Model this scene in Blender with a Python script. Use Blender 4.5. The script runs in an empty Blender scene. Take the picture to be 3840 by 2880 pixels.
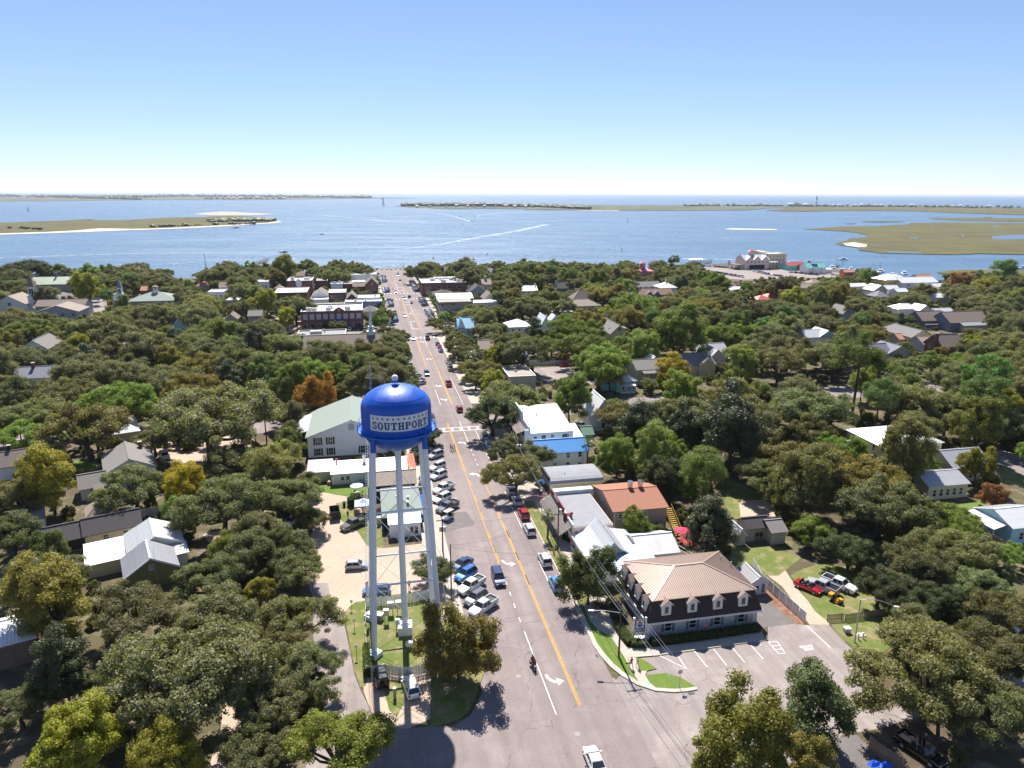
import bpy, math, random
import numpy as np
from mathutils import Vector, Matrix, Quaternion
sc = bpy.context.scene
COL = sc.collection
R_ = math.radians
# ---------------------------------------------------------------- camera
HAZE = 3.2e-5
CAM_H = 65.0; FPX = 2667.0; ROLL = math.atan(10/3840.0); PITCH = math.atan((1440-726.0)/FPX)
cam = bpy.data.cameras.new('camera'); camo = bpy.data.objects.new('camera', cam); COL.objects.link(camo)
cam.sensor_width = 36.0; cam.lens = FPX/3840*36.0; cam.clip_start = 0.5; cam.clip_end = 200000
camo.matrix_world = Matrix.Translation((0,0,CAM_H)) @ Matrix.Rotation(math.pi/2-PITCH,4,'X') @ Matrix.Rotation(ROLL,4,'Z')
sc.camera = camo
# ---------------------------------------------------------------- sky and sun
SUN_EL, SUN_AZ = 52.5, 9.2          # the sun stands 9 degrees to the left of straight ahead
w = bpy.data.worlds.new('World'); sc.world = w; w.use_nodes = True
nt = w.node_tree; bg = nt.nodes['Background']
sky = nt.nodes.new('ShaderNodeTexSky'); sky.sky_type = 'NISHITA'; sky.sun_disc = False
sky.sun_elevation = R_(SUN_EL); sky.sun_rotation = R_(-SUN_AZ); sky.altitude = 10
sky.air_density = 0.8; sky.dust_density = 0.0; sky.ozone_density = 6.0
wb = nt.nodes.new('ShaderNodeVectorMath'); wb.operation = 'MULTIPLY'; wb.inputs[1].default_value = (1.03,.99,1.07)      # white balance of the whole sky
gm = nt.nodes.new('ShaderNodeGamma'); gm.inputs[1].default_value = .8
nt.links.new(sky.outputs[0], wb.inputs[0]); nt.links.new(wb.outputs[0], gm.inputs[0]); nt.links.new(gm.outputs[0], bg.inputs[0]); bg.inputs[1].default_value = 0.1
SUNV = Vector((-math.sin(R_(SUN_AZ))*math.cos(R_(SUN_EL)), math.cos(R_(SUN_AZ))*math.cos(R_(SUN_EL)), math.sin(R_(SUN_EL))))
sl = bpy.data.lights.new('sun', 'SUN'); sl.energy = 4.8; sl.angle = R_(0.53); sl.color = (1.0,0.955,0.88)
so = bpy.data.objects.new('sun', sl); COL.objects.link(so); so.rotation_euler = SUNV.to_track_quat('Z','Y').to_euler(); so.location = (0,0,300)
vs = sc.view_settings; vs.view_transform = 'Standard'; vs.look = 'None'; vs.gamma = 1; vs.use_curve_mapping = False
vs.exposure = 0.93
sc.cycles.max_bounces = 6; sc.cycles.diffuse_bounces = 4; sc.cycles.glossy_bounces = 3; sc.cycles.transmission_bounces = 4
sc.cycles.transparent_max_bounces = 6; sc.cycles.sample_clamp_indirect = 6; sc.cycles.caustics_reflective = False; sc.cycles.caustics_refractive = False
sc.cycles.use_denoising = True
# ---------------------------------------------------------------- where things stand
def _rot(u, v):
    c, s = math.cos(ROLL), math.sin(ROLL)
    return u*c-v*s, u*s+v*c
def G(x, y, z=0.0):
    """ground point (height z) seen at photo position x, y"""
    u, v = _rot((x-1920)/FPX, (1440-y)/FPX)
    d = (u, math.cos(PITCH)+v*math.sin(PITCH), -math.sin(PITCH)+v*math.cos(PITCH))
    t = (z-CAM_H)/d[2]
    return (d[0]*t, d[1]*t)
def PX(X, Y, Z):
    dz = Z-CAM_H
    f = Y*math.cos(PITCH)-dz*math.sin(PITCH)
    v = (Y*math.sin(PITCH)+dz*math.cos(PITCH))/f; u = X/f
    c, s = math.cos(ROLL), math.sin(ROLL)
    u, v = u*c+v*s, -u*s+v*c
    return (1920+u*FPX, 1440-v*FPX, f)
ROWY = {'a':2160, 'b':1440, 'c':960}
def q(rc, x, y): return (960*int(rc[1])+x/2.304, ROWY[rc[0]]+y/2.304)
def Gq(rc, x, y, z=0.0): return G(*q(rc, x, y), z)
RD = (-0.1994, 0.9799); RN = (0.9799, 0.1994)            # along the main street / across it
GRID = math.atan2(RN[1], RN[0])
def S(s, t): return (RD[0]*s+RN[0]*t, RD[1]*s+RN[1]*t)
def toST(X, Y): return (X*RD[0]+Y*RD[1], X*RN[0]+Y*RN[1])
# ---------------------------------------------------------------- objects
def setp(o, label=None, cat=None, group=None, kind=None):
    if label: o['label'] = label
    if cat: o['category'] = cat
    if group: o['group'] = group
    if kind: o['kind'] = kind
    return o
def empty(name, loc=(0,0,0), rz=0.0, label=None, cat=None, group=None):
    o = bpy.data.objects.new(name, None); COL.objects.link(o); o.empty_display_size = 0.5
    o.location = loc; o.rotation_euler = (0,0,rz)
    return setp(o, label, cat, group)
def link(name, mesh, parent=None, loc=(0,0,0), rz=0.0, mat=None, scale=None, color=None):
    o = bpy.data.objects.new(name, mesh); COL.objects.link(o)
    o.location = loc; o.rotation_euler = (0,0,rz)
    if scale is not None: o.scale = (scale,)*3 if not isinstance(scale, (tuple,list)) else scale
    if color is not None: o.color = (*color, 1.0)
    if parent: o.parent = parent
    if mat and not mesh.materials: mesh.materials.append(mat)
    return o
def copy_tree(o, parent=None, color=None):
    c = o.copy(); COL.objects.link(c)
    if parent: c.parent = parent
    for ch in o.children: copy_tree(ch, c)
    return c
class MB:
    """collects shapes; build() makes ONE mesh object"""
    def __init__(s): s.v=[]; s.f=[]; s.m=None
    def at(s, loc=(0,0,0), rz=0.0): s.m = Matrix.Translation(loc) @ Matrix.Rotation(rz,4,'Z'); return s
    def _p(s, pts, faces):
        n=len(s.v)
        s.v += [tuple(s.m @ Vector(p)) for p in pts] if s.m else [tuple(p) for p in pts]
        s.f += [tuple(i+n for i in f) for f in faces]; return s
    def box(s, c, size, rz=0.0):
        x,y,z=[k/2 for k in size]; cr,sr=math.cos(rz),math.sin(rz); P=[]
        for k in (-z,z):
            for a,b in ((-x,-y),(x,-y),(x,y),(-x,y)): P.append((c[0]+a*cr-b*sr, c[1]+a*sr+b*cr, c[2]+k))
        return s._p(P, [(3,2,1,0),(4,5,6,7),(0,1,5,4),(1,2,6,5),(2,3,7,6),(3,0,4,7)])
    def bar(s, a, b, w, h=None, up=(0,0,1)):
        a,b=Vector(a),Vector(b); d=(b-a).normalized(); u=Vector(up)
        if abs(d.dot(u))>.98: u=Vector((1,0,0))
        r=d.cross(u).normalized(); u=r.cross(d); h=h or w; P=[]
        for p in (a,b):
            for i,j in ((-1,-1),(1,-1),(1,1),(-1,1)): P.append(tuple(p+r*(i*w/2)+u*(j*h/2)))
        return s._p(P, [(3,2,1,0),(4,5,6,7),(0,1,5,4),(1,2,6,5),(2,3,7,6),(3,0,4,7)])
    def tube(s, a, b, r0, r1=None, n=8, cap=True):
        a,b=Vector(a),Vector(b); d=(b-a).normalized(); r1=r0 if r1 is None else r1
        u=Vector((0,0,1)) if abs(d.z)<.95 else Vector((1,0,0)); r=d.cross(u).normalized(); u=r.cross(d); P=[]
        for p,rr in ((a,r0),(b,r1)):
            for k in range(n): t=2*math.pi*k/n; P.append(tuple(p+(r*math.cos(t)+u*math.sin(t))*rr))
        F=[(k,(k+1)%n,n+(k+1)%n,n+k) for k in range(n)]
        if cap: F+=[tuple(range(n-1,-1,-1)),tuple(range(n,2*n))]
        return s._p(P,F)
    def path(s, pts, r, n=6):
        for a,b in zip(pts,pts[1:]):
            if (Vector(a)-Vector(b)).length>1e-5: s.tube(a,b,r,r,n)
        return s
    def prism(s, poly, z0, z1, bottom=True):
        n=len(poly)
        if sum(poly[i][0]*poly[(i+1)%n][1]-poly[(i+1)%n][0]*poly[i][1] for i in range(n))<0: poly=poly[::-1]
        P=[(p[0],p[1],z0) for p in poly]+[(p[0],p[1],z1) for p in poly]
        F=[(k,(k+1)%n,n+(k+1)%n,n+k) for k in range(n)]+[tuple(range(n,2*n))]
        if bottom: F.append(tuple(range(n-1,-1,-1)))
        return s._p(P,F)
    def sheet(s, poly, z):
        n=len(poly)
        if sum(poly[i][0]*poly[(i+1)%n][1]-poly[(i+1)%n][0]*poly[i][1] for i in range(n))<0: poly=poly[::-1]
        return s._p([(p[0],p[1],z) for p in poly],[tuple(range(n))])
    def lathe(s, prof, n=32, c=(0,0), a0=0.0, a1=2*math.pi):
        full=abs(a1-a0-2*math.pi)<1e-6; m=n if full else n+1; P=[]
        for r,z in prof:
            for k in range(m): t=a0+(a1-a0)*k/n; P.append((c[0]+r*math.cos(t), c[1]+r*math.sin(t), z))
        F=[]
        for i in range(len(prof)-1):
            for k in range(n):
                k2=(k+1)%m; F.append((i*m+k,i*m+k2,(i+1)*m+k2,(i+1)*m+k))
        return s._p(P,F)
    def ball(s, c, r, n=10, rings=6):
        rx,ry,rz=(r,r,r) if not isinstance(r,(tuple,list)) else r; P=[(c[0],c[1],c[2]-rz)]
        for i in range(1,rings):
            t=-math.pi/2+math.pi*i/rings
            for k in range(n): a=2*math.pi*k/n; P.append((c[0]+rx*math.cos(t)*math.cos(a),c[1]+ry*math.cos(t)*math.sin(a),c[2]+rz*math.sin(t)))
        P.append((c[0],c[1],c[2]+rz)); F=[]
        for k in range(n): F.append((0,1+(k+1)%n,1+k)); F.append((len(P)-1,1+(rings-2)*n+k,1+(rings-2)*n+(k+1)%n))
        for i in range(rings-2):
            for k in range(n): F.append((1+i*n+k,1+i*n+(k+1)%n,1+(i+1)*n+(k+1)%n,1+(i+1)*n+k))
        return s._p(P,F)
    def quad(s, *pts): return s._p(pts,[tuple(range(len(pts)))])
    def mesh(s, name, mat=None, smooth=None):
        me=bpy.data.meshes.new(name); me.from_pydata(s.v,[],s.f)
        if mat: me.materials.append(mat)
        if smooth:
            me.polygons.foreach_set('use_smooth',[True]*len(me.polygons))
            if smooth is not True: me.set_sharp_from_angle(angle=R_(smooth))
        me.update(); return me
    def build(s, name, mat, parent=None, smooth=None, **k): return link(name, s.mesh(name,mat,smooth), parent, **k)
# ---------------------------------------------------------------- materials
def lin(r,g,b):
    f=lambda c: (c/255/12.92) if c/255<=.04045 else ((c/255+.055)/1.055)**2.4
    return (f(r),f(g),f(b))
_mats={}
def N(nt_, t, **k):
    n=nt_.nodes.new(t)
    for a,b in k.items(): setattr(n,a,b)
    return n
def pm(name, col=None, rough=.75, metal=0.0, var=.12, scale=2.0, bump=0.0, bscale=20.0, spec=.3, coord='Object', col2=None, coat=0.0, emit=None, stretch=None):
    """principled with noise-broken colour; col None takes the object's own colour"""
    if name in _mats: return _mats[name]
    m=bpy.data.materials.new(name); m.use_nodes=True; t=m.node_tree; L=t.links.new; b=t.nodes['Principled BSDF']
    b.inputs['Roughness'].default_value=rough; b.inputs['Metallic'].default_value=metal; b.inputs['Specular IOR Level'].default_value=spec
    if coat: b.inputs['Coat Weight'].default_value=coat; b.inputs['Coat Roughness'].default_value=.05
    tc=N(t,'ShaderNodeTexCoord'); src=tc.outputs[coord]
    if coord=='World':
        pass
    if stretch:
        mp=N(t,'ShaderNodeMapping'); mp.inputs['Scale'].default_value=stretch; L(src,mp.inputs[0]); src=mp.outputs[0]
    nz=N(t,'ShaderNodeTexNoise'); nz.inputs['Scale'].default_value=scale; nz.inputs['Detail'].default_value=6; nz.inputs['Roughness'].default_value=.65; L(src,nz.inputs[0])
    if col is None:
        oi=N(t,'ShaderNodeObjectInfo'); base=oi.outputs['Color']
    if col2 is not None:
        rp=N(t,'ShaderNodeMapRange'); rp.inputs[1].default_value=.38; rp.inputs[2].default_value=.62; L(nz.outputs[0],rp.inputs[0])
        mx=N(t,'ShaderNodeMix',data_type='RGBA'); L(rp.outputs[0],mx.inputs[0]); mx.inputs[6].default_value=(*col,1); mx.inputs[7].default_value=(*col2,1); base=mx.outputs[2]
    rr=N(t,'ShaderNodeMapRange'); rr.inputs[1].default_value=.25; rr.inputs[2].default_value=.75; rr.inputs[3].default_value=1-var; rr.inputs[4].default_value=1+var
    if col2 is not None:
        n2=N(t,'ShaderNodeTexNoise'); n2.inputs['Scale'].default_value=scale*7; n2.inputs['Detail'].default_value=4; L(src,n2.inputs[0]); L(n2.outputs[0],rr.inputs[0])
    else: L(nz.outputs[0],rr.inputs[0])
    vm=N(t,'ShaderNodeVectorMath',operation='SCALE'); L(rr.outputs[0],vm.inputs['Scale'])
    if col is not None and col2 is None: vm.inputs[0].default_value=col
    else: L(base,vm.inputs[0])
    L(vm.outputs[0],b.inputs['Base Color'])
    if bump:
        bn=N(t,'ShaderNodeTexNoise'); bn.inputs['Scale'].default_value=bscale; bn.inputs['Detail'].default_value=4; L(src,bn.inputs[0])
        bp=N(t,'ShaderNodeBump'); bp.inputs['Strength'].default_value=bump; bp.inputs['Distance'].default_value=.05; L(bn.outputs[0],bp.inputs['Height']); L(bp.outputs[0],b.inputs['Normal'])
    if emit: b.inputs['Emission Color'].default_value=(*emit,1); b.inputs['Emission Strength'].default_value=1
    _mats[name]=m; return m
def wave_mat(name, col, rough=.5, metal=0.0, period=.4, axis='X', depth=.3, var=.1, spec=.35):
    """ribbed sheet or lapped boards: a wave bump plus noise"""
    m=pm(name, col, rough, metal, var, 1.2, spec=spec)
    if m.get('ribbed'): return m
    m['ribbed']=1; t=m.node_tree; L=t.links.new; b=t.nodes['Principled BSDF']
    tc=N(t,'ShaderNodeTexCoord'); wv=N(t,'ShaderNodeTexWave',wave_type='BANDS',bands_direction=axis,wave_profile='SAW'); wv.inputs['Scale'].default_value=.314/period*1.0
    L(tc.outputs['Object'],wv.inputs[0]); bp=N(t,'ShaderNodeBump'); bp.inputs['Strength'].default_value=depth; bp.inputs['Distance'].default_value=.04
    L(wv.outputs[1] if len(wv.outputs)>1 else wv.outputs[0],bp.inputs['Height']); L(bp.outputs[0],b.inputs['Normal'])
    return m
def brick_mat(name, c1, c2, mortar, scale=1.0, rough=.85):
    if name in _mats: return _mats[name]
    m=bpy.data.materials.new(name); m.use_nodes=True; t=m.node_tree; L=t.links.new; b=t.nodes['Principled BSDF']; b.inputs['Roughness'].default_value=rough
    b.inputs['Specular IOR Level'].default_value=.2
    tc=N(t,'ShaderNodeTexCoord'); sp=N(t,'ShaderNodeSeparateXYZ'); L(tc.outputs['Object'],sp.inputs[0])
    ad=N(t,'ShaderNodeMath',operation='ADD'); L(sp.outputs[0],ad.inputs[0]); L(sp.outputs[1],ad.inputs[1]); cb=N(t,'ShaderNodeCombineXYZ'); L(ad.outputs[0],cb.inputs[0]); L(sp.outputs[2],cb.inputs[1])
    br=N(t,'ShaderNodeTexBrick'); br.inputs['Color1'].default_value=(*c1,1); br.inputs['Color2'].default_value=(*c2,1); br.inputs['Mortar'].default_value=(*mortar,1)
    br.inputs['Scale'].default_value=scale; br.inputs['Brick Width'].default_value=.3; br.inputs['Row Height'].default_value=.1; br.inputs['Mortar Size'].default_value=.012; L(cb.outputs[0],br.inputs[0])
    nz=N(t,'ShaderNodeTexNoise'); nz.inputs['Scale'].default_value=.8; nz.inputs['Detail'].default_value=5; L(tc.outputs['Object'],nz.inputs[0])
    rr=N(t,'ShaderNodeMapRange'); rr.inputs[1].default_value=.3; rr.inputs[2].default_value=.7; rr.inputs[3].default_value=.82; rr.inputs[4].default_value=1.15; L(nz.outputs[0],rr.inputs[0])
    vm=N(t,'ShaderNodeVectorMath',operation='SCALE'); L(br.outputs[0],vm.inputs[0]); L(rr.outputs[0],vm.inputs['Scale']); L(vm.outputs[0],b.inputs['Base Color'])
    bp=N(t,'ShaderNodeBump'); bp.inputs['Strength'].default_value=.5; bp.inputs['Distance'].default_value=.02; bp.invert=True; L(br.outputs[1],bp.inputs['Height']); L(bp.outputs[0],b.inputs['Normal'])
    _mats[name]=m; return m
def leaf_mat(name, gloss=.35, trans=.28, rough=.5):
    m=bpy.data.materials.new(name); m.use_nodes=True; t=m.node_tree; L=t.links.new; b=t.nodes['Principled BSDF']; out=t.nodes['Material Output']
    b.inputs['Roughness'].default_value=rough; b.inputs['Specular IOR Level'].default_value=gloss
    oi=N(t,'ShaderNodeObjectInfo'); tc=N(t,'ShaderNodeTexCoord'); nz=N(t,'ShaderNodeTexNoise'); nz.inputs['Scale'].default_value=5.0; nz.inputs['Detail'].default_value=3; L(tc.outputs['Object'],nz.inputs[0])
    wn=N(t,'ShaderNodeTexWhiteNoise',noise_dimensions='3D'); ge=N(t,'ShaderNodeVectorMath',operation='SCALE'); ge.inputs['Scale'].default_value=22.0; L(tc.outputs['Object'],ge.inputs[0])
    fl=N(t,'ShaderNodeVectorMath',operation='FLOOR'); L(ge.outputs[0],fl.inputs[0]); L(fl.outputs[0],wn.inputs[0])
    rr=N(t,'ShaderNodeMapRange'); rr.inputs[1].default_value=.3; rr.inputs[2].default_value=.7; rr.inputs[3].default_value=.72; rr.inputs[4].default_value=1.3; L(nz.outputs[0],rr.inputs[0])
    r2=N(t,'ShaderNodeMapRange'); r2.inputs[3].default_value=.75; r2.inputs[4].default_value=1.25; L(wn.outputs[0],r2.inputs[0])
    mu=N(t,'ShaderNodeMath',operation='MULTIPLY'); L(rr.outputs[0],mu.inputs[0]); L(r2.outputs[0],mu.inputs[1])
    r4=N(t,'ShaderNodeMapRange'); r4.inputs[3].default_value=.94; r4.inputs[4].default_value=1.36; L(oi.outputs['Random'],r4.inputs[0]); m4=N(t,'ShaderNodeMath',operation='MULTIPLY'); L(mu.outputs[0],m4.inputs[0]); L(r4.outputs[0],m4.inputs[1])
    vm=N(t,'ShaderNodeVectorMath',operation='SCALE'); L(oi.outputs['Color'],vm.inputs[0]); L(m4.outputs[0],vm.inputs['Scale'])
    hs=N(t,'ShaderNodeHueSaturation'); L(vm.outputs[0],hs.inputs['Color']); r3=N(t,'ShaderNodeMapRange'); r3.inputs[3].default_value=.462; r3.inputs[4].default_value=.505; L(wn.outputs[0],r3.inputs[0]); a5=N(t,'ShaderNodeMath',operation='MULTIPLY_ADD'); L(oi.outputs['Random'],a5.inputs[0]); a5.inputs[1].default_value=.03; L(r3.outputs[0],a5.inputs[2]); L(a5.outputs[0],hs.inputs['Hue'])
    L(hs.outputs[0],b.inputs['Base Color'])
    tr=N(t,'ShaderNodeBsdfTranslucent'); g2=N(t,'ShaderNodeVectorMath',operation='MULTIPLY'); L(hs.outputs[0],g2.inputs[0]); g2.inputs[1].default_value=(1.5,1.55,.55); L(g2.outputs[0],tr.inputs[0])
    ms=N(t,'ShaderNodeMixShader'); ms.inputs[0].default_value=trans; L(b.outputs[0],ms.inputs[1]); L(tr.outputs[0],ms.inputs[2]); L(ms.outputs[0],out.inputs[0])
    return m
WHITE=(.78,.78,.78)
M=dict(
 white=pm('white_paint',(.76,.76,.76),.5,var=.05), trim=pm('white_trim',(.72,.72,.70),.5,var=.05),
 glass=pm('window_glass',(.025,.03,.035),.06,var=.2,spec=.6), dark=pm('dark_opening_fill',(.02,.02,.022),.7), blackmetal=pm('black_metal',(.03,.03,.032),.5),
 conc=pm('concrete',(.42,.37,.31),.9,var=.14,scale=1.3,bump=.15), kerb=pm('kerb_concrete',(.46,.41,.35),.9,var=.16,scale=2),
 galv=pm('galvanised_metal',(.42,.43,.45),.4,.6,var=.1), wood=pm('weathered_wood',(.20,.16,.12),.85,var=.25,scale=6,stretch=(1,1,.2)),
 pole=pm('pole_wood',(.085,.062,.048),.9,var=.3,scale=5,stretch=(4,4,.4)), rubber=pm('rubber',(.018,.018,.018),.85),
 black=pm('black_paint',(.012,.012,.014),.35), red=pm('red_paint',(.42,.02,.02),.45), blue=pm('blue_paint',(.02,.10,.45),.45),
 paint=pm('car_paint',None,.22,.15,var=.03,scale=1,spec=.5,coat=.8), plain=pm('plain_paint',None,.6,var=.08,scale=1.5), cloth=pm('cloth',None,.9,var=.15,scale=8),
 chrome=pm('chrome',(.6,.6,.62),.15,1.0), plate=pm('licence_plate',(.6,.6,.55),.5), skin=pm('skin',(.45,.26,.17),.6),
 yellow=pm('yellow_marking',(.62,.30,.03),.8,var=.22,scale=1.2), marking=pm('white_marking',(.72,.70,.68),.8,var=.16,scale=1.5),
 bark=pm('bark',(.075,.06,.05),.95,var=.35,scale=5,bump=.6,bscale=6,stretch=(1,1,.35)), palmbark=pm('palm_bark',(.16,.12,.085),.95,var=.3,scale=8),
 leaf=leaf_mat('leaf',.25,.36,.55), gloss_leaf=leaf_mat('glossy_leaf',gloss=.35,trans=.2,rough=.5), needle=leaf_mat('needle',gloss=.2,trans=.28,rough=.6),
)
# ================================================================ water, land, far shores
def water_mat():
    m=bpy.data.materials.new('water'); m.use_nodes=True; t=m.node_tree; L=t.links.new; b=t.nodes['Principled BSDF']
    b.inputs['Roughness'].default_value=.30; b.inputs['IOR'].default_value=1.33; b.inputs['Specular IOR Level'].default_value=.5
    ge=N(t,'ShaderNodeNewGeometry')
    def nz(scale,st,det=3):
        mp=N(t,'ShaderNodeMapping'); mp.inputs['Scale'].default_value=st; mp.inputs['Rotation'].default_value=(0,0,.35); L(ge.outputs['Position'],mp.inputs[0])
        n=N(t,'ShaderNodeTexNoise'); n.inputs['Scale'].default_value=scale; n.inputs['Detail'].default_value=det; n.inputs['Roughness'].default_value=.6; L(mp.outputs[0],n.inputs[0]); return n
    big=nz(.004,(1,1.8,1),4); rp=N(t,'ShaderNodeValToRGB'); rp.color_ramp.elements[0].position=.35; rp.color_ramp.elements[0].color=(.055,.115,.19,1); rp.color_ramp.elements[1].position=.68; rp.color_ramp.elements[1].color=(.08,.15,.235,1)
    L(big.outputs[0],rp.inputs[0]); L(rp.outputs[0],b.inputs['Base Color'])
    n1=nz(.28,(1,1.5,1),3); n2=nz(1.6,(1,1.3,1),3); n3=nz(.03,(.6,2.2,1),3)
    b1=N(t,'ShaderNodeBump'); b1.inputs['Strength'].default_value=.55; b1.inputs['Distance'].default_value=1.5; L(n1.outputs[0],b1.inputs['Height'])
    b2=N(t,'ShaderNodeBump'); b2.inputs['Strength'].default_value=.6; b2.inputs['Distance'].default_value=.32; L(n2.outputs[0],b2.inputs['Height']); L(b1.outputs[0],b2.inputs['Normal'])
    b3=N(t,'ShaderNodeBump'); b3.inputs['Strength'].default_value=.35; b3.inputs['Distance'].default_value=2.5; L(n3.outputs[0],b3.inputs['Height']); L(b2.outputs[0],b3.inputs['Normal'])
    L(b3.outputs[0],b.inputs['Normal'])
    wp=nz(.011,(.5,2.0,1),5); rr=N(t,'ShaderNodeMapRange'); rr.inputs[1].default_value=.35; rr.inputs[2].default_value=.65; rr.inputs[3].default_value=.18; rr.inputs[4].default_value=.42; L(wp.outputs[0],rr.inputs[0]); L(rr.outputs[0],b.inputs['Roughness'])
    return m
SEA=-1.2
mb=MB(); xs=[-60000,-12000,-3000,0,3000,12000,60000]; ys=[300,700,1500,4000,12000,30000,70000]
for i in range(6):
    for j in range(6): mb.quad((xs[i],ys[j],SEA),(xs[i+1],ys[j],SEA),(xs[i+1],ys[j+1],SEA),(xs[i],ys[j+1],SEA))
setp(mb.build('water',water_mat()),kind='structure')
def ground_mat(name, cols, scales=(.05,.35,3.0), bump=.4, rough=.95):
    """three colours mixed by two noises, fine grain on top"""
    m=bpy.data.materials.new(name); m.use_nodes=True; t=m.node_tree; L=t.links.new; b=t.nodes['Principled BSDF']; b.inputs['Roughness'].default_value=rough; b.inputs['Specular IOR Level'].default_value=.15
    ge=N(t,'ShaderNodeNewGeometry')
    def nz(s,d=6):
        n=N(t,'ShaderNodeTexNoise'); n.inputs['Scale'].default_value=s; n.inputs['Detail'].default_value=d; n.inputs['Roughness'].default_value=.62; L(ge.outputs['Position'],n.inputs[0]); return n
    def rng(n,a,b_,c=0,d=1):
        r=N(t,'ShaderNodeMapRange'); r.inputs[1].default_value=a; r.inputs[2].default_value=b_; r.inputs[3].default_value=c; r.inputs[4].default_value=d; L(n.outputs[0],r.inputs[0]); return r
    m1=N(t,'ShaderNodeMix',data_type='RGBA'); L(rng(nz(scales[0]),.42,.58).outputs[0],m1.inputs[0]); m1.inputs[6].default_value=(*cols[0],1); m1.inputs[7].default_value=(*cols[1],1)
    m2=N(t,'ShaderNodeMix',data_type='RGBA'); L(rng(nz(scales[1]),.5,.66).outputs[0],m2.inputs[0]); L(m1.outputs[2],m2.inputs[6]); m2.inputs[7].default_value=(*cols[2],1)
    f=nz(scales[2],4); vm=N(t,'ShaderNodeVectorMath',operation='SCALE'); L(m2.outputs[2],vm.inputs[0]); L(rng(f,.25,.75,.8,1.2).outputs[0],vm.inputs['Scale']); L(vm.outputs[0],b.inputs['Base Color'])
    if bump:
        bp=N(t,'ShaderNodeBump'); bp.inputs['Strength'].default_value=bump; bp.inputs['Distance'].default_value=.08; L(f.outputs[0],bp.inputs['Height']); L(bp.outputs[0],b.inputs['Normal'])
    return m
def road_mat(name, cols, scales, bump, rough):
    """weathered asphalt: ground_mat plus wheel-track streaks along the street, cracks and oil spots"""
    m=ground_mat(name,cols,scales,bump,rough); t=m.node_tree; L=t.links.new; b=t.nodes['Principled BSDF']; src=b.inputs['Base Color'].links[0].from_socket; ge=N(t,'ShaderNodeNewGeometry')
    mp=N(t,'ShaderNodeMapping'); mp.inputs['Rotation'].default_value=(0,0,-GRID); L(ge.outputs['Position'],mp.inputs[0]); m2=N(t,'ShaderNodeMapping'); m2.inputs['Scale'].default_value=(.55,.012,1); L(mp.outputs[0],m2.inputs[0])
    n1=N(t,'ShaderNodeTexNoise'); n1.inputs['Scale'].default_value=1.0; n1.inputs['Detail'].default_value=4; L(m2.outputs[0],n1.inputs[0]); r1=N(t,'ShaderNodeMapRange'); r1.inputs[1].default_value=.3; r1.inputs[2].default_value=.7; r1.inputs[3].default_value=.84; r1.inputs[4].default_value=1.12; L(n1.outputs[0],r1.inputs[0])
    nw=N(t,'ShaderNodeTexNoise'); nw.inputs['Scale'].default_value=.35; nw.inputs['Detail'].default_value=4; L(ge.outputs['Position'],nw.inputs[0]); mx=N(t,'ShaderNodeVectorMath',operation='MULTIPLY_ADD'); L(nw.outputs[1],mx.inputs[0]); mx.inputs[1].default_value=(4,4,0); L(ge.outputs['Position'],mx.inputs[2])
    vo=N(t,'ShaderNodeTexVoronoi',feature='DISTANCE_TO_EDGE'); vo.inputs['Scale'].default_value=.085; L(mx.outputs[0],vo.inputs[0]); r2=N(t,'ShaderNodeMapRange'); r2.inputs[1].default_value=.0015; r2.inputs[2].default_value=.0045; r2.inputs[3].default_value=.66; r2.inputs[4].default_value=1; L(vo.outputs[0],r2.inputs[0])
    n3=N(t,'ShaderNodeTexNoise'); n3.inputs['Scale'].default_value=.5; n3.inputs['Detail'].default_value=2; L(ge.outputs['Position'],n3.inputs[0]); r3=N(t,'ShaderNodeMapRange'); r3.inputs[1].default_value=.66; r3.inputs[2].default_value=.74; r3.inputs[3].default_value=1; r3.inputs[4].default_value=.8; L(n3.outputs[0],r3.inputs[0])
    a=N(t,'ShaderNodeMath',operation='MULTIPLY'); L(r1.outputs[0],a.inputs[0]); L(r2.outputs[0],a.inputs[1]); c=N(t,'ShaderNodeMath',operation='MULTIPLY'); L(a.outputs[0],c.inputs[0]); L(r3.outputs[0],c.inputs[1]); v=N(t,'ShaderNodeVectorMath',operation='SCALE'); L(src,v.inputs[0]); L(c.outputs[0],v.inputs['Scale']); L(v.outputs[0],b.inputs['Base Color'])
    return m
M['land']=ground_mat('land_soil',((.10,.078,.05),(.105,.10,.045),(.21,.165,.115)))
M['sand']=ground_mat('sandy_lot',((.50,.375,.285),(.45,.34,.26),(.40,.325,.27)),(.08,.3,2.5),.3)
M['grass']=ground_mat('dry_grass',((.12,.155,.036),(.18,.18,.065),(.27,.22,.12)),(.16,.5,5),.6)
M['lawn']=ground_mat('lawn',((.105,.175,.026),(.125,.185,.034),(.16,.19,.06)),(.2,.7,6),.6)
M['mulch']=ground_mat('mulch',((.20,.10,.065),(.25,.14,.09),(.30,.2,.13)),(.4,1.5,9),.6)
M['asphalt']=road_mat('asphalt',((.225,.185,.178),(.25,.207,.198),(.272,.226,.216)),(.045,.22,6),.12,.9)
M['asphalt2']=ground_mat('patched_asphalt',((.15,.135,.132),(.17,.152,.148),(.19,.17,.164)),(.1,.5,6),.15,.9)
M['asphalt3']=road_mat('worn_asphalt',((.262,.222,.21),(.295,.25,.236),(.34,.29,.27)),(.09,.25,6),.12,.9)
M['marsh']=ground_mat('marsh_grass',((.088,.072,.034),(.10,.106,.032),(.135,.108,.055)),(.009,.03,.4),.3)
M['beach']=ground_mat('beach_sand',((.62,.53,.43),(.58,.48,.38),(.5,.42,.34)),(.02,.1,.8),.1)
M['farland']=ground_mat('far_land',((.07,.085,.05),(.10,.11,.065),(.2,.18,.13)),(.004,.01,.05),.1)
_pz=[0]
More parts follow.
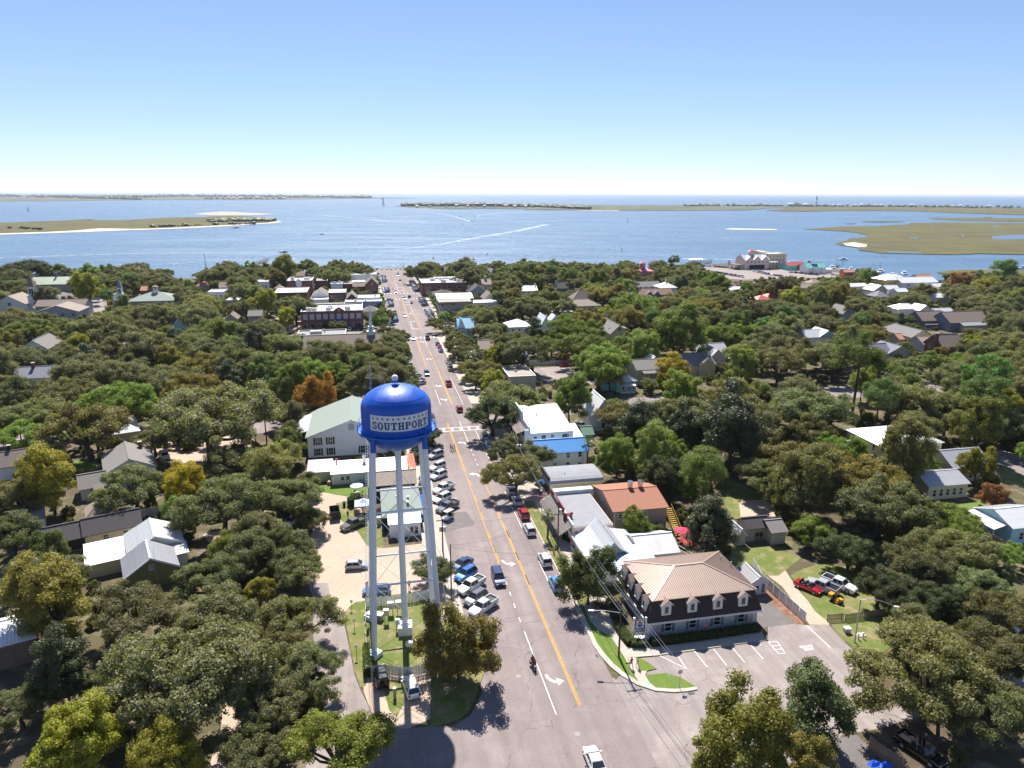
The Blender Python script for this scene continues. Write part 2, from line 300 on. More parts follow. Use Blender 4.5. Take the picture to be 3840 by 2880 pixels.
def patch(name, pts, mat, z, st=False):
    _pz[0]+=1; z=z+_pz[0]*.00035
    P=[S(*p) for p in pts] if st else pts
    return setp(MB().sheet(P,z).build(name,M[mat]),kind='structure')
# the town's land: a raised sheet with a shoreline
shore=[(-2500,520),(-900,530),(-560,538),(-447,545),(-380,546),(-332,552),(-260,562),(-200,576),(-150,600),(-125,640),(-110,650),(-60,655),(-45,640),(-20,615),(40,602),(93,602),(140,614),(165,650),(190,690),(225,705),(262,712),(280,672),(290,642),(307,602),(320,560),(336,532),(352,518),(390,522),(470,540),(560,515),(700,540),(1600,520),(2600,540)]
mb=MB(); mb.prism([(-2500,-900),(2600,-900)]+shore[::-1],-3.0,0.0,False)
setp(mb.build('ground',M['land']),kind='structure')
def bank(name, pts, mat, z1=-.55, pxs=True):
    P=[G(*p,SEA) for p in pts] if pxs else pts
    return setp(MB().prism(P,-3.0,z1,False).build(name,M[mat]),kind='structure')
def e5(x,y): return (x*.57866,680+y*.57866)
def e6(x,y): return (1280+x*.57866,680+y*.57866)
def e7(x,y): return (2560+x*.57866,680+y*.57866)
# marsh island on the left with its beach
bank('beach',[e5(*p) for p in [(-300,352),(0,346),(300,337),(640,325),(860,316),(1000,312),(1300,300),(1560,284),(1760,272),(1826,263),(1800,256),(1500,262),(1000,290),(600,300),(0,325),(-300,335)]],'beach',-.95)
bank('marsh_island',[e5(*p) for p in [(-300,345),(0,338),(300,328),(500,318),(640,305),(860,308),(1000,306),(1200,297),(1400,287),(1600,277),(1740,268),(1800,258),(1790,246),(1640,231),(1500,223),(1380,228),(1300,234),(1100,236),(1000,241),(800,252),(620,253),(590,246),(380,256),(0,270),(-300,276)]],'marsh')
bank('sandbar',[e5(*p) for p in [(1255,212),(1320,204),(1440,196),(1530,199),(1640,206),(1775,212),(1700,217),(1400,220)]],'sand',-1.0)
# marsh on the right
bank('marsh',[e7(*p) for p in [(785,312),(900,317),(1020,324),(1120,333),(1200,352),(1190,364),(1080,374),(1060,386),(990,405),(1030,418),(1130,432),(1145,448),(1230,458),(1280,467),(1500,473),(1700,478),(1870,475),(1900,470),(2300,480),(2600,480),(2600,280),(2212,272),(1960,271),(1700,268),(1480,270),(1455,281),(1250,291),(1100,294),(1000,297),(900,306)]],'marsh')
bank('marsh_bank',[e7(*p) for p in [(1160,260),(1260,258),(1400,259),(1440,264),(1280,268),(1180,265)]],'marsh')
bank('marsh_bank',[e7(*p) for p in [(1590,238),(1800,237),(2100,240),(2500,246),(2500,264),(2100,262),(1800,255),(1640,246)]],'marsh')
bank('marsh_bank',[e7(*p) for p in [(1055,275),(1120,275),(1100,278),(1065,278)]],'marsh')
bank('marsh_bank',[e7(*p) for p in [(1950,232),(2010,232),(2000,236),(1960,236)]],'marsh')
bank('sandbar',[e7(*p) for p in [(270,308),(340,305),(460,308),(620,310),(600,315),(420,314),(300,312)]],'beach',-.98)
bank('beach',[e7(*p) for p in [(1040,405),(1110,398),(1195,412),(1190,428),(1140,430),(1060,420)]],'beach',-.45)
for pp in ([(1325,452),(1420,456),(1550,459),(1540,465),(1340,461)],[(1800,345),(1830,350),(1815,356)],[(2000,355),(2080,352),(2200,345),(2230,350),(2210,375),(2100,378),(2010,375)],[(1465,364),(1520,362),(1525,369),(1470,369)],[(2010,290),(2055,289),(2050,295),(2015,295)]):
    setp(MB().sheet([G(*e7(*p),-.5) for p in pp],-.5).build('pond',bpy.data.materials['water']),kind='structure')
bank('marsh_point',[q('c3',*p) for p in [(1462,146),(1500,158),(1600,164),(1760,165),(2300,175),(2300,128),(2000,124),(1700,124),(1560,130)]],'marsh')
# far barrier islands
bank('far_island',[e5(*p) for p in [(-600,130),(0,130),(300,130),(520,127),(700,124),(900,122),(1300,122),(1600,122),(1800,119),(2212,114),(2500,112),(2700,111),(2700,109),(2212,100),(1800,92),(1300,88),(800,84),(0,84),(-600,84)]],'farland',.2)
bank('far_island',[e6(*p) for p in [(350,162),(420,168),(560,178),(760,181),(1000,178),(1180,181),(1200,186),(1560,188),(1800,190),(2212,190),(2640,188),(2760,176),(2900,172),(2900,158),(2400,155),(2212,155),(1800,156),(1500,152),(1200,150),(900,148),(600,150),(420,155)]],'farland',.2)
bank('far_island',[e7(*p) for p in [(540,190),(640,196),(800,197),(1000,192),(1300,192),(1480,194),(1620,200),(1960,212),(2300,222),(2600,226),(2600,176),(2000,168),(1500,162),(1000,160),(800,160),(700,170),(660,178)]],'marsh',.2)
bank('beach',[e6(*p) for p in [(345,162),(420,168),(560,180),(600,179),(480,170),(400,163)]],'beach',-.3)
bank('beach',[e6(*p) for p in [(1480,186),(1700,189),(1800,190),(1800,193),(1560,190)]],'beach',-.3)
# ================================================================ streets, pavements, lots
Z1,Z2,Z3,Z4=.004,.008,.012,.016
TL,TR=12.5,30.7
# main street: three lanes with parking; wider beyond the second crossing
patch('road',[(52,TL),(52,TR),(350,TR),(362,36.2),(600,36.2),(640,48),(650,48),(650,-8),(640,-8),(600,9.6),(362,9.6),(350,TL)],'asphalt',Z2,True)
patch('cross_street',[(199,-420),(199,430),(213,430),(213,-420)],'asphalt',Z1,True)
patch('cross_street',[(333,-420),(333,430),(346,430),(346,-420)],'asphalt',Z1,True)
patch('cross_street',[(460,-420),(460,330),(478,330),(478,-420)],'asphalt',Z1,True)
patch('cross_street',[(52,-200),(52,TL+1),(68,TL+1),(70,-6),(68,-200)],'asphalt',Z1,True)
# forecourt and private drive on the right: one worn asphalt sheet
A2=lambda *p:[Gq('a2',*k) for k in p]
A3=lambda *p:[Gq('a3',*k) for k in p]
lot=A2((640,1130),(760,800),(900,900),(1060,720),(1260,695),(2212,545))+A3((0,425),(240,412),(330,425),(520,420),(650,560),(820,720),(830,880),(930,1010),(860,1130),(910,1215),(740,1265),(620,1400),(520,1500),(380,1700),(-300,1900),(-800,1800))
patch('parking_lot',lot,'asphalt3',Z1)
patch('driveway',A3((620,1400),(770,1370),(1000,1660),(1060,1760),(300,1800)),'asphalt2',Z2)
patch('driveway',A3((-120,150),(0,190),(240,412),(0,440),(-200,470)),'asphalt2',Z2)
patch('brick_strip',A3((-80,60),(0,100),(325,410),(250,420),(-60,160)),'mulch',Z3)
patch('cross_street',A3((820,1200),(1000,1160),(1480,1000),(1700,920),(2700,700),(2700,1000),(1900,1230),(1480,1150),(1000,1310),(780,1350),(700,1300)),'asphalt3',Z1)
patch('gravel_track',[G(2400+x*1.1347,1800+y*1.1347) for x,y in [(300,262),(330,240),(440,240),(475,290),(520,360),(600,450),(640,478),(560,478),(520,420),(470,352),(405,302)]],'sand',Z1)
# sand lot behind the tower, side lane, verge
B1=lambda *p:[Gq('b1',*k) for k in p]
A1=lambda *p:[Gq('a1',*k) for k in p]
patch('sand_lot',B1((300,1000),(420,900),(560,930),(700,960),(880,960),(930,1160),(990,1215),(1100,1230),(1100,1420),(1500,1370),(1560,1440),(1560,1850),(900,1900),(700,2000),(600,1950),(480,1800),(380,1500),(390,1300),(330,1200)),'sand',Z1)
patch('lane',A1((480,60),(620,60),(640,160),(700,250),(740,330),(770,450),(800,600),(830,740),(850,850),(900,980),(960,1100),(1000,1200),(1100,1400),(1160,1700),(400,1700),(560,1400),(600,1200),(560,1000),(500,600)),'asphalt3',Z2)
patch('verge',A1((800,270),(860,225),(950,210),(950,950),(900,960),(860,830),(830,680),(790,480),(760,360)),'grass',Z3)
patch('tower_lawn',A1((940,190),(1520,120),(1640,240),(1560,760),(1340,900),(1100,880),(940,860)),'grass',Z1)
patch('sand_lot',A1((930,870),(1260,860),(1500,840),(1640,900),(1500,1240),(1290,1330),(1140,1300),(1000,1180),(930,1000)),'sand',Z1)
patch('verge',A1((1120,900),(1270,900),(1280,1100),(1220,1220),(1150,1160),(1110,1000)),'grass',Z2)
patch('lawn_strip',B1((500,880),(650,860),(950,880),(980,950),(830,980),(600,940),(520,930)),'lawn',Z2)
patch('lawn_strip',B1((690,1030),(860,1000),(880,1100),(980,1200),(1100,1260),(1100,1420),(960,1400),(880,1280),(760,1200),(700,1150)),'grass',Z3)
patch('patched_asphalt',[S(*p) for p in [(137.5,12.9),(137.5,18.2),(131,19.2),(129,12.9)]],'asphalt2',Z3)
patch('cross_street',A1((1140,1290),(1290,1320),(1500,1300),(1700,1300),(1850,1210),(1960,1000),(2080,740),(2230,690),(2400,1950),(800,1950),(1000,1700)),'asphalt',Z3)
# kerbs and pavements (real steps)
def slab(name, poly, mat='conc', h=.13, st=True):
    P=[S(*p) for p in poly] if st else poly
    return setp(MB().prism(P,-.1,h).build(name,M[mat]),kind='structure')
for a,b in ((98.5,199),(213,333),(346,460)):
    tl = TL if b<400 else 9.6
    slab('kerb',[(a,tl-.25),(b,tl-.25),(b,tl),(a,tl)],'kerb',.15)
    slab('sidewalk',[(a,tl-(4.6 if b<220 else 3.2)),(b,tl-(4.6 if b<220 else 3.2)),(b,tl-.25),(a,tl-.25)],'conc',.13)
for a,b in ((98,190),(216,330),(349,458)):
    tr = TR if b<400 else 36.2
    slab('kerb',[(a,tr),(b,tr),(b,tr+.25),(a,tr+.25)],'kerb',.15)
    slab('sidewalk',[(a,tr+2.7 if b<220 else tr+.25),(b,tr+2.7 if b<220 else tr+.25),(b,tr+6.0),(a,tr+6.0)],'conc',.13)
slab('sidewalk',[(140,TR+.25),(188,TR+.25),(188,TR+2.7),(140,TR+2.7)],'conc',.128)
slab('verge',[(98,TR+.25),(140,TR+.25),(140,TR+2.7),(98,TR+2.7)],'grass',.12)
for a,b in ((480,590),):
    slab('kerb',[(a,9.35),(b,9.35),(b,9.6),(a,9.6)],'kerb',.15); slab('sidewalk',[(a,6),(b,6),(b,9.35),(a,9.35)])
    slab('kerb',[(a,36.2),(b,36.2),(b,36.45),(a,36.45)],'kerb',.15); slab('sidewalk',[(a,36.45),(b,36.45),(b,40),(a,40)])
# corner by the tree left: curved kerb and bed
cb=A1((1505,1305),(1640,1280),(1750,1240),(1830,1180),(1870,1120),(1990,790),(2080,700),(1750,290),(1640,240),(1560,760),(1510,860))
slab('planting_bed',cb,'grass',.1,False)
# corner on the right: curved kerb, grass strip, pavement
kp=A2((520,230),(600,400),(655,500),(700,600),(760,690),(850,790),(950,870),(1080,945),(1240,998),(1400,1010),(1520,1002),(1605,985))
kin=A2((560,215),(640,385),(690,490),(735,585),(795,670),(880,765),(975,845),(1095,918),(1245,972),(1395,982),(1510,975),(1590,962))
slab('kerb',kp+kin[::-1],'kerb',.15,False)
slab('lawn_strip',kin[:8]+A2((1050,850),(960,690),(850,525),(745,470),(680,400),(610,250)),'lawn',.13,False)
slab('lawn_wedge',kin[8:]+A2((1450,880),(1330,845),(1150,862),(1190,930)),'lawn',.13,False)
slab('lawn_wedge',A2((1062,702),(1100,825),(1165,825),(1250,805),(1150,735)),'lawn',.12,False)
slab('sidewalk',A2((610,250),(680,400),(745,470),(850,525),(960,690),(1050,850),(1095,918),(1245,972),(1190,930),(1150,862),(1165,826),(1100,826),(1062,700),(1260,690),(2190,560),(2140,440),(1180,620),(990,620),(900,480),(850,360),(700,230)),'conc',.125,False)
setp(MB().sheet(A2((1112,930),(1180,922),(1196,950),(1122,958)),.135).build('tactile_pad',pm('tactile_blue',(.25,.48,.72),.8)),kind='structure')
slab('drain_grate',A2((715,680),(735,675),(752,700),(730,706)),'blackmetal',.02,False)
slab('drain_grate',A2((1520,1012),(1570,1004),(1585,1020),(1530,1030)),'blackmetal',.02,False)
slab('kerb',A2((1062,696),(1258,684),(1262,692),(1066,706)),'kerb',.15,False)
# lawns and yards
patch('lawn',A3((230,30),(190,0),(300,-60),(500,-120),(760,-60),(1000,300),(1150,560),(1000,650),(830,690),(650,540),(520,400),(400,300)),'grass',Z2)
patch('lawn',A3((560,400),(900,350),(1150,560),(1000,650),(830,700),(700,560)),'grass',Z3)
B2=lambda *p:[Gq('b2',*k) for k in p]
patch('yard',B2((1760,830),(1900,830),(2212,980),(2212,1200),(1960,1200),(1800,1000)),'grass',Z1)
patch('yard',B2((1960,1010),(2212,1000),(2300,1180),(1980,1190)),'sand',Z2)
patch('yard',B2((1840,1420),(2212,1400),(2500,1500),(2300,1659),(1950,1640)),'grass',Z1)
B3=lambda *p:[Gq('b3',*k) for k in p]
patch('cross_street',B3((1880,590),(2000,560),(2400,700),(2700,820),(2700,1000),(2212,790),(1960,680)),'asphalt3',Z1)
patch('lawn',B3((1960,690),(2212,800),(2500,930),(2500,1010),(2212,890),(2000,860),(1980,760)),'grass',Z2)
patch('yard',B3((1600,1060),(1850,1000),(2212,1080),(2400,1120),(2400,1200),(1900,1200),(1720,1150)),'lawn',Z2)
patch('mulch_bed',B3((1850,1010),(2050,990),(2212,1060),(2212,1090),(1950,1090)),'mulch',Z3)
patch('yard',B3((1800,1240),(2000,1300),(2212,1420),(2500,1560),(2500,1700),(2212,1560),(1900,1340)),'grass',Z2)
C=lambda rc,*p:[Gq(rc,*k) for k in p]
patch('parking_lot',C('c2',(1640,80),(1800,95),(2212,105),(2250,190),(2000,205),(1740,190),(1690,140)),'asphalt3',Z2)
patch('parking_lot',C('c3',(-100,100),(100,90),(400,130),(700,150),(640,190),(200,190),(-100,200)),'asphalt3',Z2)
patch('parking_lot',C('c1',(780,640),(1060,620),(1080,690),(780,690)),'asphalt3',Z2)
patch('parking_lot',C('c1',(100,560),(250,520),(400,560),(400,640),(200,690),(130,650)),'sand',Z1)
patch('parking_lot',C('c0',(680,380),(880,370),(920,520),(740,530)),'asphalt3',Z1)
patch('parking_lot',C('c2',(170,970),(480,950),(640,1060),(700,1110),(330,1110),(210,1050)),'asphalt3',Z1)
patch('tennis_court',C('c0',(490,300),(620,300),(640,360),(500,370)),'asphalt2',Z2)
patch('lawn',C('c1',(0,860),(180,870),(120,980),(0,990)),'lawn',Z1)
patch('lawn',C('c1',(980,540),(1100,540),(1110,590),(1000,590)),'lawn',Z1)
patch('lawn',B1((640,100),(860,70),(930,150),(640,190)),'grass',Z1)
patch('lane',C('b0',(1300,540),(1700,420),(2212,480),(2212,760),(1750,700),(1400,680)),'sand',Z1)
patch('lane',C('b0',(1750,1300),(2000,1240),(2212,1040),(2300,1100),(2100,1330),(1850,1420)),'sand',Z1)
patch('lane',A1((-280,1000),(-40,800),(60,900),(-120,1200),(-60,1400),(-300,1800),(-420,1700),(-300,1300)),'sand',Z1)
patch('yard',C('b0',(640,660),(830,640),(840,740),(640,760)),'lawn',Z1)
# road markings: yellow lines, lane lines, arrows, crossings, parking bays
def strip(mb, s0, t0, s1, t1, w):
    a,b=Vector(S(s0,t0)),Vector(S(s1,t1)); d=(b-a).normalized(); n=Vector((-d.y,d.x))*w/2
    mb.quad((*(a-n),0),(*(b-n),0),(*(b+n),0),(*(a+n),0))
def marking(name, mb, mat, z=Z4):
    o=mb.build(name,M[mat]); o.location.z=z; return setp(o,kind='structure')
def line(s0,t0,s1,t1,w=.13,mat='marking',name='lane_line'):
    mb=MB(); strip(mb,s0,t0,s1,t1,w); n=mb.f[0]
    if (Vector(mb.v[1])-Vector(mb.v[0])).cross(Vector(mb.v[2])-Vector(mb.v[1])).z<0: mb.f=[n[::-1]]
    return marking(name,mb,mat)
def dbl(s0,s1,t,broken=False,side=1):
    line(s0,t-.13*side,s1,t-.13*side,.14,'yellow','yellow_line')
    if not broken: line(s0,t+.13*side,s1,t+.13*side,.14,'yellow','yellow_line')
    else:
        s=s0+2
        while s<s1-3: line(s,t+.13*side,s+3.2,t+.13*side,.14,'yellow','yellow_line'); s+=9.2
dbl(76,131,24.7,False); line(131,24.55,160,24.55,.14,'yellow','yellow_line'); 
for s in (106.5,115,124,133,142,151): line(s,24.85,s+3.4,24.85,.14,'yellow','yellow_line')
line(112,20.9,160,20.9,.14,'yellow','yellow_line')
for s in (115,124,133,142,151): line(s,21.15,s+3.4,21.15,.14,'yellow','yellow_line')
dbl(160,198,21.0)
line(75,21.2,93.5,21.05); line(179,24.7,199,24.7)
for s in (96,100,103.6,107.2): line(s,21.0,s+1.3,21.0)
for s in (163,166.5,170,173.5): line(s,24.6,s+1.3,24.6)
line(128,28.1,146,28.1,.12); line(104,28.3,114,28.25,.12); line(160,28.1,190,28.1,.12); line(216,28.1,250,28.1,.12)
dbl(217,262,24.7); dbl(262,300,24.7,True,-1); dbl(252,300,21.0,True); dbl(300,326,21.0); line(217,21.0,236,21.0); line(308,24.7,327,24.7)
for s in (239,242.5,246): line(s,21,s+1.2,21)
for s in (290,294,298,302): line(s,24.7,s+1.2,24.7)
dbl(346,405,24.7); line(350,21,372,21); dbl(385,455,21.0); line(405,24.7,452,24.7)
dbl(486,520,24.7); line(486,21,520,21); dbl(520,560,20.5); line(540,24.5,575,24.5)
def arrow(s,t,flip=1,fwd=1,name='turn_arrow'):
    """a hooked turn arrow, about 4 m long"""
    P=[(-1.6,-.55),(-1.6,-.15)]; mb=MB()
    prev=None
    for k in range(9):
        a=k/8*math.pi/2; x=-1.4+1.5*math.sin(a); y=-.75+1.2*(1-math.cos(a))
        nx,ny=math.cos(a),math.sin(a)
        p=((x-ny*.0-(-.22)*ny, y-.22*nx),(x-.22*ny, y+.22*nx))
        if prev: mb.quad((*prev[0],0),(*p[0],0),(*p[1],0),(*prev[1],0))
        prev=p
    mb.quad((-.62,.45,0),(.82,.45,0),(.1,1.5,0))
    # local x = along the street, y = across
    out=MB()
    for f in mb.f:
        pts=[]
        for i in f:
            x,y,_=mb.v[i]; pts.append((*S(s+fwd*x*1.15, t+flip*y*.95-flip*.3),0))
        a_=(Vector(pts[1])-Vector(pts[0])).cross(Vector(pts[2])-Vector(pts[1])).z
        out.quad(*(pts if a_>0 else pts[::-1]))
    marking(name,out,'marking')
for s,f,w_ in ((81.3,1,-1),(114.1,1,-1),(157.8,-1,1),(180.5,-1,1),(222.5,1,-1),(240,1,-1),(283,-1,1),(318,-1,1),(350.5,1,-1),(372,1,-1),(398,-1,1),(431,-1,1),(442,-1,1),(497,1,-1),(516,-1,1)): arrow(s,22.85,f,w_)
def crossing(s, t0, t1, n, w=3.0):
    mb=MB()
    for t in np.linspace(t0,t1,n): strip(mb,s-w/2+.2,t,s+w/2-.2,t,.55)
    strip(mb,s-w/2,t0-1,s-w/2,t1+1,.28); strip(mb,s+w/2,t0-1,s+w/2,t1+1,.28)
    for i,f in enumerate(mb.f):
        P=[Vector(mb.v[k]) for k in f]
        if (P[1]-P[0]).cross(P[2]-P[1]).z<0: mb.f[i]=f[::-1]
    marking('crosswalk',mb,'marking')
crossing(192,14.5,29,7); crossing(328,14.5,29.5,8)
def zebra(s,t0,t1,n):
    mb=MB()
    for t in np.linspace(t0,t1,n): strip(mb,s-1.3,t,s+1.3,t,.6)
    for i,f in enumerate(mb.f):
        P=[Vector(mb.v[k]) for k in f]
        if (P[1]-P[0]).cross(P[2]-P[1]).z<0: mb.f[i]=f[::-1]
    marking('crosswalk',mb,'marking')
zebra(456,11,35,12); zebra(483,11,35,12)
for i in range(12): line(96.5+i*4.75 if i<6 else 135.4+(i-6)*4.75,17.0,(96.5+i*4.75 if i<6 else 135.4+(i-6)*4.75)-3.3,13.0,.12,'marking','bay_line') if i not in (4,5) else None
for i in range(8): line(228+i*4.9,17.0,224.7+i*4.9,13.0,.12,'marking','bay_line')
for i in range(24): line(352+i*4.2,15.6,349+i*4.2,10.2,.12,'marking','bay_line'); line(352+i*4.2,30.6,349+i*4.2,35.8,.12,'marking','bay_line')
def gl(a,b,w=.12):
    a,b=Vector(a),Vector(b); d=(b-a).normalized(); n=Vector((-d.y,d.x))*w/2
    P=[(*(a-n),0),(*(b-n),0),(*(b+n),0),(*(a+n),0)]
    marking('bay_line',MB().quad(*P),'marking',.0205)
for x0,y0,x1,y1 in ((1280,690,1510,805),(1420,672,1510,805),(1578,652,1690,790),(1740,630,1855,772),(1895,610,2010,745),(2055,588,2170,718)):
    gl(Gq('a2',x0,y0),Gq('a2',x1,y1))
for x0,y0,x1,y1 in ((-180,450,-60,600),(0,570,95,675),(80,570,150,672),(0,570,80,570),(25,605,115,600),(50,635,135,632),(80,670,155,670),(330,425,540,620)):
    gl(Gq('a3',x0,y0),Gq('a3',x1,y1))
_tmp=bpy.data.scenes.new('workbench')
def baked(o):
    """evaluated mesh of a loose object, worked out in a scene of its own"""
    _tmp.collection.objects.link(o); vl=_tmp.view_layers[0]; vl.update(); me=bpy.data.meshes.new_from_object(o.evaluated_get(vl.depsgraph)); bpy.data.objects.remove(o); return me
def text_mesh(txt, size=1.0, depth=0.0, align='CENTER', bold=0.0):
    c=bpy.data.curves.new('lettering','FONT'); c.body=txt; c.size=size; c.extrude=depth; c.align_x=align; c.align_y='CENTER'; c.offset=bold; c.resolution_u=3
    return baked(bpy.data.objects.new('lettering',c))
def painted(txt, px0, px1, size):
    a,b=Vector(G(*px0)),Vector(G(*px1)); me=text_mesh(txt,1.0,bold=.01); xs_=[v.co.x for v in me.vertices]; k=(b-a).length/(max(xs_)-min(xs_)); me.materials.append(M['marking'])
    c=(a+b)/2; o=link('painted_lettering',me,loc=(c.x,c.y,.021),rz=math.atan2(b.y-a.y,b.x-a.x),scale=(k,k*size,1)); setp(o,kind='structure')
painted('PRIVATE',q('a3',278,618),q('a3',388,606),1.5); painted('DRIVE',q('a3',312,640),q('a3',392,630),1.5)
for p in (q('a2',55,865),q('a2',565,1365),q('b1',1730,985),q('b1',2000,1060)):
    x,y=G(*p); o=MB().lathe([(.0,.0),(.32,.0),(.36,.0),(.36,-.01)],20).build('manhole_cover',pm('manhole',(.30,.28,.26),.8)); o.location=(x,y,.0215); setp(o,kind='structure')
# ================================================================ the water tower
def tank_mat():
    m=pm('tank_blue',(.001,.085,.50),.38,var=.22,scale=.9,spec=.5,stretch=(1.6,1.6,.25)); t=m.node_tree; L=t.links.new; b=t.nodes['Principled BSDF']
    tc=N(t,'ShaderNodeTexCoord'); mp=N(t,'ShaderNodeMapping'); mp.inputs['Scale'].default_value=(1,.35,1); L(tc.outputs['Object'],mp.inputs[0])
    nz=N(t,'ShaderNodeTexNoise'); nz.inputs['Scale'].default_value=1.3; nz.inputs['Detail'].default_value=8; nz.inputs['Roughness'].default_value=.75; L(mp.outputs[0],nz.inputs[0])
    r=N(t,'ShaderNodeMapRange'); r.inputs[1].default_value=.4; r.inputs[2].default_value=.6; r.inputs[3].default_value=.36; r.inputs[4].default_value=.60; L(nz.outputs[0],r.inputs[0]); L(r.outputs[0],b.inputs['Roughness'])
    return m
TB=tank_mat(); TBL=pm('balcony_blue',(.004,.13,.52),.45,var=.1); LEGW=pm('leg_white',(.70,.73,.78),.45,var=.12,scale=2.0,stretch=(2,2,.15)); SIGNW=pm('sign_white',(.66,.70,.74),.5,var=.04); SIGNB=pm('sign_blue',(.015,.06,.22),.5,var=.05)
TX,TY=-16.25,95.5
tw=empty('water_tower',(TX,TY,0),0,'blue domed water tower on tall white legs, lettered SOUTHPORT','water tower')
TR_=4.89
prof=[(.45,30.05),(1.2,30.1),(2.2,30.32),(3.1,30.7),(3.9,31.3),(4.45,31.95),(4.78,32.6),(TR_,33.0),(TR_,34.5),(TR_,36.2)]+[(max(.02,TR_*math.cos(a)),36.2+3.12*math.sin(a)) for a in [R_(k) for k in (8,16,24,32,40,48,56,64,72,80,86,90)]]
tank=MB().lathe(prof,72).build('tank',TB,tw,smooth=True)
MB().lathe([(4.10,37.86),(4.13,37.90),(4.17,37.84)],72).build('seam',TB,tank)
# lettering panel, wrapped round the tank
PH0,PH1=R_(-126),R_(-20); ARC=(PH1-PH0)*TR_; SZ0,SZ1=34.0,36.2
panel=MB().lathe([(TR_+.0,SZ0),(TR_+.016,SZ0),(TR_+.016,SZ1),(TR_+.0,SZ1)],40,(0,0),PH0,PH1).build('name_panel',SIGNW,tank)
def wrap(pts, eps): return [((TR_+.02+eps)*math.cos(PH0+u/TR_),(TR_+.02+eps)*math.sin(PH0+u/TR_),v) for u,v in pts]
class Glyph:
    def __init__(s): s.quads=[]
    def rect(s,x0,y0,x1,y1,n=3):
        for i in range(n):
            a=x0+(x1-x0)*i/n; b=x0+(x1-x0)*(i+1)/n; s.quads.append([(a,y0),(b,y0),(b,y1),(a,y1)])
        return s
    def ring(s,cx,cy,rx,ry,tx,ty,a0,a1,n=16):
        for i in range(n):
            p=[]
            for a,k in ((a0+(a1-a0)*i/n,0),(a0+(a1-a0)*(i+1)/n,1)):
                c,d=math.cos(R_(a)),math.sin(R_(a)); p.append(((cx+(rx-tx)*c,cy+(ry-ty)*d),(cx+rx*c,cy+ry*d)))
            s.quads.append([p[0][0],p[0][1],p[1][1],p[1][0]])
        return s
    def poly(s,*p): s.quads.append(list(p)); return s
def glyph(ch):
    g=Glyph()
    if ch=='S': g.ring(.40,.735,.37,.275,.22,.16,5,262).ring(.40,.275,.38,.285,.22,.16,-172,88); g.rect(.64,.66,.76,1.0,1); g.rect(.02,0,.14,.36,1)
    elif ch=='O': g.ring(.43,.5,.43,.52,.25,.16,0,360,26)
    elif ch=='U': g.rect(.08,.3,.34,.9).rect(.58,.3,.80,.9).ring(.44,.34,.36,.36,.25,.17,180,360,14).rect(0,.87,.42,1).rect(.48,.87,.90,1)
    elif ch=='T': g.rect(.29,.1,.57,.9).rect(0,.84,.86,1,5).rect(0,.62,.12,.86,1).rect(.74,.62,.86,.86,1).rect(.15,0,.71,.14)
    elif ch=='H': g.rect(.09,.1,.35,.9).rect(.57,.1,.83,.9).rect(.34,.42,.58,.58).rect(0,.87,.44,1).rect(.48,.87,.92,1).rect(0,0,.44,.13).rect(.48,0,.92,.13)
    elif ch in 'PR':
        g.rect(.09,.1,.35,.98).rect(0,0,.46,.13).rect(0,.88,.36,1).ring(.42,.71,.40,.29,.25,.15,-92,92,14).rect(.34,.85,.44,1,1).rect(.34,.42,.44,.57,1)
        if ch=='R': g.poly((.44,.46),(.62,.46),(.82,.10),(.55,.10)).rect(.52,0,.94,.13)
    return g
word='SOUTHPORT'; wid=dict(S=.80,O=.86,U=.90,T=.86,H=.92,P=.84,R=.94); LH=1.03; gap=.115
k=(ARC-.75)/(sum(wid[c] for c in word)+gap*8)
u=.37
for c in word:
    g=glyph(c); mb=MB()
    for i,qd in enumerate(g.quads): mb.quad(*wrap([(u+x*k,SZ0+.27+y*LH) for x,y in qd],.003+.0009*i))
    mb.build('letter',SIGNB,panel); u+=(wid[c]+gap)*k
for i in range(12):
    uc=.5+(ARC-1.0)*i/11; vc=SZ1-.42; pts=[]
    for j in range(10):
        a=math.pi/2+j*math.pi/5; rr=.23 if j%2==0 else .10; pts.append((uc+rr*math.cos(a),vc+rr*math.sin(a)))
    mb=MB(); P=wrap([(uc,vc)]+pts,.006); mb._p(P,[(0,1+j,1+(j+1)%10) for j in range(10)]); mb.build('star',SIGNB,panel)
bal=MB().lathe([(4.80,33.0),(5.53,33.0),(5.53,32.86),(4.80,32.86),(4.8,33.0)],60).build('balcony',TBL,tw)
mb=MB().lathe([(5.53,33.0),(5.56,33.0),(5.56,33.14),(5.53,33.14)],60); mb.build('toe_board',TBL,bal)
for z in (33.55,34.1):
    mb=MB()
    for i in range(48):
        a,b=2*math.pi*i/48,2*math.pi*(i+1)/48; mb.tube((5.5*math.cos(a),5.5*math.sin(a),z),(5.5*math.cos(b),5.5*math.sin(b),z),.03,.03,5,False)
    mb.build('rail',TBL,bal)
pme=MB().tube((0,0,0),(0,0,1.12),.03,.03,5).mesh('rail_post',TBL)
for i in range(24):
    a=2*math.pi*(i+.5)/24; link('rail_post',pme,bal,(5.5*math.cos(a),5.5*math.sin(a),33.0))
bme=MB().bar((4.9,0,32.1),(5.45,0,32.85),.08).mesh('bracket',TBL)
for i in range(16): link('bracket',bme,bal,rz=2*math.pi*i/16+.1)
B0=(-3.65,-5.83); LB=[B0,(5.83,-3.65),(3.65,5.83),(-5.83,3.65)]; rb=math.hypot(*B0)
def legp(i,z,extra=0.0):
    r=rb+(4.86-rb)*z/33.2+extra; return (LB[i][0]/rb*r,LB[i][1]/rb*r,z)
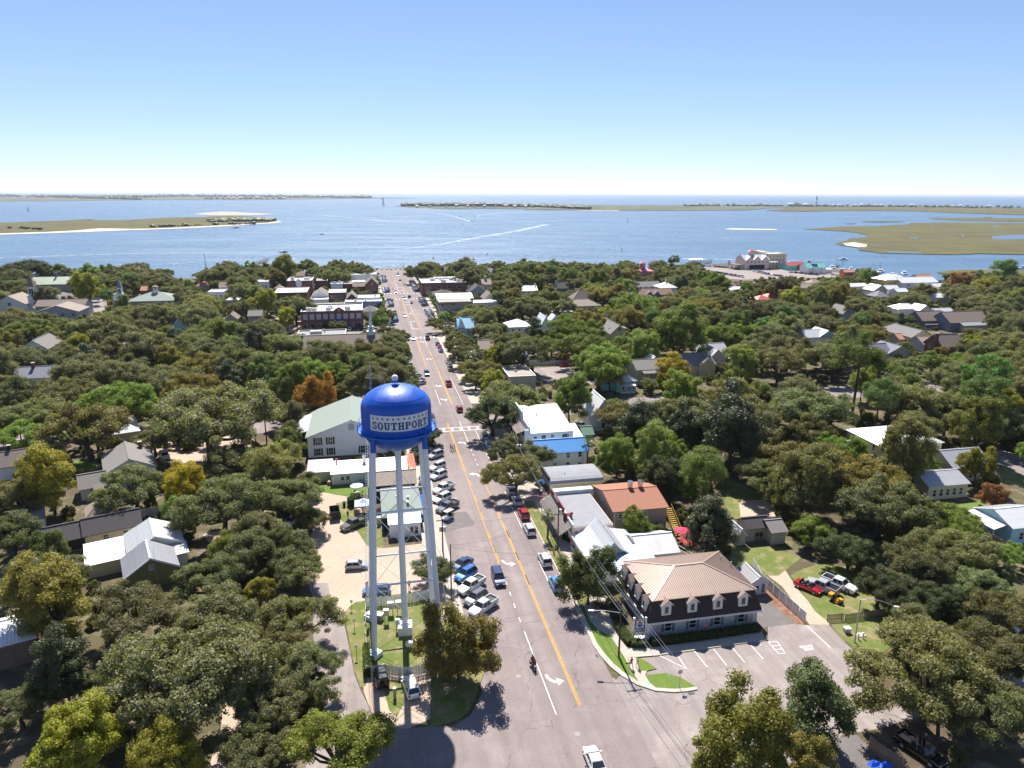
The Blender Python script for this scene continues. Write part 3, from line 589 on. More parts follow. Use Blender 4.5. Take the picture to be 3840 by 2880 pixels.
for i in range(4):
    lg=MB().tube(legp(i,.75),legp(i,30.9),.40,.38,20,False).build('leg',LEGW,tw,smooth=True)
    MB().tube(legp(i,30.85),legp(i,33.35),.40,.40,20).build('leg_cap',TB,lg,smooth=40)
    p=legp(i,.72); MB().lathe([(.0,.80),(.62,.80),(.62,.70)],16,(p[0],p[1])).build('base_plate',LEGW,lg)
    fx,fy=LB[i]; a=math.atan2(fy,fx); MB().box((fx,fy,.35),(1.75,1.75,.72),a).build('footing',LEGW,tw)
MB().tube((0,0,1.3),(0,0,30.3),.46,.46,24,False).build('riser_pipe',LEGW,tw,smooth=True)
MB().box((0,0,.7),(2.1,2.1,1.42),R_(8)).build('riser_footing',LEGW,tw)
MB().lathe([(0,1.7),(.6,1.7),(.75,1.42),(.75,1.40)],20).build('riser_collar',LEGW,tw)
for z in (11.0,22.0):
    for i in range(4): MB().tube(legp(i,z),legp((i+1)%4,z),.15,.15,10).build('strut',LEGW,tw,smooth=True)
for z0,z1 in ((1.0,11.0),(11.0,22.0),(22.0,32.4)):
    for i in range(4):
        j=(i+1)%4
        for a,b in ((legp(i,z0),legp(j,z1)),(legp(j,z0),legp(i,z1))): MB().tube(a,b,.035,.035,5).build('brace_rod',LEGW,tw)
lad=empty('ladder',(0,0,0)); lad.parent=tw
dx=LB[3][0]/rb; dy=LB[3][1]/rb; nx,ny=-dy,dx
def ladp(z,o): p=legp(3,z,.62); return (p[0]+nx*o-.25,p[1]+ny*o,z)
for o in (-.24,.24): MB().tube(ladp(2.5,o),ladp(33,o),.035,.035,5).build('ladder_rail',LEGW,lad)
z=2.8
rm=MB().tube(ladp(0,-.24),ladp(0,.24),.02,.02,4).mesh('rung',LEGW)
z0p=Vector(ladp(0,0))
while z<33: link('rung',rm,lad,Vector(ladp(z,0))-z0p); z+=.42
MB().box((ladp(5,0)[0],ladp(5,0)[1],5.2),(.6,.1,2.6),math.atan2(dy,dx)+math.pi/2).build('ladder_guard',M['galv'],lad)
# finial beacon ball, hatch and aerials
MB().lathe([(0,39.42),(.55,39.42),(.62,39.36),(.62,39.2)],24).build('hatch',TB,tw)
for a in range(4): MB().tube((.3*math.cos(a*1.57+.4),.3*math.sin(a*1.57+.4),39.38),(.3*math.cos(a*1.57+.4),.3*math.sin(a*1.57+.4),39.95),.04,.04,5).build('ball_stand',TB,tw)
ball=MB().ball((0,0,40.25),.47,24,14).build('vent_ball',LEGW,tw,smooth=True)
MB().tube((0,0,40.7),(0,0,41.2),.03,.02,5).build('beacon_rod',M['galv'],tw)
an=empty('aerial_mast',(-3.9,2.4,0)); an.parent=tw
for a in range(3): MB().tube((.16*math.cos(a*2.09),.16*math.sin(a*2.09),34.0),(.10*math.cos(a*2.09),.10*math.sin(a*2.09),41.4),.025,.02,4).build('mast_tube',M['galv'],an)
for i in range(13):
    z=34.3+i*.53; MB().bar((.15,0,z),(-.08,.13,z+.5),.02).build('mast_brace',M['galv'],an)
MB().bar((-.7,0,39.6),(.7,.1,39.6),.04).build('dipole',M['galv'],an)
MB().tube((0,0,41.4),(0,0,42.8),.02,.01,4).build('whip',M['galv'],an)
w2=empty('whip_aerial',(-2.0,.8,0)); w2.parent=tw
MB().tube((0,0,38.6),(-.35,.1,42.2),.035,.015,5).build('whip',M['galv'],w2); MB().bar((-.5,0,40.0),(.3,0,40.4),.04).build('whip_arm',M['galv'],w2); MB().tube((0,0,39.0),(.3,-.9,38.75),.03,.03,4).build('cable',M['blackmetal'],w2)
# ================================================================ trees
ICO=None
def ico():
    global ICO
    if ICO is None:
        import bmesh
        bm=bmesh.new(); bmesh.ops.create_icosphere(bm,subdivisions=1,radius=1); ICO=(np.array([v.co[:] for v in bm.verts]),[tuple(v.index for v in f.verts) for f in bm.faces]); bm.free()
    return ICO
def np_mesh(name, V, Fq, mat, tris=None):
    me=bpy.data.meshes.new(name); nq=len(Fq); ntri=0 if tris is None else len(tris)
    me.vertices.add(len(V)); me.vertices.foreach_set('co',np.asarray(V,dtype=np.float32).ravel())
    li=np.asarray(Fq,dtype=np.int32).ravel()
    if ntri: li=np.concatenate([li,np.asarray(tris,dtype=np.int32).ravel()])
    me.loops.add(len(li)); me.loops.foreach_set('vertex_index',li)
    st=np.concatenate([np.arange(nq)*4, nq*4+np.arange(ntri)*3]).astype(np.int32); me.polygons.add(nq+ntri); me.polygons.foreach_set('loop_start',st)
    me.update(calc_edges=True); me.materials.append(mat); return me
def unit(rng,n):
    v=rng.normal(size=(n,3)); return v/np.linalg.norm(v,axis=1,keepdims=True)
def leaf_quads(rng, C, Nn, size, aspect=.62):
    n=len(C); Nn=Nn/np.linalg.norm(Nn,axis=1,keepdims=True); a=np.cross(Nn,unit(rng,n)); a/=np.linalg.norm(a,axis=1,keepdims=True)+1e-9; b=np.cross(Nn,a)
    s=size*rng.uniform(.65,1.35,(n,1)); a=a*s; b=b*s*aspect
    return np.stack([C-a,C-b*1.0,C+a,C+b*1.0],axis=1).reshape(-1,3)
KIND={ # shape: (clumps, clump radius range, ellipsoid, centre height, lowest direction, leaves per clump, leaf size, total height)
 'live_oak':dict(n=105,cr=(.08,.21),el=(.88,.88,.42),cz=.86,low=-.5,lv=330,ls=.0205,flat=.72,h=1.32),
 'broadleaf_tree':dict(n=88,cr=(.11,.25),el=(.82,.82,.86),cz=1.25,low=-.8,lv=330,ls=.027,flat=.85,h=2.2),
 'magnolia_tree':dict(n=64,cr=(.16,.28),el=(.78,.78,1.02),cz=1.32,low=-.9,lv=400,ls=.031,flat=.85,h=2.5),
 'pine_tree':dict(n=40,cr=(.15,.30),el=(.78,.78,.62),cz=2.05,low=-.7,lv=430,ls=.030,flat=.62,h=2.8),
 'street_tree':dict(n=38,cr=(.22,.36),el=(.70,.70,.62),cz=1.45,low=-.8,lv=260,ls=.05,flat=.9,h=2.2),
 'juniper_tree':dict(n=70,cr=(.14,.24),el=(.80,.80,.90),cz=1.05,low=-.95,lv=430,ls=.027,flat=1.1,h=2.05),
}
TREES={}
def make_variant(kind, seed):
    K=KIND[kind]; rng=np.random.default_rng(seed); n=K['n']
    d=unit(rng,n*6); d=d[d[:,2]>K['low']][:n]
    rad=rng.uniform(.45,1.08,(len(d),1))**.6
    # uneven outline: lobes pushed in and out
    lob=1+.24*np.sin(d[:,0:1]*3.1+seed)+.17*np.sin(d[:,1:2]*4.3+seed*1.7)
    c=d*np.array(K['el'])*rad*lob; 
    if kind=='magnolia_tree': c[:,:2]*=(1.15-.45*np.clip((c[:,2:3]+1)/2,0,1))
    c[:,2]+=K['cz']; r=rng.uniform(*K['cr'],len(d))
    Vs=[];cores=[];ct=[];nv=0
    iv,it=ico()
    for ci,ri in zip(c,r):
        m=int(K['lv']*(ri/np.mean(K['cr']))**1.6)
        dd=unit(rng,m); dd=dd[(dd[:,2]>-.55)|(rng.random(len(dd))<.35)]
        rr=ri*rng.uniform(.72,1.12,(len(dd),1)); bump=1+.18*np.sin(dd[:,0:1]*7+ci[0]*20)*np.sin(dd[:,1:2]*7+ci[1]*20)
        C=ci+dd*rr*bump*np.array([1,1,K['flat']]); nn=dd*.75+unit(rng,len(dd))*.75+np.array([0,0,.25])
        Vs.append(leaf_quads(rng,C,nn,K['ls'],.55 if kind!='pine_tree' else .3))
        cores.append(ci+iv*np.array([1,1,K['flat']])*ri*.62)
    V=np.concatenate(Vs); nq=len(V)//4; F=np.arange(nq*4).reshape(-1,4); Cv=np.concatenate(cores); base=len(V)
    tris=np.concatenate([np.array(it)+base+i*len(iv) for i in range(len(cores))])
    me=np_mesh('crown',np.concatenate([V,Cv]),F,M['gloss_leaf' if kind=='magnolia_tree' else 'needle' if kind in('pine_tree','juniper_tree') else 'leaf'],tris)
    # trunk and limbs
    mb=MB(); top=K['cz']-K['el'][2]*.5; tr=.062 if kind=='live_oak' else .04
    tops=(rng.uniform(-.05,.05),rng.uniform(-.05,.05),max(.25,top*.62)) if kind!='pine_tree' else (.04,-.03,K['cz'])
    mb.tube((0,0,-.04),(tops[0]*.5,tops[1]*.5,tops[2]*.5),tr*1.25,tr,8,False).tube((tops[0]*.5,tops[1]*.5,tops[2]*.5),tops,tr,tr*.85,8,False)
    for ci in c[rng.permutation(len(c))[:11 if kind=='live_oak' else 7]]:
        a=Vector(tops) if kind!='pine_tree' else Vector((0,0,rng.uniform(1.5,2.1))); b=Vector(ci); mid=a.lerp(b,.5)+Vector((0,0,-.06 if kind=='live_oak' else .03))+Vector(rng.normal(0,.03,3)); k=tr*.55
        mb.tube(a,mid,k,k*.65,6,False).tube(mid,b,k*.65,k*.28,6,False)
    return me, mb.mesh('trunk',M['bark'],True), (K['cz'],K['h'])
def palm_variant(seed):
    rng=np.random.default_rng(seed); mb=MB(); cr=[]; nv=0
    V=[];F=[]
    for i in range(46):
        a=rng.uniform(0,6.283); el=rng.uniform(-.7,1.25); L=rng.uniform(.75,1.0); p=np.array([0,0,2.9]); d=np.array([math.cos(a)*math.cos(el),math.sin(a)*math.cos(el),math.sin(el)])
        mid=p+d*L*.55; side=np.array([-math.sin(a),math.cos(a),0])
        for j in range(9):   # fan of blades
            t=(j-4)/4; tip=mid+(d*math.cos(t*1.1)+side*math.sin(t*1.1))*L*.52+np.array([0,0,-.16*L*(1+abs(t))]); w=side*.035+d*.01
            b=len(V); V+= [mid-w*.7,mid+w*.7,tip+w*.3,tip-w*.3]; F.append((b,b+1,b+2,b+3))
        b=len(V); w=side*.012; V+=[p-w,p+w,mid+w,mid-w]; F.append((b,b+1,b+2,b+3))
    me=np_mesh('crown',np.array(V),np.array(F),M['gloss_leaf'])
    mb.tube((0,0,-.04),(.05,.02,1.5),.13,.11,10,False).tube((.05,.02,1.5),(0,0,2.95),.11,.14,10,False)
    return me, mb.mesh('trunk',M['palmbark'],True),(2.9,3.9)
NVAR=dict(live_oak=8,broadleaf_tree=5,magnolia_tree=3,pine_tree=4,street_tree=3,juniper_tree=2)
for k,n_ in NVAR.items(): TREES[k]=[make_variant(k,11+7*i+len(k)) for i in range(n_)]
TREES['palmetto_palm']=[palm_variant(3),palm_variant(5)]
TINT=dict(live_oak=(.150,.150,.062),broadleaf_tree=(.150,.180,.046),magnolia_tree=(.080,.10,.042),pine_tree=(.12,.17,.05),street_tree=(.15,.205,.05),juniper_tree=(.175,.15,.04),palmetto_palm=(.14,.17,.05))
trng=random.Random(5)
ALLTREES=[]
def tree(kind, x, y, R, tint=None, hs=1.0, var=None):
    """queued: built after labels are worked out"""
    ALLTREES.append(dict(kind=kind,x=x,y=y,R=R,tint=tint,hs=hs,var=var if var is not None else trng.randrange(len(TREES[kind])),rz=trng.uniform(0,6.283),jit=(trng.uniform(.8,1.22),trng.uniform(-.12,.12))))
def tree_px(kind, px, py, rpx, tint=None, hs=1.0, var=None):
    """crown centre at photo position, half-width rpx in photo pixels"""
    cz=TREES[kind][0][2][0]*hs; R=6.0
    for _ in range(8):
        x,y=G(px,py,cz*R); f=PX(x,y,cz*R)[2]; R=rpx*f/FPX
    tree(kind,x,y,R,tint,hs,var); return x,y,R
# ================================================================ buildings: the kit
KEEP=[]      # photo areas where a building or lot shows: (x0,y0,x1,y1,distance)
FOOT=[]      # footprints: centre, radius
def metal(name,c,p=.42,rough=.42): return wave_mat(name,c,rough,.25,p,'X',.5,.08,.5)
WM=dict(
 white=pm('wall_white',(.78,.78,.78),.7,var=.07,scale=.7), cream=pm('wall_cream',(.62,.54,.36),.75,var=.07), beige=pm('wall_beige',(.46,.42,.35),.8,var=.08), grey=pm('wall_grey',(.40,.41,.43),.8,var=.08),
 tan=pm('wall_tan',(.36,.31,.24),.8,var=.1), yellow=pm('wall_yellow',(.62,.45,.15),.75,var=.07), teal=pm('wall_teal',(.24,.52,.50),.7,var=.07), lightblue=pm('wall_light_blue',(.36,.60,.68),.7,var=.06), olive=pm('wall_olive',(.20,.20,.085),.8,var=.1),
 palegreen=pm('wall_pale_green',(.50,.54,.33),.75,var=.08), pink=pm('wall_pink',(.75,.28,.32),.7,var=.06), palepink=pm('wall_pale_pink',(.72,.55,.50),.7,var=.06), slate=pm('wall_slate',(.16,.20,.26),.75,var=.1), charcoal=pm('wall_charcoal',(.045,.042,.042),.8,var=.15), turq=pm('wall_turquoise',(.15,.5,.45),.7), orange=pm('wall_orange',(.6,.2,.08),.7),
 brick=brick_mat('wall_brick',(.20,.065,.045),(.15,.05,.038),(.26,.20,.17)), brownbrick=brick_mat('wall_brown_brick',(.19,.12,.09),(.15,.095,.07),(.26,.22,.18)), whitebrick=brick_mat('wall_painted_brick',(.70,.69,.69),(.62,.61,.62),(.50,.50,.52),rough=.8),
 siding=wave_mat('wall_siding',(.78,.78,.79),.6,0,.22,'Z',.5,.05,.3), bluegrey=pm('wall_blue_grey',(.16,.24,.32),.75,var=.08))
RM=dict(
 white=metal('roof_white_metal',(.74,.74,.74)), flatwhite=pm('roof_white_membrane',(.72,.72,.71),.75,var=.2,scale=.35), offwhite=pm('roof_worn_white',(.62,.62,.62),.75,var=.2,scale=.35), green=metal('roof_sage_metal',(.33,.375,.285)), sage=pm('roof_grey_green_shingle',(.25,.29,.255),.85,var=.16,scale=4,bump=.3), blue=metal('roof_blue_metal',(.10,.32,.66),.55), paleblue=metal('roof_pale_blue_metal',(.34,.42,.54),.5), brown=metal('roof_tan_metal',(.36,.265,.22),.3,.4), darkbrown=metal('roof_dark_brown_metal',(.16,.12,.105),.5),
 grey=pm('roof_grey_shingle',(.21,.195,.185),.9,var=.18,scale=3,bump=.3,bscale=8), dgrey=pm('roof_charcoal_shingle',(.085,.075,.078),.9,var=.25,scale=4,bump=.3,bscale=8), tan=pm('roof_tan_shingle',(.30,.245,.20),.9,var=.16,scale=3,bump=.3,bscale=8), bluegrey=pm('roof_blue_grey_shingle',(.21,.215,.25),.9,var=.16,scale=3), orange=pm('roof_orange_shingle',(.37,.175,.115),.9,var=.22,scale=5,col2=(.30,.135,.09)), mansard=pm('roof_mansard_shingle',(.052,.042,.042),.9,var=.22,scale=6), flatgrey=pm('roof_grey_membrane',(.27,.27,.29),.85,var=.1,scale=.5), flattan=pm('roof_tan_membrane',(.34,.29,.25),.85,var=.16,scale=.4), red=metal('roof_red_metal',(.52,.10,.08),.5), pink=metal('roof_pink_metal',(.72,.22,.25),.5), turq=metal('roof_turquoise_metal',(.20,.55,.50),.5), terra=pm('roof_terracotta',(.42,.20,.13),.85,var=.15), slateblue=metal('roof_slate_blue_metal',(.12,.27,.40),.5), greytan=pm('roof_greybrown_shingle',(.21,.165,.14),.9,var=.18,scale=3), silver=metal('roof_silver_metal',(.50,.50,.52),.45), greymetal=metal('roof_grey_metal',(.42,.41,.42),.5))
_wc={}
def win_mesh(w,h,style):
    k=(round(w,2),round(h,2),style)
    if k not in _wc:
        f=MB(); b=.09
        for x in (-w/2,w/2): f.box((x,-.03,0),(b,.07,h+b))
        for z in (-h/2,0,h/2) if style!='plain' else (-h/2,h/2): f.box((0,-.035,z),(w-b,.06,b*.8))
        if style=='cross': f.box((0,-.034,0),(b*.6,.05,h-b))
        f.box((0,-.07,-h/2-.07),(w+.25,.14,.07))
        g=MB().quad((-w/2,-.012,-h/2),(w/2,-.012,-h/2),(w/2,-.012,h/2),(-w/2,-.012,h/2))
        _wc[k]=(f.mesh('frame',M['trim']),g.mesh('window',M['glass']))
    return _wc[k]
def mlink(name, me, parent, mtx):
    o=bpy.data.objects.new(name,me); COL.objects.link(o); o.parent=parent; o.matrix_basis=mtx; return o
class Bld:
    """one building; local x runs along the front left to right, y into the depth"""
    def __init__(s, name, label, A=None, B=None, E=3.0, D=8.0, root=None, W=None, zref=None, cat='building', snap=True, keep=True, rz=None, O=None):
        z=E if zref is None else zref
        if O is None:
            pa,pb=Vector(G(*A,z)),Vector(G(*B,z)); d=pb-pa
            if snap: dr=Vector(RN)
            else: dr=d.normalized()
            if rz is not None: dr=Vector((math.cos(rz),math.sin(rz)))
            w_=W or abs(d.dot(dr)); mid=(pa+pb)/2; O=mid-dr*w_/2; ang=math.atan2(dr.y,dr.x)
        else: w_=W; ang=GRID if rz is None else rz; O=Vector(O); dr=Vector((math.cos(ang),math.sin(ang)))
        s.W,s.D,s.E=w_,D,E; s.ang=ang; s.O=O
        if root is None:
            s.root=empty(name,(O.x,O.y,0),ang,label,cat); s.F=Matrix.Identity(4)
        else:
            s.root=root.root; r=root; Mr=Matrix.Translation((r.O.x,r.O.y,0))@Matrix.Rotation(r.ang,4,'Z'); s.F=Mr.inverted()@(Matrix.Translation((O.x,O.y,0))@Matrix.Rotation(ang,4,'Z'))
            if hasattr(r,'F0'): pass
        n=Vector((-dr.y,dr.x)); c=O+dr*w_/2+n*D/2; s.c=c; FOOT.append((c.x,c.y,w_/2+.5,D/2+.5,ang)); s.rise=0
        s.keep=keep
    def add(s, name, mb, mat, smooth=None, parent=None):
        me=mb.mesh(name,mat,smooth); return mlink(name,me,parent or s.root,s.F if parent is None else Matrix.Identity(4))
    def walls(s, mat, roof='flat', rise=0.0, z0=-.05, name='wall'):
        W,D,E=s.W,s.D,s.E; s.roofk=roof; s.rise=rise; mb=MB()
        if roof=='gable_y': mb._p([(0,0,z0),(W,0,z0),(W,0,E),(W/2,0,E+rise),(0,0,E),(0,D,z0),(W,D,z0),(W,D,E),(W/2,D,E+rise),(0,D,E)],[(0,1,2,3,4),(9,8,7,6,5),(0,5,6,1),(1,6,7,2),(0,4,9,5)])
        elif roof=='gable_x': mb._p([(0,0,z0),(0,D,z0),(0,D,E),(0,D/2,E+rise),(0,0,E),(W,0,z0),(W,D,z0),(W,D,E),(W,D/2,E+rise),(W,0,E)],[(4,3,2,1,0),(5,6,7,8,9),(0,5,9,4),(1,2,7,6),(0,1,6,5)])
        elif roof=='shed': mb._p([(0,0,z0),(W,0,z0),(W,D,z0),(0,D,z0),(0,0,E),(W,0,E),(W,D,E+rise),(0,D,E+rise)],[(0,1,5,4),(1,2,6,5),(2,3,7,6),(3,0,4,7),(3,2,1,0)])
        else: mb.box((W/2,D/2,(E+z0)/2),(W,D,E-z0))
        if s.keep:
            P=[PX(*(s.c+Vector(RN)*a*W/2+Vector(RD)*b*D/2),z)[:2] for a in(-1,1) for b in (-1,1) for z in (E+rise*.7,E*.45)]; xs_=[p[0] for p in P]; ys_=[p[1] for p in P]; KEEP.append((min(xs_),min(ys_),max(xs_),max(ys_),s.c.y-D/2))
        s.wall=s.add(name,mb,WM[mat] if isinstance(mat,str) else mat); return s
    def slope(s, parent, poly, mat, th=.12, panel=0.0, pname='roof_panel'):
        """one roof plane from its outline (first edge = eave)"""
        P=[Vector(p) for p in poly]; n=(P[1]-P[0]).cross(P[2]-P[1]).normalized()
        if n.z<0: P=[P[1],P[0]]+P[:1:-1]; n=-n
        m=len(P); mb=MB(); mb._p([tuple(p) for p in P]+[tuple(p-Vector((0,0,th))) for p in P],[tuple(range(m)),tuple(range(2*m-1,m-1,-1))]+[(k,m+k,m+(k+1)%m,(k+1)%m) for k in range(m)])
        if panel:
            e=(P[1]-P[0]).normalized(); f=n.cross(e); uv=[((p-P[0]).dot(e),(p-P[0]).dot(f)) for p in P]; u0,u1=min(u for u,_ in uv),max(u for u,_ in uv); k=max(1,int((u1-u0)/panel)); st=(u1-u0)/k; cache={}
            for i in range(k):
                pl=uv
                for lim,sg in ((u0+i*st,1),(u0+(i+1)*st-.012,-1)):
                    out=[]
                    for a,b in zip(pl,pl[1:]+pl[:1]):
                        ia,ib=(a[0]-lim)*sg>=0,(b[0]-lim)*sg>=0
                        if ia: out.append(a)
                        if ia!=ib and abs(b[0]-a[0])>1e-9: t=(lim-a[0])/(b[0]-a[0]); out.append((lim,a[1]+(b[1]-a[1])*t))
                    pl=out
                    if len(pl)<3: break
                if len(pl)<3: continue
                key=tuple((round(a-u0-i*st,2),round(b,2)) for a,b in pl); off=P[0]+e*(u0+i*st)
                if key not in cache:
                    T=lambda a,b,h: tuple(e*(a-u0-i*st)+f*b+n*h)
                    b2=MB(); c=len(pl); b2._p([T(a,b,.018) for a,b in pl]+[T(a,b,-.02) for a,b in pl],[tuple(range(c))]+[(q_,c+q_,c+(q_+1)%c,(q_+1)%c) for q_ in range(c)])
                    vs=[b for a,b in pl if abs(a-(u0+i*st))<.02]
                    if len(vs)>=2 and max(vs)-min(vs)>.1:
                        a=u0+i*st; b2.bar(T(a+.03,min(vs),.05),T(a+.03,max(vs),.05),.05,.065,tuple(n))
                    cache[key]=b2.mesh(pname,mat)
                mlink(pname,cache[key],parent,Matrix.Translation(off))
        return mb
    def roof(s, mat, over=.4, panel=0.0, parapet=.5, trim=True, ox=None):
        W,D,E,r=s.W,s.D,s.E,s.rise; o=over; ox=o if ox is None else ox; k=s.roofk; mt=RM[mat] if isinstance(mat,str) else mat
        def go(polys, base='roof'):
            mb=MB(); P=[]
            rf=mlink('roof',bpy.data.meshes.new('roof'),s.root,s.F)
            for p in polys:
                m2=s.slope(rf,p,mt,panel=panel); n0=len(mb.v); mb.v+=m2.v; mb.f+=[tuple(i+n0 for i in f) for f in m2.f]
            rf.data.from_pydata(mb.v,[],mb.f); rf.data.materials.append(mt); rf.data.update(); return rf
        if k=='gable_x':
            d=r*o/(D/2); z=E+r+.06
            s.rf=go([[(-ox,-o,E-d+.06),(W+ox,-o,E-d+.06),(W+ox,D/2,z),(-ox,D/2,z)],[(W+ox,D+o,E-d+.06),(-ox,D+o,E-d+.06),(-ox,D/2,z),(W+ox,D/2,z)]])
            s.add('ridge_cap',MB().bar((-ox-.02,D/2,z+.02),(W+ox+.02,D/2,z+.02),.35,.08),mt,parent=s.rf)
        elif k=='gable_y':
            d=r*o/(W/2); z=E+r+.06
            s.rf=go([[(-o,D+ox,E-d+.06),(-o,-ox,E-d+.06),(W/2,-ox,z),(W/2,D+ox,z)],[(W+o,-ox,E-d+.06),(W+o,D+ox,E-d+.06),(W/2,D+ox,z),(W/2,-ox,z)]])
            s.add('ridge_cap',MB().bar((W/2,-ox-.02,z+.02),(W/2,D+ox+.02,z+.02),.35,.08),mt,parent=s.rf)
            if trim: s.add('barge_board',MB().bar((-o,-ox-.03,E-d-.08),(W/2,-ox-.03,z-.12),.05,.24).bar((W+o,-ox-.03,E-d-.08),(W/2,-ox-.03,z-.12),.05,.24),M['trim'])
        elif k=='hip':
            h=min(W,D)/2; z=E+r+.06; e=E+.06-r*o/h
            if W>=D: a,b=(h,D/2),(W-h,D/2)
            else: a,b=(W/2,h),(W/2,D-h)
            c=[(-o,-o,e),(W+o,-o,e),(W+o,D+o,e),(-o,D+o,e)]; A_,B_=(*a,z),(*b,z)
            if W>=D: s.rf=go([[c[0],c[1],B_,A_],[c[1],c[2],B_],[c[2],c[3],A_,B_],[c[3],c[0],A_]])
            else: s.rf=go([[c[0],c[1],A_],[c[1],c[2],B_,A_],[c[2],c[3],B_],[c[3],c[0],A_,B_]])
            s.add('hip_cap',MB().bar(c[0],A_,.22,.07).bar(c[1],B_ if W>=D else A_,.22,.07).bar(c[3],A_ if W>=D else B_,.22,.07).bar(c[2],B_,.22,.07).bar(A_,B_ if (Vector(A_)-Vector(B_)).length>.1 else (a[0]+.2,a[1],z),.22,.07),mt,parent=s.rf)
        elif k=='shed': s.rf=go([[(-ox,-o,E+.06-r*o/D),(W+ox,-o,E+.06-r*o/D),(W+ox,D+o,E+r+.06+r*o/D),(-ox,D+o,E+r+.06+r*o/D)]])
        else:
            s.rf=s.add('roof',MB().box((W/2,D/2,E+.03),(W-.3,D-.3,.1)),mt)
            if parapet:
                p=parapet; mb=MB()
                for c,z_ in (((W/2,.13,E+p/2),(W,.26,p)),((W/2,D-.13,E+p/2),(W,.26,p)),((.13,D/2,E+p/2),(.26,D-.52,p)),((W-.13,D/2,E+p/2),(.26,D-.52,p))): mb.box(c,z_)
                s.add('parapet',mb,s.wall.data.materials[0])
                mb=MB()
                for c,z_ in (((W/2,.13,E+p+.04),(W+.06,.34,.08)),((W/2,D-.13,E+p+.04),(W+.06,.34,.08)),((.13,D/2,E+p+.04),(.34,D-.62,.08)),((W-.13,D/2,E+p+.04),(.34,D-.62,.08))): mb.box(c,z_)
                s.add('coping',mb,M['trim'])
        return s
    def face(s, side):
        W,D=s.W,s.D
        return {'F':(Matrix.Identity(4),W),'B':(Matrix.Translation((W,D,0))@Matrix.Rotation(math.pi,4,'Z'),W),'L':(Matrix.Translation((0,D,0))@Matrix.Rotation(-math.pi/2,4,'Z'),D),'R':(Matrix.Translation((W,0,0))@Matrix.Rotation(math.pi/2,4,'Z'),D)}[side]
    def win(s, side, x, z, w=1.0, h=1.5, style='sash', shutter=None, name='window'):
        Fm,_=s.face(side); f,g=win_mesh(w,h,style); m=s.F@Fm@Matrix.Translation((x,0,z)); o=mlink(name,g,s.root,m); mlink('frame',f,o,Matrix.Identity(4))
        if shutter:
            sm=_wc.setdefault(('sh',round(h,2),shutter.name),MB().box((0,-.03,0),(.42,.06,h+.1)).mesh('shutter',shutter))
            for k in (-1,1): mlink('shutter',sm,s.root,m@Matrix.Translation((k*(w/2+.3),0,0)))
        return o
    def row(s, side, n, zs, w=1.0, h=1.5, m=.8, style='sash', shutter=None):
        L=s.face(side)[1]
        for z in zs:
            for i in range(n): s.win(side,m+(L-2*m)*(i+.5)/n,z,w,h,style,shutter)
        return s
    def door(s, side, x, w=1.1, h=2.1, mat=None, z0=0.0):
        Fm,_=s.face(side); k=('door',w,h,(mat or M['trim']).name)
        if k not in _wc:
            mb=MB().box((0,-.03,h/2),(w,.07,h)); _wc[k]=(mb.mesh('door',mat or M['trim']),MB().box((0,-.07,h*.68),(w*.6,.02,h*.38)).mesh('pane',M['glass']),MB().box((w*.38,-.09,h*.48),(.06,.06,.14)).mesh('handle',M['galv']))
        a,b,c=_wc[k]; o=mlink('door',a,s.root,s.F@Fm@Matrix.Translation((x,0,z0))); mlink('pane',b,o,Matrix.Identity(4)); mlink('handle',c,o,Matrix.Identity(4)); return o
    def chimney(s, x, y, z0, h=2.0, w=.8, mat=None):
        o=s.add('chimney',MB().box((x,y,z0+h/2),(w,w,h)),mat or WM['brick']); mlink('chimney_cap',MB().box((x,y,z0+h+.06),(w+.16,w+.16,.14)).mesh('chimney_cap',M['kerb']),o,Matrix.Identity(4)); return s
    def unit(s, x, y, z, sz=(1.4,1.2,1.0)):
        o=s.add('rooftop_unit',MB().box((x,y,z+sz[2]/2),sz),M['galv']); mlink('fan_guard',MB().lathe([(0,z+sz[2]+.04),(.4,z+sz[2]+.04),(.42,z+sz[2])],12,(x,y)).mesh('fan_guard',M['blackmetal']),o,Matrix.Identity(4)); return s
    def vent(s, x, y, z, r=.12, h=.5): s.add('vent_pipe',MB().tube((x,y,z-.3),(x,y,z+h),r,r,8),M['galv']); return s
    def porch(s, side, x0, x1, d, h, mat, posts=4, rail=True):
        Fm,_=s.face(side); m=s.F@Fm
        mlink('porch_roof',MB()._p([(x0-.3,-d-.3,h),(x1+.3,-d-.3,h),(x1+.3,0,h+.7),(x0-.3,0,h+.7),(x0-.3,-d-.3,h-.14),(x1+.3,-d-.3,h-.14),(x1+.3,0,h+.5),(x0-.3,0,h+.5)],[(0,1,2,3),(7,6,5,4),(0,4,5,1),(1,5,6,2),(3,7,4,0)]).mesh('porch_roof',RM[mat] if isinstance(mat,str) else mat),s.root,m)
        for i in range(posts):
            x=x0+(x1-x0)*i/(posts-1); mlink('porch_post',MB().box((x,-d,(h+.0)/2),(.15,.15,h)).mesh('porch_post',M['trim']),s.root,m)
        mlink('porch_floor',MB().box(((x0+x1)/2,-d/2,.2),(x1-x0+.3,d,.4)).mesh('porch_floor',M['trim']),s.root,m)
        if rail: mlink('porch_rail',MB().bar((x0,-d,1.25),(x1,-d,1.25),.06).bar((x0,-d,.6),(x1,-d,.6),.05).mesh('porch_rail',M['trim']),s.root,m)
        return s
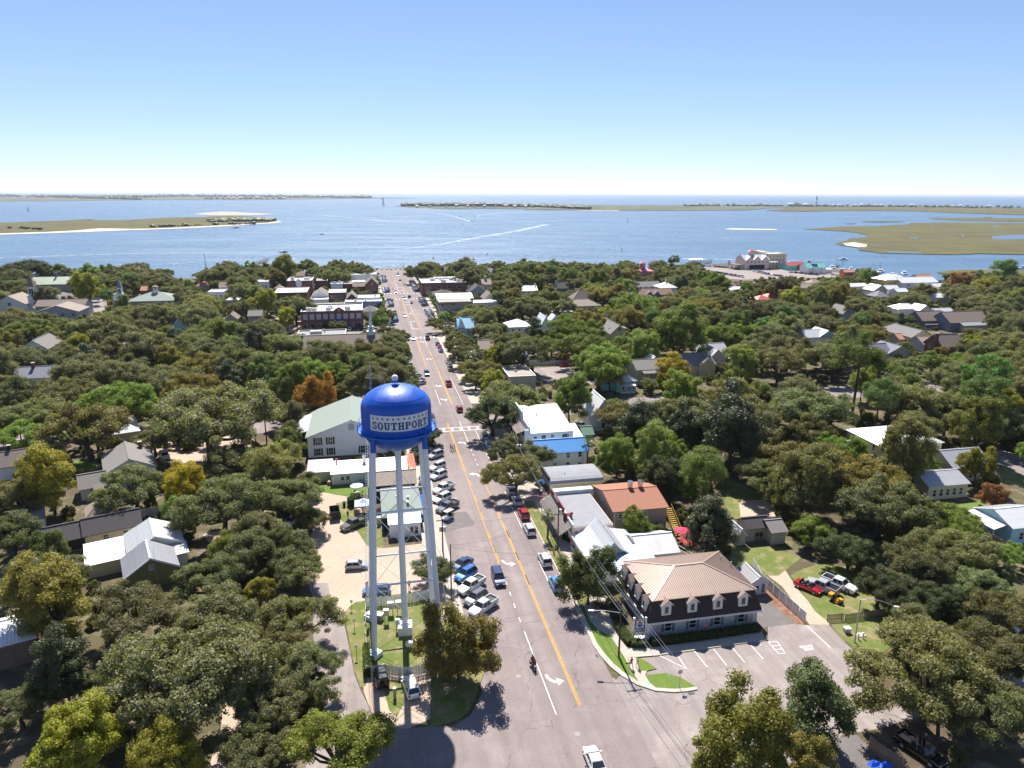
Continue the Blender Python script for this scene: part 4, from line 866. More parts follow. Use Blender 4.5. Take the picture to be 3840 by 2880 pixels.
def H(rc, A, B, E, D, roofk, rise, wall, roofm, label, name='house', cat='house', nf=0, ns=0, over=.4, panel=0.0, z=None, keep=True, W=None, root=None, snap=True, parapet=.5, w=1.0, h=1.5, style='sash', shutter=None, rows=None, conv=None, rz=None):
    f=conv or (lambda p: q(rc,*p)); b=Bld(name,label,f(A),f(B),E,D,root,W,None,cat,snap,keep,rz); b.walls(wall,roofk,rise).roof(roofm,over,panel,parapet)
    zs=rows or ([1.6] if E<5 else [1.6,4.6] if E<8.2 else [1.7,4.8,7.6] if E<11 else [1.7,4.8,7.8,10.8])
    if nf: b.row('F',nf,zs,w,h,style=style,shutter=shutter)
    if ns: b.row('R',ns,zs,w,h); b.row('L',ns,zs,w,h)
    return b
# ================================================================ buildings left of the street, near to far
LR=GRID+R_(20)      # the streets left of the tower run at a slant
# hip-roofed white cottage, grey-roofed house with wing
b=H('b0',(945,432),(1195,398),3.3,13,'hip',2.2,'beige','white','cottage under a bright white hip roof beside the giant spreading oak',ns=2,panel=.45,rz=LR)
b=H('b0',(916,768),(1335,700),4.5,13,'gable_y',2.5,'white','grey','white house with grey shingle gable and round medallion',nf=0,ns=3,rz=LR,W=10)
b.add('medallion',MB().at((b.W/2,-.06,b.E+.7)).lathe([(0,0),(.5,0)],10) and MB().box((b.W*.42,-.05,b.E+.4),(.9,.06,.9)),WM['tan'])
w2=H('b0',(690,908),(915,866),2.9,7,'gable_x',2.0,'white','grey',None,root=b,rz=LR); w2.row('F',1,[1.7],1.2,1.4,m=.5); w2.porch('F',w2.W*.55,w2.W*.85,1.6,2.6,'greytan',3)
b.chimney(b.W*.8,11,b.E+.4,2.2)
H('b0',(755,1152),(935,1098),2.6,6,'hip',1.4,'cream','tan','low tan hip-roofed outbuilding behind the long charcoal roof',name='outbuilding',cat='outbuilding',rz=LR)
b=H('b0',(728,1308),(1213,1202),2.8,6,'gable_x',2.0,'cream','dgrey','long cream building under a dark charcoal shingle roof',name='long_building',cat='building',rz=LR); b.win('F',b.W*.36,1.5,.9,1.1,'cross'); b.win('F',b.W*.72,1.5,.9,1.1,'cross')
w2=H('b0',(300,1397),(722,1312),2.6,6,'gable_x',1.9,'cream','dgrey',None,root=b,rz=LR); w2.add('carport_shade_panel',MB().box((w2.W*.83,-.03,1.1),(2.6,.1,2.0)),M['dark'])  # near-black slab on the wall, painted shade for the open carport
b=H('b0',(-130,732),(215,693),3.4,8,'gable_x',2.4,'white','darkbrown','house with a dark brown standing-seam roof at the frame edge',panel=.6,rz=LR); b.chimney(b.W*.62,4.5,b.E+1.2,2.4,.7,M['blackmetal'])
H('b0',(195,1166),(372,1163),3.1,6,'gable_x',1.6,'white','grey','small white shed under a grey roof',name='shed',cat='shed',rz=LR)
# white metal-roofed house with olive gable
b=H('b0',(1085,1655),(1532,1568),3.2,7,'gable_y',2.4,'olive','silver','olive-gabled house under silver and white metal roofs',panel=.45,rz=LR); b.win('F',b.W/2,b.E+.7,.6,.9,'cross')
b.add('lightning_rod',MB().tube((b.W*.58,-.5,b.E-2),(b.W*.58,-.5,b.E+4.2),.03,.02,5),M['galv'])
w2=H('b0',(1110,1436),(1578,1373),3.4,8,'gable_y',2.1,'white','white',None,root=b,panel=.45,rz=LR)
w3=H('b0',(755,1572),(1085,1490),2.6,7.5,'shed',.5,'cream','white',None,root=b,panel=.45,rz=LR)
w4=H('b0',(1420,1490),(1612,1448),2.6,3,'shed',.6,'white','silver',None,root=b,panel=.45,keep=False,rz=LR)
H('a0',(-260,660),(292,520),4.0,7.5,'gable_x',1.6,'brownbrick','white','brick house under a white metal roof at the far edge of the oaks',panel=.45,rz=LR)
# white hall with the green-grey roof behind the tank, and its low annexes
b=H('b1',(425,468),(1215,400),5.6,22,'gable_y',3.9,'siding','sage','large white hall with a grey-green roof behind the water tank',name='hall',cat='hall',over=.45,W=22)
gs=pm('shutter_green',(.012,.07,.045),.6)
for x,z in ((.115,4.2),(.255,4.2),(.115,1.35),(.255,1.35)): b.win('F',b.W*x,z,1.15,1.9,'cross',gs)
for x in (.62,.70): b.win('F',b.W*x,1.4,1.2,1.9,'cross',gs)
b.add('gable_vent',MB().box((b.W*.5,-.04,b.E+1.9),(1.5,.07,1.5)).box((b.W*.5,-.05,b.E+2.75),(.7,.06,.3)),WM['grey'])
Fm,_=b.face('L'); m=b.F@Fm
for i in range(5): mlink('porch_post',MB().box((3+i*3.2,-2.6,2.5),(.18,.18,5.0)).mesh('porch_post',M['trim']),b.root,m)
mlink('porch_roof',MB()._p([(2,-3.2,5.0),(17.5,-3.2,5.0),(17.5,0,5.7),(2,0,5.7),(2,-3.2,4.88),(17.5,-3.2,4.88),(17.5,0,5.5),(2,0,5.5)],[(0,1,2,3),(7,6,5,4),(0,4,5,1),(1,5,6,2),(3,7,4,0)]).mesh('porch_roof',RM['greymetal']),b.root,m)
mlink('porch_floor',MB().box((9.7,-1.4,2.6),(15,2.9,.25)).mesh('porch_floor',M['wood']),b.root,m)
mlink('porch_rail',MB().bar((2.5,-2.7,3.6),(17,-2.7,3.6),.07).bar((2.5,-2.7,3.1),(17,-2.7,3.1),.05).mesh('porch_rail',M['trim']),b.root,m)
for i in range(12): mlink('stair_tread',MB().box((16.6-i*.0,-3.6-i*.0,0),(1.2,.3,.06)).mesh('stair_tread',M['wood']),b.root,m@Matrix.Translation((0,-.27*i+2.2,2.5-.2*i)))
b=H('b1',(650,785),(1310,728),2.7,6.7,'shed',.5,'white','white','low white metal annex with glazed double doors and a chrome vent',name='annex',cat='building',over=.25,panel=.5); b.door('F',b.W*.14,1.0,2.2); b.door('F',b.W*.21,1.0,2.2)
b.add('heat_pump',MB().box((b.W*.36,-.6,.5),(1.0,.45,.9)),M['galv']); b.add('kitchen_vent',MB().tube((b.W*.43,5,2.9),(b.W*.43,5,4.6),.35,.35,12).tube((b.W*.43,5,4.6),(b.W*.43,5,5.0),.55,.55,12),M['chrome'],30); b.add('flue',MB().tube((b.W*.06,5.5,3),(b.W*.06,5.5,4.0),.15,.15,8).tube((b.W*.06,5.5,4.0),(b.W*.06,5.5,4.3),.28,.28,8),M['red'])
b=H('b1',(445,768),(650,752),2.5,6,'shed',.7,'palegreen','offwhite','pale green lean-to with worn white roof beside the annex',name='lean_to',cat='shed',over=.2)
b.add('water_heater',MB().tube((b.W*.9,-1.2,.45),(b.W*.9,-2.4,.45),.42,.42,12),pm('rust_tank',(.45,.2,.14),.7),40); b.add('tank_stand',MB().box((b.W*.9,-1.8,.15),(.7,1.4,.3)),M['wood'])
b=H('b1',(985,880),(1375,848),3.2,8,'gable_x',1.5,'charcoal','tan','brown shingle-roofed shop joined to the annex',name='shop',cat='shop')
Fm,_=b.face('R'); 
b=H('b1',(1100,1142),(1432,1124),3.1,14,'hip',1.8,'charcoal','sage','black-walled bar with a grey hip roof behind the tower legs',name='bar',cat='bar',over=.35)
bar=b
w2=Bld('annex',None,q('b1',1155,1330),q('b1',1425,1312),2.9,3.2,root=b,zref=0); w2.walls('siding','shed',.5).roof('slateblue',.2,.45); w2.win('F',w2.W*.72,1.35,.75,1.5); w2.win('F',w2.W*.86,1.35,.75,1.5); w2.win('F',w2.W*.79,1.35,.2,1.5,'plain')
for x,y in ((3,6),(5.2,5.2),(5.0,2.6)): b.add('roof_vent',MB().tube((x,y,3.8),(x,y,4.6),.16,.16,10).tube((x,y,4.6),(x,y,4.8),.28,.28,10),M['galv'])
b.add('condenser',MB().box((-.9,3,.9),(.8,.9,1.7)),M['galv'])
b.add('blue_awning',MB()._p([(b.W+.1,4,3.0),(b.W+.1,10.5,3.0),(b.W+1.1,10.5,2.3),(b.W+1.1,4,2.3)],[(0,1,2,3)])._p([(b.W+.1,4,2.95),(b.W+.1,10.5,2.95),(b.W+1.1,10.5,2.25),(b.W+1.1,4,2.25)],[(3,2,1,0)]),pm('awning_blue',(.02,.12,.55),.7))
# rusty red canopy over the pavement
aw=Bld('canopy',"rusty red corrugated canopy over the pavement behind the tower",q('b1',1312,722),q('b1',1382,712),3.2,9,cat='canopy',keep=False); rust=pm('rusty_red_metal',(.45,.085,.035),.7,.2,var=.2,scale=1.2,col2=(.42,.13,.07))
for i in range(4): aw.add('canopy_sheet',MB().box((aw.W*(i+.5)/4,4.5,3.2+.02*(i%2)),(aw.W/4-.05,9,.06)),rust)
for x,y in ((.1,.2),(aw.W-.1,.2),(.1,8.8),(aw.W-.1,8.8)): aw.add('canopy_post',MB().box((x,y,1.6),(.12,.12,3.2)),M['trim'])
# ---- houses and churches in the oaks on the left
b=H('c0',(95,1062),(622,1032),6.0,10,'gable_x',2.6,'white','bluegrey','house with a wide blue-grey roof and brick chimney among oaks',nf=5,ns=2); b.chimney(b.W*.28,4.5,b.E+1.4,2.6,1.0)
H('c0',(118,832),(463,772),5.5,15,'gable_y',3.4,'white','grey','white gabled hall with a pale grey roof beside the flagpole',name='hall',cat='hall')
b=H('c0',(-70,428),(235,425),5.0,17,'gable_y',5.2,'white','tan','white church with a tan roof and a shingled spire',name='church',cat='church'); b.win('F',b.W*.5,b.E+.6,1.6,1.6,'cross')
def steeple(b, x, y, w, zb, z1, z2, zt, smat, wall=WM['white']):
    o=b.add('bell_tower',MB().box((x,y,z1/2),(w,w,z1)),wall); b.add('tower_eave',MB().box((x,y,z1+.15),(w*1.12,w*1.12,.3)),M['trim'])
    b.add('belfry',MB().box((x,y,(z1+z2)/2+.15),(w*.78,w*.78,z2-z1)),wall); mb=MB(); r=w*.62
    P=[(x+r*math.cos(math.pi/4+k*math.pi/2),y+r*math.sin(math.pi/4+k*math.pi/2),z2+.15) for k in range(4)]+[(x,y,zt)]; mb._p(P,[(0,1,4),(1,2,4),(2,3,4),(3,0,4),(3,2,1,0)]); b.add('spire',mb,smat)
    for s_ in (-1,1): b.add('louvre',MB().box((x+s_*w*.14,y-w*.39-.04,(z1+z2)/2+.1),(w*.2,.08,(z2-z1)*.6)),M['dark'])
steeple(b,b.W+1.6,4,4.2,0,9.6,14.4,21.5,RM['greytan'])
b=H('c0',(318,482),(668,480),5.6,15,'gable_y',3.2,'grey','tan','grey parish hall with tan gabled roof next to the spired church',name='parish_hall',cat='hall'); b.win('F',b.W*.63,3.9,1.6,1.4,'cross'); b.win('F',b.W*.87,3.9,1.6,1.4,'cross')
w2=H('c0',(345,420),(690,440),6.5,12,'gable_x',2.6,'grey','greytan',None,root=b)
w3=H('c0',(235,478),(340,470),3.4,8,'gable_y',2.2,'white','tan',None,root=b,keep=False)
b=H('c0',(205,255),(643,232),5.0,16,'gable_x',4.2,'beige','green','long civic building with a pale sage metal roof by the water',name='civic_building',cat='building'); b.chimney(b.W*.57,8,b.E+3.6,3.4,1.1,WM['slate'])
b=H('c0',(905,432),(1055,370),6.0,17,'gable_y',4.2,'white','white','white wooden church with white roof and slate steeple',name='church',cat='church',ns=4); steeple(b,b.W*.9,12,3.0,0,9.0,12.5,19.0,RM['bluegrey'])
b=H('c0',(1150,368),(1478,400),4.8,20,'hip',3.6,'beige','sage','grey-roofed church hall topped with a white cupola',name='church_hall',cat='hall',over=.8)
for k in range(8):
    a=k*math.pi/4; b.add('cupola_post',MB().box((b.W*.5+1.3*math.cos(a),10+1.3*math.sin(a),9.5),(.28,.28,2.6)),M['trim'])
b.add('cupola_base',MB().box((b.W*.5,10,8.0),(3.2,3.2,.8)),M['trim']); b.add('cupola_dome',MB().lathe([(1.9,10.8),(1.9,11.0),(1.6,11.6),(.9,12.1),(0,12.3)],12,(b.W*.5,10)),WM['tan'],30)
b=H('c0',(1492,605),(1625,596),5.6,10,'gable_y',3.4,'teal','bluegrey','teal gabled house with white trim among the oaks'); b.win('F',b.W*.62,6.6,.8,1.3); b.win('F',b.W*.42,2.6,1.0,1.7)
w2=H('c0',(1478,604),(1530,600),5.4,7,'gable_x',2.6,'teal','dgrey',None,root=b,keep=False)
H('c0',(1685,258),(1795,256),3.4,12,'hip',2.4,'beige','terra','low house under a terracotta hip roof near the waterfront')
H('c0',(1890,262),(2030,256),6.0,9,'gable_x',2.2,'grey','greytan','grey two-storey house with white porches by the waterfront',nf=4).porch('F',.5,9,1.8,5.4,'greytan',5)
H('c0',(1785,322),(1945,308),4.0,13,'flat',0,'white','flatwhite','low flat white-roofed shop in front of the grey porch house',name='shop',cat='shop',nf=3)
H('c0',(1950,392),(2066,384),4.2,13,'flat',0,'white','flatwhite','flat white-roofed shed between two green trees',name='shop',cat='shop',nf=2)
H('c0',(1205,300),(1375,290),4.2,9,'gable_x',2.2,'brownbrick','terra','low house with a red-brown roof behind the cupola hall')
H('c0',(2140,520),(2260,512),5.4,9,'gable_x',2.2,'beige','grey','two-storey beige house with a grey roof beside the red dumpster lot',nf=4)
H('c0',(1940,545),(2050,540),4.4,9,'gable_y',2.4,'beige','greytan','brown-roofed bungalow with white columns under oaks',nf=2)
H('c0',(1150,880),(1500,870),2.8,6,'gable_x',1.5,'slate','dgrey','dark low outbuilding behind a park oak',name='outbuilding',cat='outbuilding',keep=False)
# ---- downtown, left of the street
d1=lambda p:(960+p[0]/2.644,980+p[1]/2.644)
d2=lambda p:(1380+p[0]/2.644,980+p[1]/2.644)
d3=lambda p:(2640+p[0]/2.6458,920+p[1]/2.6458)
lite=pm('light_pane',(.42,.44,.46),.3)
b=H('',(442,514),(1057,497),8.6,24,'flat',0,'brick','flatwhite','long red brick office block with white roof and nine bright windows',name='brick_block',cat='building',conv=d1,parapet=.7)
for i in range(9):
    for z in (6.6,2.2):
        if z<4 and i in (4,5): continue
        o=b.win('F',b.W*(.07+.108*i),z,1.9,2.3,'plain')
        if z>4: o.data=_wc.setdefault('lite',MB().quad((-.95,-.012,-1.15),(.95,-.012,-1.15),(.95,-.012,1.15),(-.95,-.012,1.15)).mesh('window',lite))
b.add('pediment',MB()._p([(b.W*.53,-.25,8.4),(b.W*.70,-.25,8.4),(b.W*.70,-.25,9.6),(b.W*.615,-.25,11.2),(b.W*.53,-.25,9.6),(b.W*.53,.3,8.4),(b.W*.70,.3,8.4),(b.W*.70,.3,9.6),(b.W*.615,.3,11.2),(b.W*.53,.3,9.6)],[(0,1,2,3,4),(9,8,7,6,5),(2,7,8,3),(3,8,9,4),(1,6,7,2),(4,9,5,0)]),WM['brick'])
b.add('pediment_cross',MB().box((b.W*.615,-.3,9.6),(.25,.1,1.2)).box((b.W*.615,-.31,9.7),(.8,.1,.25)),M['trim'])
b.add('entrance_sign',MB().box((b.W*.62,-.5,4.6),(5.0,.3,.9)),M['blue']); b.add('entrance',MB().box((b.W*.62,-.1,1.9),(4.6,.2,3.8)),WM['beige'])
for k in range(4): b.add('entrance_pane',MB().box((b.W*.62-1.6+k*1.07,-.22,1.6),(.85,.06,2.6)),M['glass'])
for x,y in ((.12,5),(.21,4),(.46,11),(.44,5),(.74,9),(.76,6)): b.unit(b.W*x,y,8.7,(2.4,2.2,1.7))
b=H('',(470,905),(1252,875),4.4,18,'gable_x',5.0,'brick','tan','brick church with a broad brown roof and a tall white needle spire',name='church',cat='church',conv=d1); b.rf.data.materials[0]=RM['greytan']
sx,sy=b.W*.865,9.5
pw=b.O+Vector((math.cos(b.ang),math.sin(b.ang)))*sx+Vector((-math.sin(b.ang),math.cos(b.ang)))*sy
def zpx(py):
    lo,hi=0,60
    for _ in range(30):
        m_=(lo+hi)/2
        if PX(pw.x,pw.y,m_)[1]>py: lo=m_
        else: hi=m_
    return lo
za,zb,zc,zd=zpx(1243),zpx(1225),zpx(1212),zpx(1133); k_=PX(pw.x,pw.y,15)[2]/FPX
MBx=lambda z0,z1,w_: MB().box((sx,sy,(z0+z1)/2),(w_,w_,z1-z0))
b.add('spire_base',MBx(za-4,za,27*k_),M['white']); b.add('spire_ledge',MBx(za,za+.25,31*k_),M['white']); b.add('spire_stage',MBx(za+.25,zb,17*k_),M['white']); b.add('spire_ledge',MBx(zb,zb+.2,20*k_),M['white']); b.add('spire_stage',MBx(zb+.2,zc,12*k_),M['white'])
b.add('louvre',MB().box((sx,sy-8.7*k_,(za+zb)/2+.1),(6*k_,.08,(zb-za)*.6)),M['galv'])
P=[(sx+6*k_*math.cos(math.pi/8+k*math.pi/4),sy+6*k_*math.sin(math.pi/8+k*math.pi/4),zc) for k in range(8)]+[(sx,sy,zd)]; b.add('spire',MB()._p(P,[(k,(k+1)%8,8) for k in range(8)]),M['white'])
w2=H('',(405,742),(890,735),5.0,12,'flat',0,'brick','flatgrey',None,root=b,conv=d1); w2.unit(w2.W*.38,5,5,(5,2.4,1.4)); w2.unit(w2.W*.12,2,5,(2,2,1.2)); w2.vent(w2.W*.55,8,5.1,.3,1.4)
b=H('',(178,320),(503,312),8.0,24,'flat',0,'brick','flatwhite','wide brick store with plain white roof and outside stair',name='brick_store',cat='shop',conv=d1,parapet=.4); b.row('F',2,[5.4],3.6,2.2,1.5)
b.add('gallery',MB().box((b.W*.42,-1.2,3.2),(b.W*.8,2.4,.3)).bar((1,-2.3,4.3),(b.W*.8,-2.3,4.3),.08),M['galv']); b.add('stair',MB().bar((b.W*.82,-2,3.2),(b.W*.5,-2,.1),1.2,.3),M['galv'])
b=H('',(303,203),(556,196),9.2,20,'flat',0,'brick','flatwhite','brick hall with a round clock in its gable',name='brick_hall',cat='hall',conv=d1,parapet=.6,ns=4); b.add('clock_gable',MB()._p([(b.W*.32,-.2,9),(b.W*.62,-.2,9),(b.W*.47,-.2,11.4),(b.W*.32,.2,9),(b.W*.62,.2,9),(b.W*.47,.2,11.4)],[(0,1,2),(5,4,3),(1,4,5,2),(3,0,2,5)]),WM['white']); b.add('clock_face',MB().lathe([(0,0),(1.7,0),(1.9,.1),(2.0,0)],24),M['white']).matrix_basis=b.F@Matrix.Translation((b.W*.47,-.28,7.6))@Matrix.Rotation(math.pi/2,4,'X'); b.unit(b.W*.2,6,9.3,(2.5,2.5,2.2)); b.unit(b.W*.75,10,9.3,(4,2.5,1.5))
H('',(553,345),(716,345),5.0,18,'gable_y',3.2,'white','grey','grey gable-roofed shop between brick blocks',name='shop',cat='shop',conv=d1)
H('',(538,384),(717,378),4.0,8,'flat',0,'white','flatwhite','low flat white-fronted shop below the grey gable',name='shop',cat='shop',conv=d1,parapet=.2)
b=H('',(717,316),(891,312),7.6,16,'flat',0,'brick','flatwhite','brick shop with four upper windows and a white roof',name='brick_shop',cat='shop',conv=d1,parapet=.3); b.row('F',4,[5.2],1.2,1.9,1.0)
H('',(897,372),(1006,366),4.6,15,'gable_y',3.0,'brick','grey','small brick shop with a curled grey gable roof',name='brick_shop',cat='shop',conv=d1)
H('',(1013,368),(1231,362),5.2,13,'flat',0,'white','flatwhite','white flat-roofed shop above the blue-grey corner store',name='shop',cat='shop',conv=d1,parapet=.3).unit(10,6,5.2)
b=H('',(882,414),(1250,400),6.4,9,'flat',0,'bluegrey','flatwhite','blue-grey corner store with white roof and white-trimmed window',name='corner_store',cat='shop',conv=d1,parapet=.5,ns=2); b.win('F',b.W*.84,4.0,2.2,1.9,'cross'); b.win('F',b.W*.5,4.0,1.6,1.9,'cross'); b.unit(b.W*.28,4,6.4); b.unit(b.W*.55,4,6.4)
H('',(530,442),(880,425),4.0,7,'flat',0,'white','flattan','low tan-roofed store behind the long brick block',name='shop',cat='shop',conv=d1,parapet=.2)
H('',(1058,497),(1210,490),3.6,9,'hip',2.2,'white','grey','small grey hip-roofed cottage beside the long brick block',conv=d1)
b=H('',(1085,226),(1210,222),6.4,16,'gable_y',4.0,'brick','greytan','brick gabled store with an arched upper window',name='brick_store',cat='shop',conv=d1); b.win('F',b.W*.5,6.6,1.3,2.0); b.row('F',3,[3.0],1.2,1.7,1.2)
b=H('',(913,138),(1196,134),7.0,14,'flat',0,'white','flatwhite','long white store with a painted side wall nearest the pier',name='store',cat='shop',conv=d1,parapet=.5)
w2=H('',(913,212),(1082,205),4.2,12,'flat',0,'white','flatwhite',None,root=b,conv=d1,parapet=.2)
H('',(597,198),(708,195),7.4,14,'flat',0,'brick','flattan','plain square brick building behind the grey gable',name='brick_building',cat='building',conv=d1,parapet=.4)
H('',(740,230),(859,226),5.4,14,'flat',0,'white','offwhite','white store with a cluttered roof of air units',name='store',cat='shop',conv=d1,parapet=.4).unit(3,5,5.5).unit(6,6,5.5).unit(8,4,5.5)
H('',(858,232),(962,228),4.8,12,'flat',0,'brick','flattan','narrow brick shop between white store and brick gable',name='brick_shop',cat='shop',conv=d1)
H('',(962,250),(1085,246),4.4,9,'gable_x',1.8,'brick','greytan','low brick shop with a sloping brown awning roof',name='brick_shop',cat='shop',conv=d1)
H('',(368,142),(526,140),4.0,13,'hip',3.0,'beige','greytan','brown hip-roofed house behind the clock hall',conv=d1,nf=3)
b=H('',(-20,216),(128,200),7.4,12,'flat',0,'white','flatwhite','white two-storey building at the edge of downtown',name='white_building',cat='building',conv=d1,nf=4); 
H('',(780,92),(835,90),4.4,9,'gable_y',3.0,'beige','greytan','tan gabled cottage behind two dark oaks near the shore',conv=d1)
H('',(172,275),(268,270),3.6,9,'hip',2.0,'white','tan','small tan-roofed house left of the wide brick store',conv=d1)
# ================================================================ buildings right of the street
# painted-brick office with tan metal hip roof above a dark mansard
gq=pm('shutter_grey_blue',(.16,.22,.25),.7)
A_=(2433,2392); B_=(2835,2339)
b=Bld('mansard_office','painted white brick office with dark mansard, tan metal roof and dormers',A_,B_,2.75,13.0,cat='office',zref=0.0,W=17.85)
b.keep=True; b.walls('whitebrick','flat')
W_,D_=b.W,b.D; zl,zm,zt=2.72,5.95,7.8; o1,i1=.5,.6
low=[(-o1,-o1,zl),(W_+o1,-o1,zl),(W_+o1,D_+o1,zl),(-o1,D_+o1,zl)]; top=[(i1,i1,zm),(W_-i1,i1,zm),(W_-i1,D_-i1,zm),(i1,D_-i1,zm)]
rf=b.add('mansard',MB()._p(low+top,[(0,1,5,4),(1,2,6,5),(2,3,7,6),(3,0,4,7),(3,2,1,0)]),RM['mansard'])
b.add('eave_board',MB().bar((-o1,-o1-.04,zl-.1),(W_+o1,-o1-.04,zl-.1),.12,.28).bar((-o1-.04,-o1,zl-.1),(-o1-.04,D_+o1,zl-.1),.12,.28).bar((W_+o1+.04,-o1,zl-.1),(W_+o1+.04,D_+o1,zl-.1),.12,.28),M['trim'])
e=.12; c=[(i1-.3,i1-.3,zm),(W_-i1+.3,i1-.3,zm),(W_-i1+.3,D_-i1+.3,zm),(i1-.3,D_-i1+.3,zm)]
hh=(D_-2*i1)/2; Ra,Rb=(i1+hh,D_/2,zt),(W_-i1-hh,D_/2,zt)
hip=mlink('roof',bpy.data.meshes.new('roof'),b.root,b.F); mb=MB()
for p in ([c[0],c[1],Rb,Ra],[c[1],c[2],Rb],[c[2],c[3],Ra,Rb],[c[3],c[0],Ra]):
    m2=b.slope(hip,p,RM['brown'],.1,panel=.34); n0=len(mb.v); mb.v+=m2.v; mb.f+=[tuple(i+n0 for i in f) for f in m2.f]
hip.data.from_pydata(mb.v,[],mb.f); hip.data.materials.append(RM['brown']); hip.data.update()
for p0,p1 in ((c[0],Ra),(c[3],Ra),(c[1],Rb),(c[2],Rb),(Ra,Rb)): b.add('hip_cap',MB().bar(Vector(p0)+Vector((0,0,.06)),Vector(p1)+Vector((0,0,.06)),.3,.07),RM['brown'],parent=hip)
def dormer(side,x):
    Fm,_=b.face(side); m=b.F@Fm@Matrix.Translation((x,-.1,-.68))
    d=mlink('dormer',MB()._p([(-.75,-.15,4.35),(.75,-.15,4.35),(.75,-.15,6.15),(0,-.15,6.75),(-.75,-.15,6.15),(-.75,1.6,4.35),(.75,1.6,4.35),(.75,1.6,6.15),(0,1.6,6.75),(-.75,1.6,6.15)],[(0,1,2,3,4),(1,6,7,2),(5,0,4,9),(2,7,8,3),(4,3,8,9)]).mesh('dormer',M['white']),b.root,m)
    mlink('dormer_roof',MB()._p([(-1.05,-.45,6.02),(0,-.45,6.9),(0,2.6,6.9),(-1.05,1.9,6.02),(1.05,-.45,6.02),(1.05,1.9,6.02),(-1.05,-.45,5.92),(0,-.45,6.8),(1.05,-.45,5.92)],[(0,1,2,3),(1,4,5,2),(0,6,7,1),(1,7,8,4)]).mesh('dormer_roof',RM['brown']),d,Matrix.Identity(4))
    f,g=win_mesh(.72,1.15,'plain'); w=mlink('dormer_window',g,d,Matrix.Translation((0,-.165,5.25))); mlink('dormer_frame',f,d,Matrix.Translation((0,-.165,5.25)))
for k in range(4): dormer('F',W_*(.14+.235*k)); 
for k in range(4): dormer('L',D_*(.14+.235*k))
for k in range(4): b.win('F',W_*(.17+.225*k),1.5,1.1,1.45,'sash',gq)
for k in range(4): b.win('L',D_*(.14+.235*k),1.5,1.2,1.6,'sash',gq)
b.add('downpipe',MB().tube((.9,-.1,0),(.9,-.1,2.7),.06,.06,6).tube((W_-.8,-.1,0),(W_-.8,-.1,2.7),.06,.06,6),M['white'])
mb=MB()
for k in range(6): mb.box((.3,-.02,.25+k*.44),(.66 if k%2 else .5,.09,.4)); 
b.add('quoins',mb,M['white'])
for x,y in ((W_*.9,D_*.72),(W_*.94,D_*.55)): b.vent(x,y,6.6,.1,.5)
office=b
# small storage shed behind it
s_=Bld('garden_shed','small white barn-doored storage shed with grey metal roof',q('a2',2055,150),q('a2',2195,150),2.4,4.6,cat='shed',zref=0.2,W=3.0); s_.walls('white','gable_y',.9).roof('greymetal',.25,.3); s_.door('F',1.1,1.3,1.9); s_.add('shutter',MB().box((2.35,-.04,1.1),(.5,.06,1.6)),gq)
# pale-blue metal lean-to and white swept-roof restaurant
b=H('b2',(800,1632),(1268,1575),2.8,6.5,'shed',.8,'white','paleblue','white building with a pale blue standing-seam roof behind the office',name='side_building',cat='building',panel=.5,over=.3)
b=Bld('white_restaurant','white restaurant with a swept bright white metal roof and long rear wing',q('b2',560,1345),q('b2',1100,1470),2.7,9.3,cat='restaurant',zref=2.7,rz=GRID,O=None,W=9.6)
b.O=Vector(S(108.2,36.2))
b.root.location=(b.O.x,b.O.y,0); n=Vector(RD); b.c=b.O+Vector(RN)*6.2+n*5.7; FOOT.append((b.c.x,b.c.y,6.5,6,GRID))
b.walls('white','flat'); 
W2,D2=b.W,b.D; rf=mlink('roof',bpy.data.meshes.new('roof'),b.root,b.F); mb=MB()
prof=[(-.7,2.5),(1.3,3.2),(2.9,4.3),(4.1,5.7),(5.2,4.5),(6.6,3.6),(8.4,3.0),(W2+.6,2.7)]
for (x0,z0),(x1,z1) in zip(prof,prof[1:]):
    pl=[(x0,-.5,z0),(x1,-.5,z1),(x1,D2+.5,z1),(x0,D2+.5,z0)]; m2=b.slope(rf,[pl[1],pl[2],pl[3],pl[0]],RM['white'],.1,panel=.5); n0=len(mb.v); mb.v+=m2.v; mb.f+=[tuple(i+n0 for i in f) for f in m2.f]
rf.data.from_pydata(mb.v,[],mb.f); rf.data.materials.append(RM['white']); rf.data.update()
for y in (-.02,D2+.02): b.add('gable_wall',MB()._p([(0,y,2.5)]+[(x,y,z-.1) for x,z in prof[1:-1]]+[(W2,y,2.5)],[tuple(range(8))] if y<1 else [tuple(range(7,-1,-1))]),WM['white'])
b.row('L',4,[1.5],1.1,1.6); b.add('flag',MB().box((-1.1,D2-.5,2.3),(.05,.9,.6)),M['red'])
w2=H('b2',(1115,1468),(1438,1446),2.6,8,'gable_x',1.7,'white','offwhite',None,root=b,over=.4); w2.chimney
w2.add('ramp_rail',MB().bar((w2.W+1,2,2.6),(w2.W+4.5,-3,1.2),.09).bar((w2.W+1,2,1.9),(w2.W+4.5,-3,.6),.07),M['trim'])
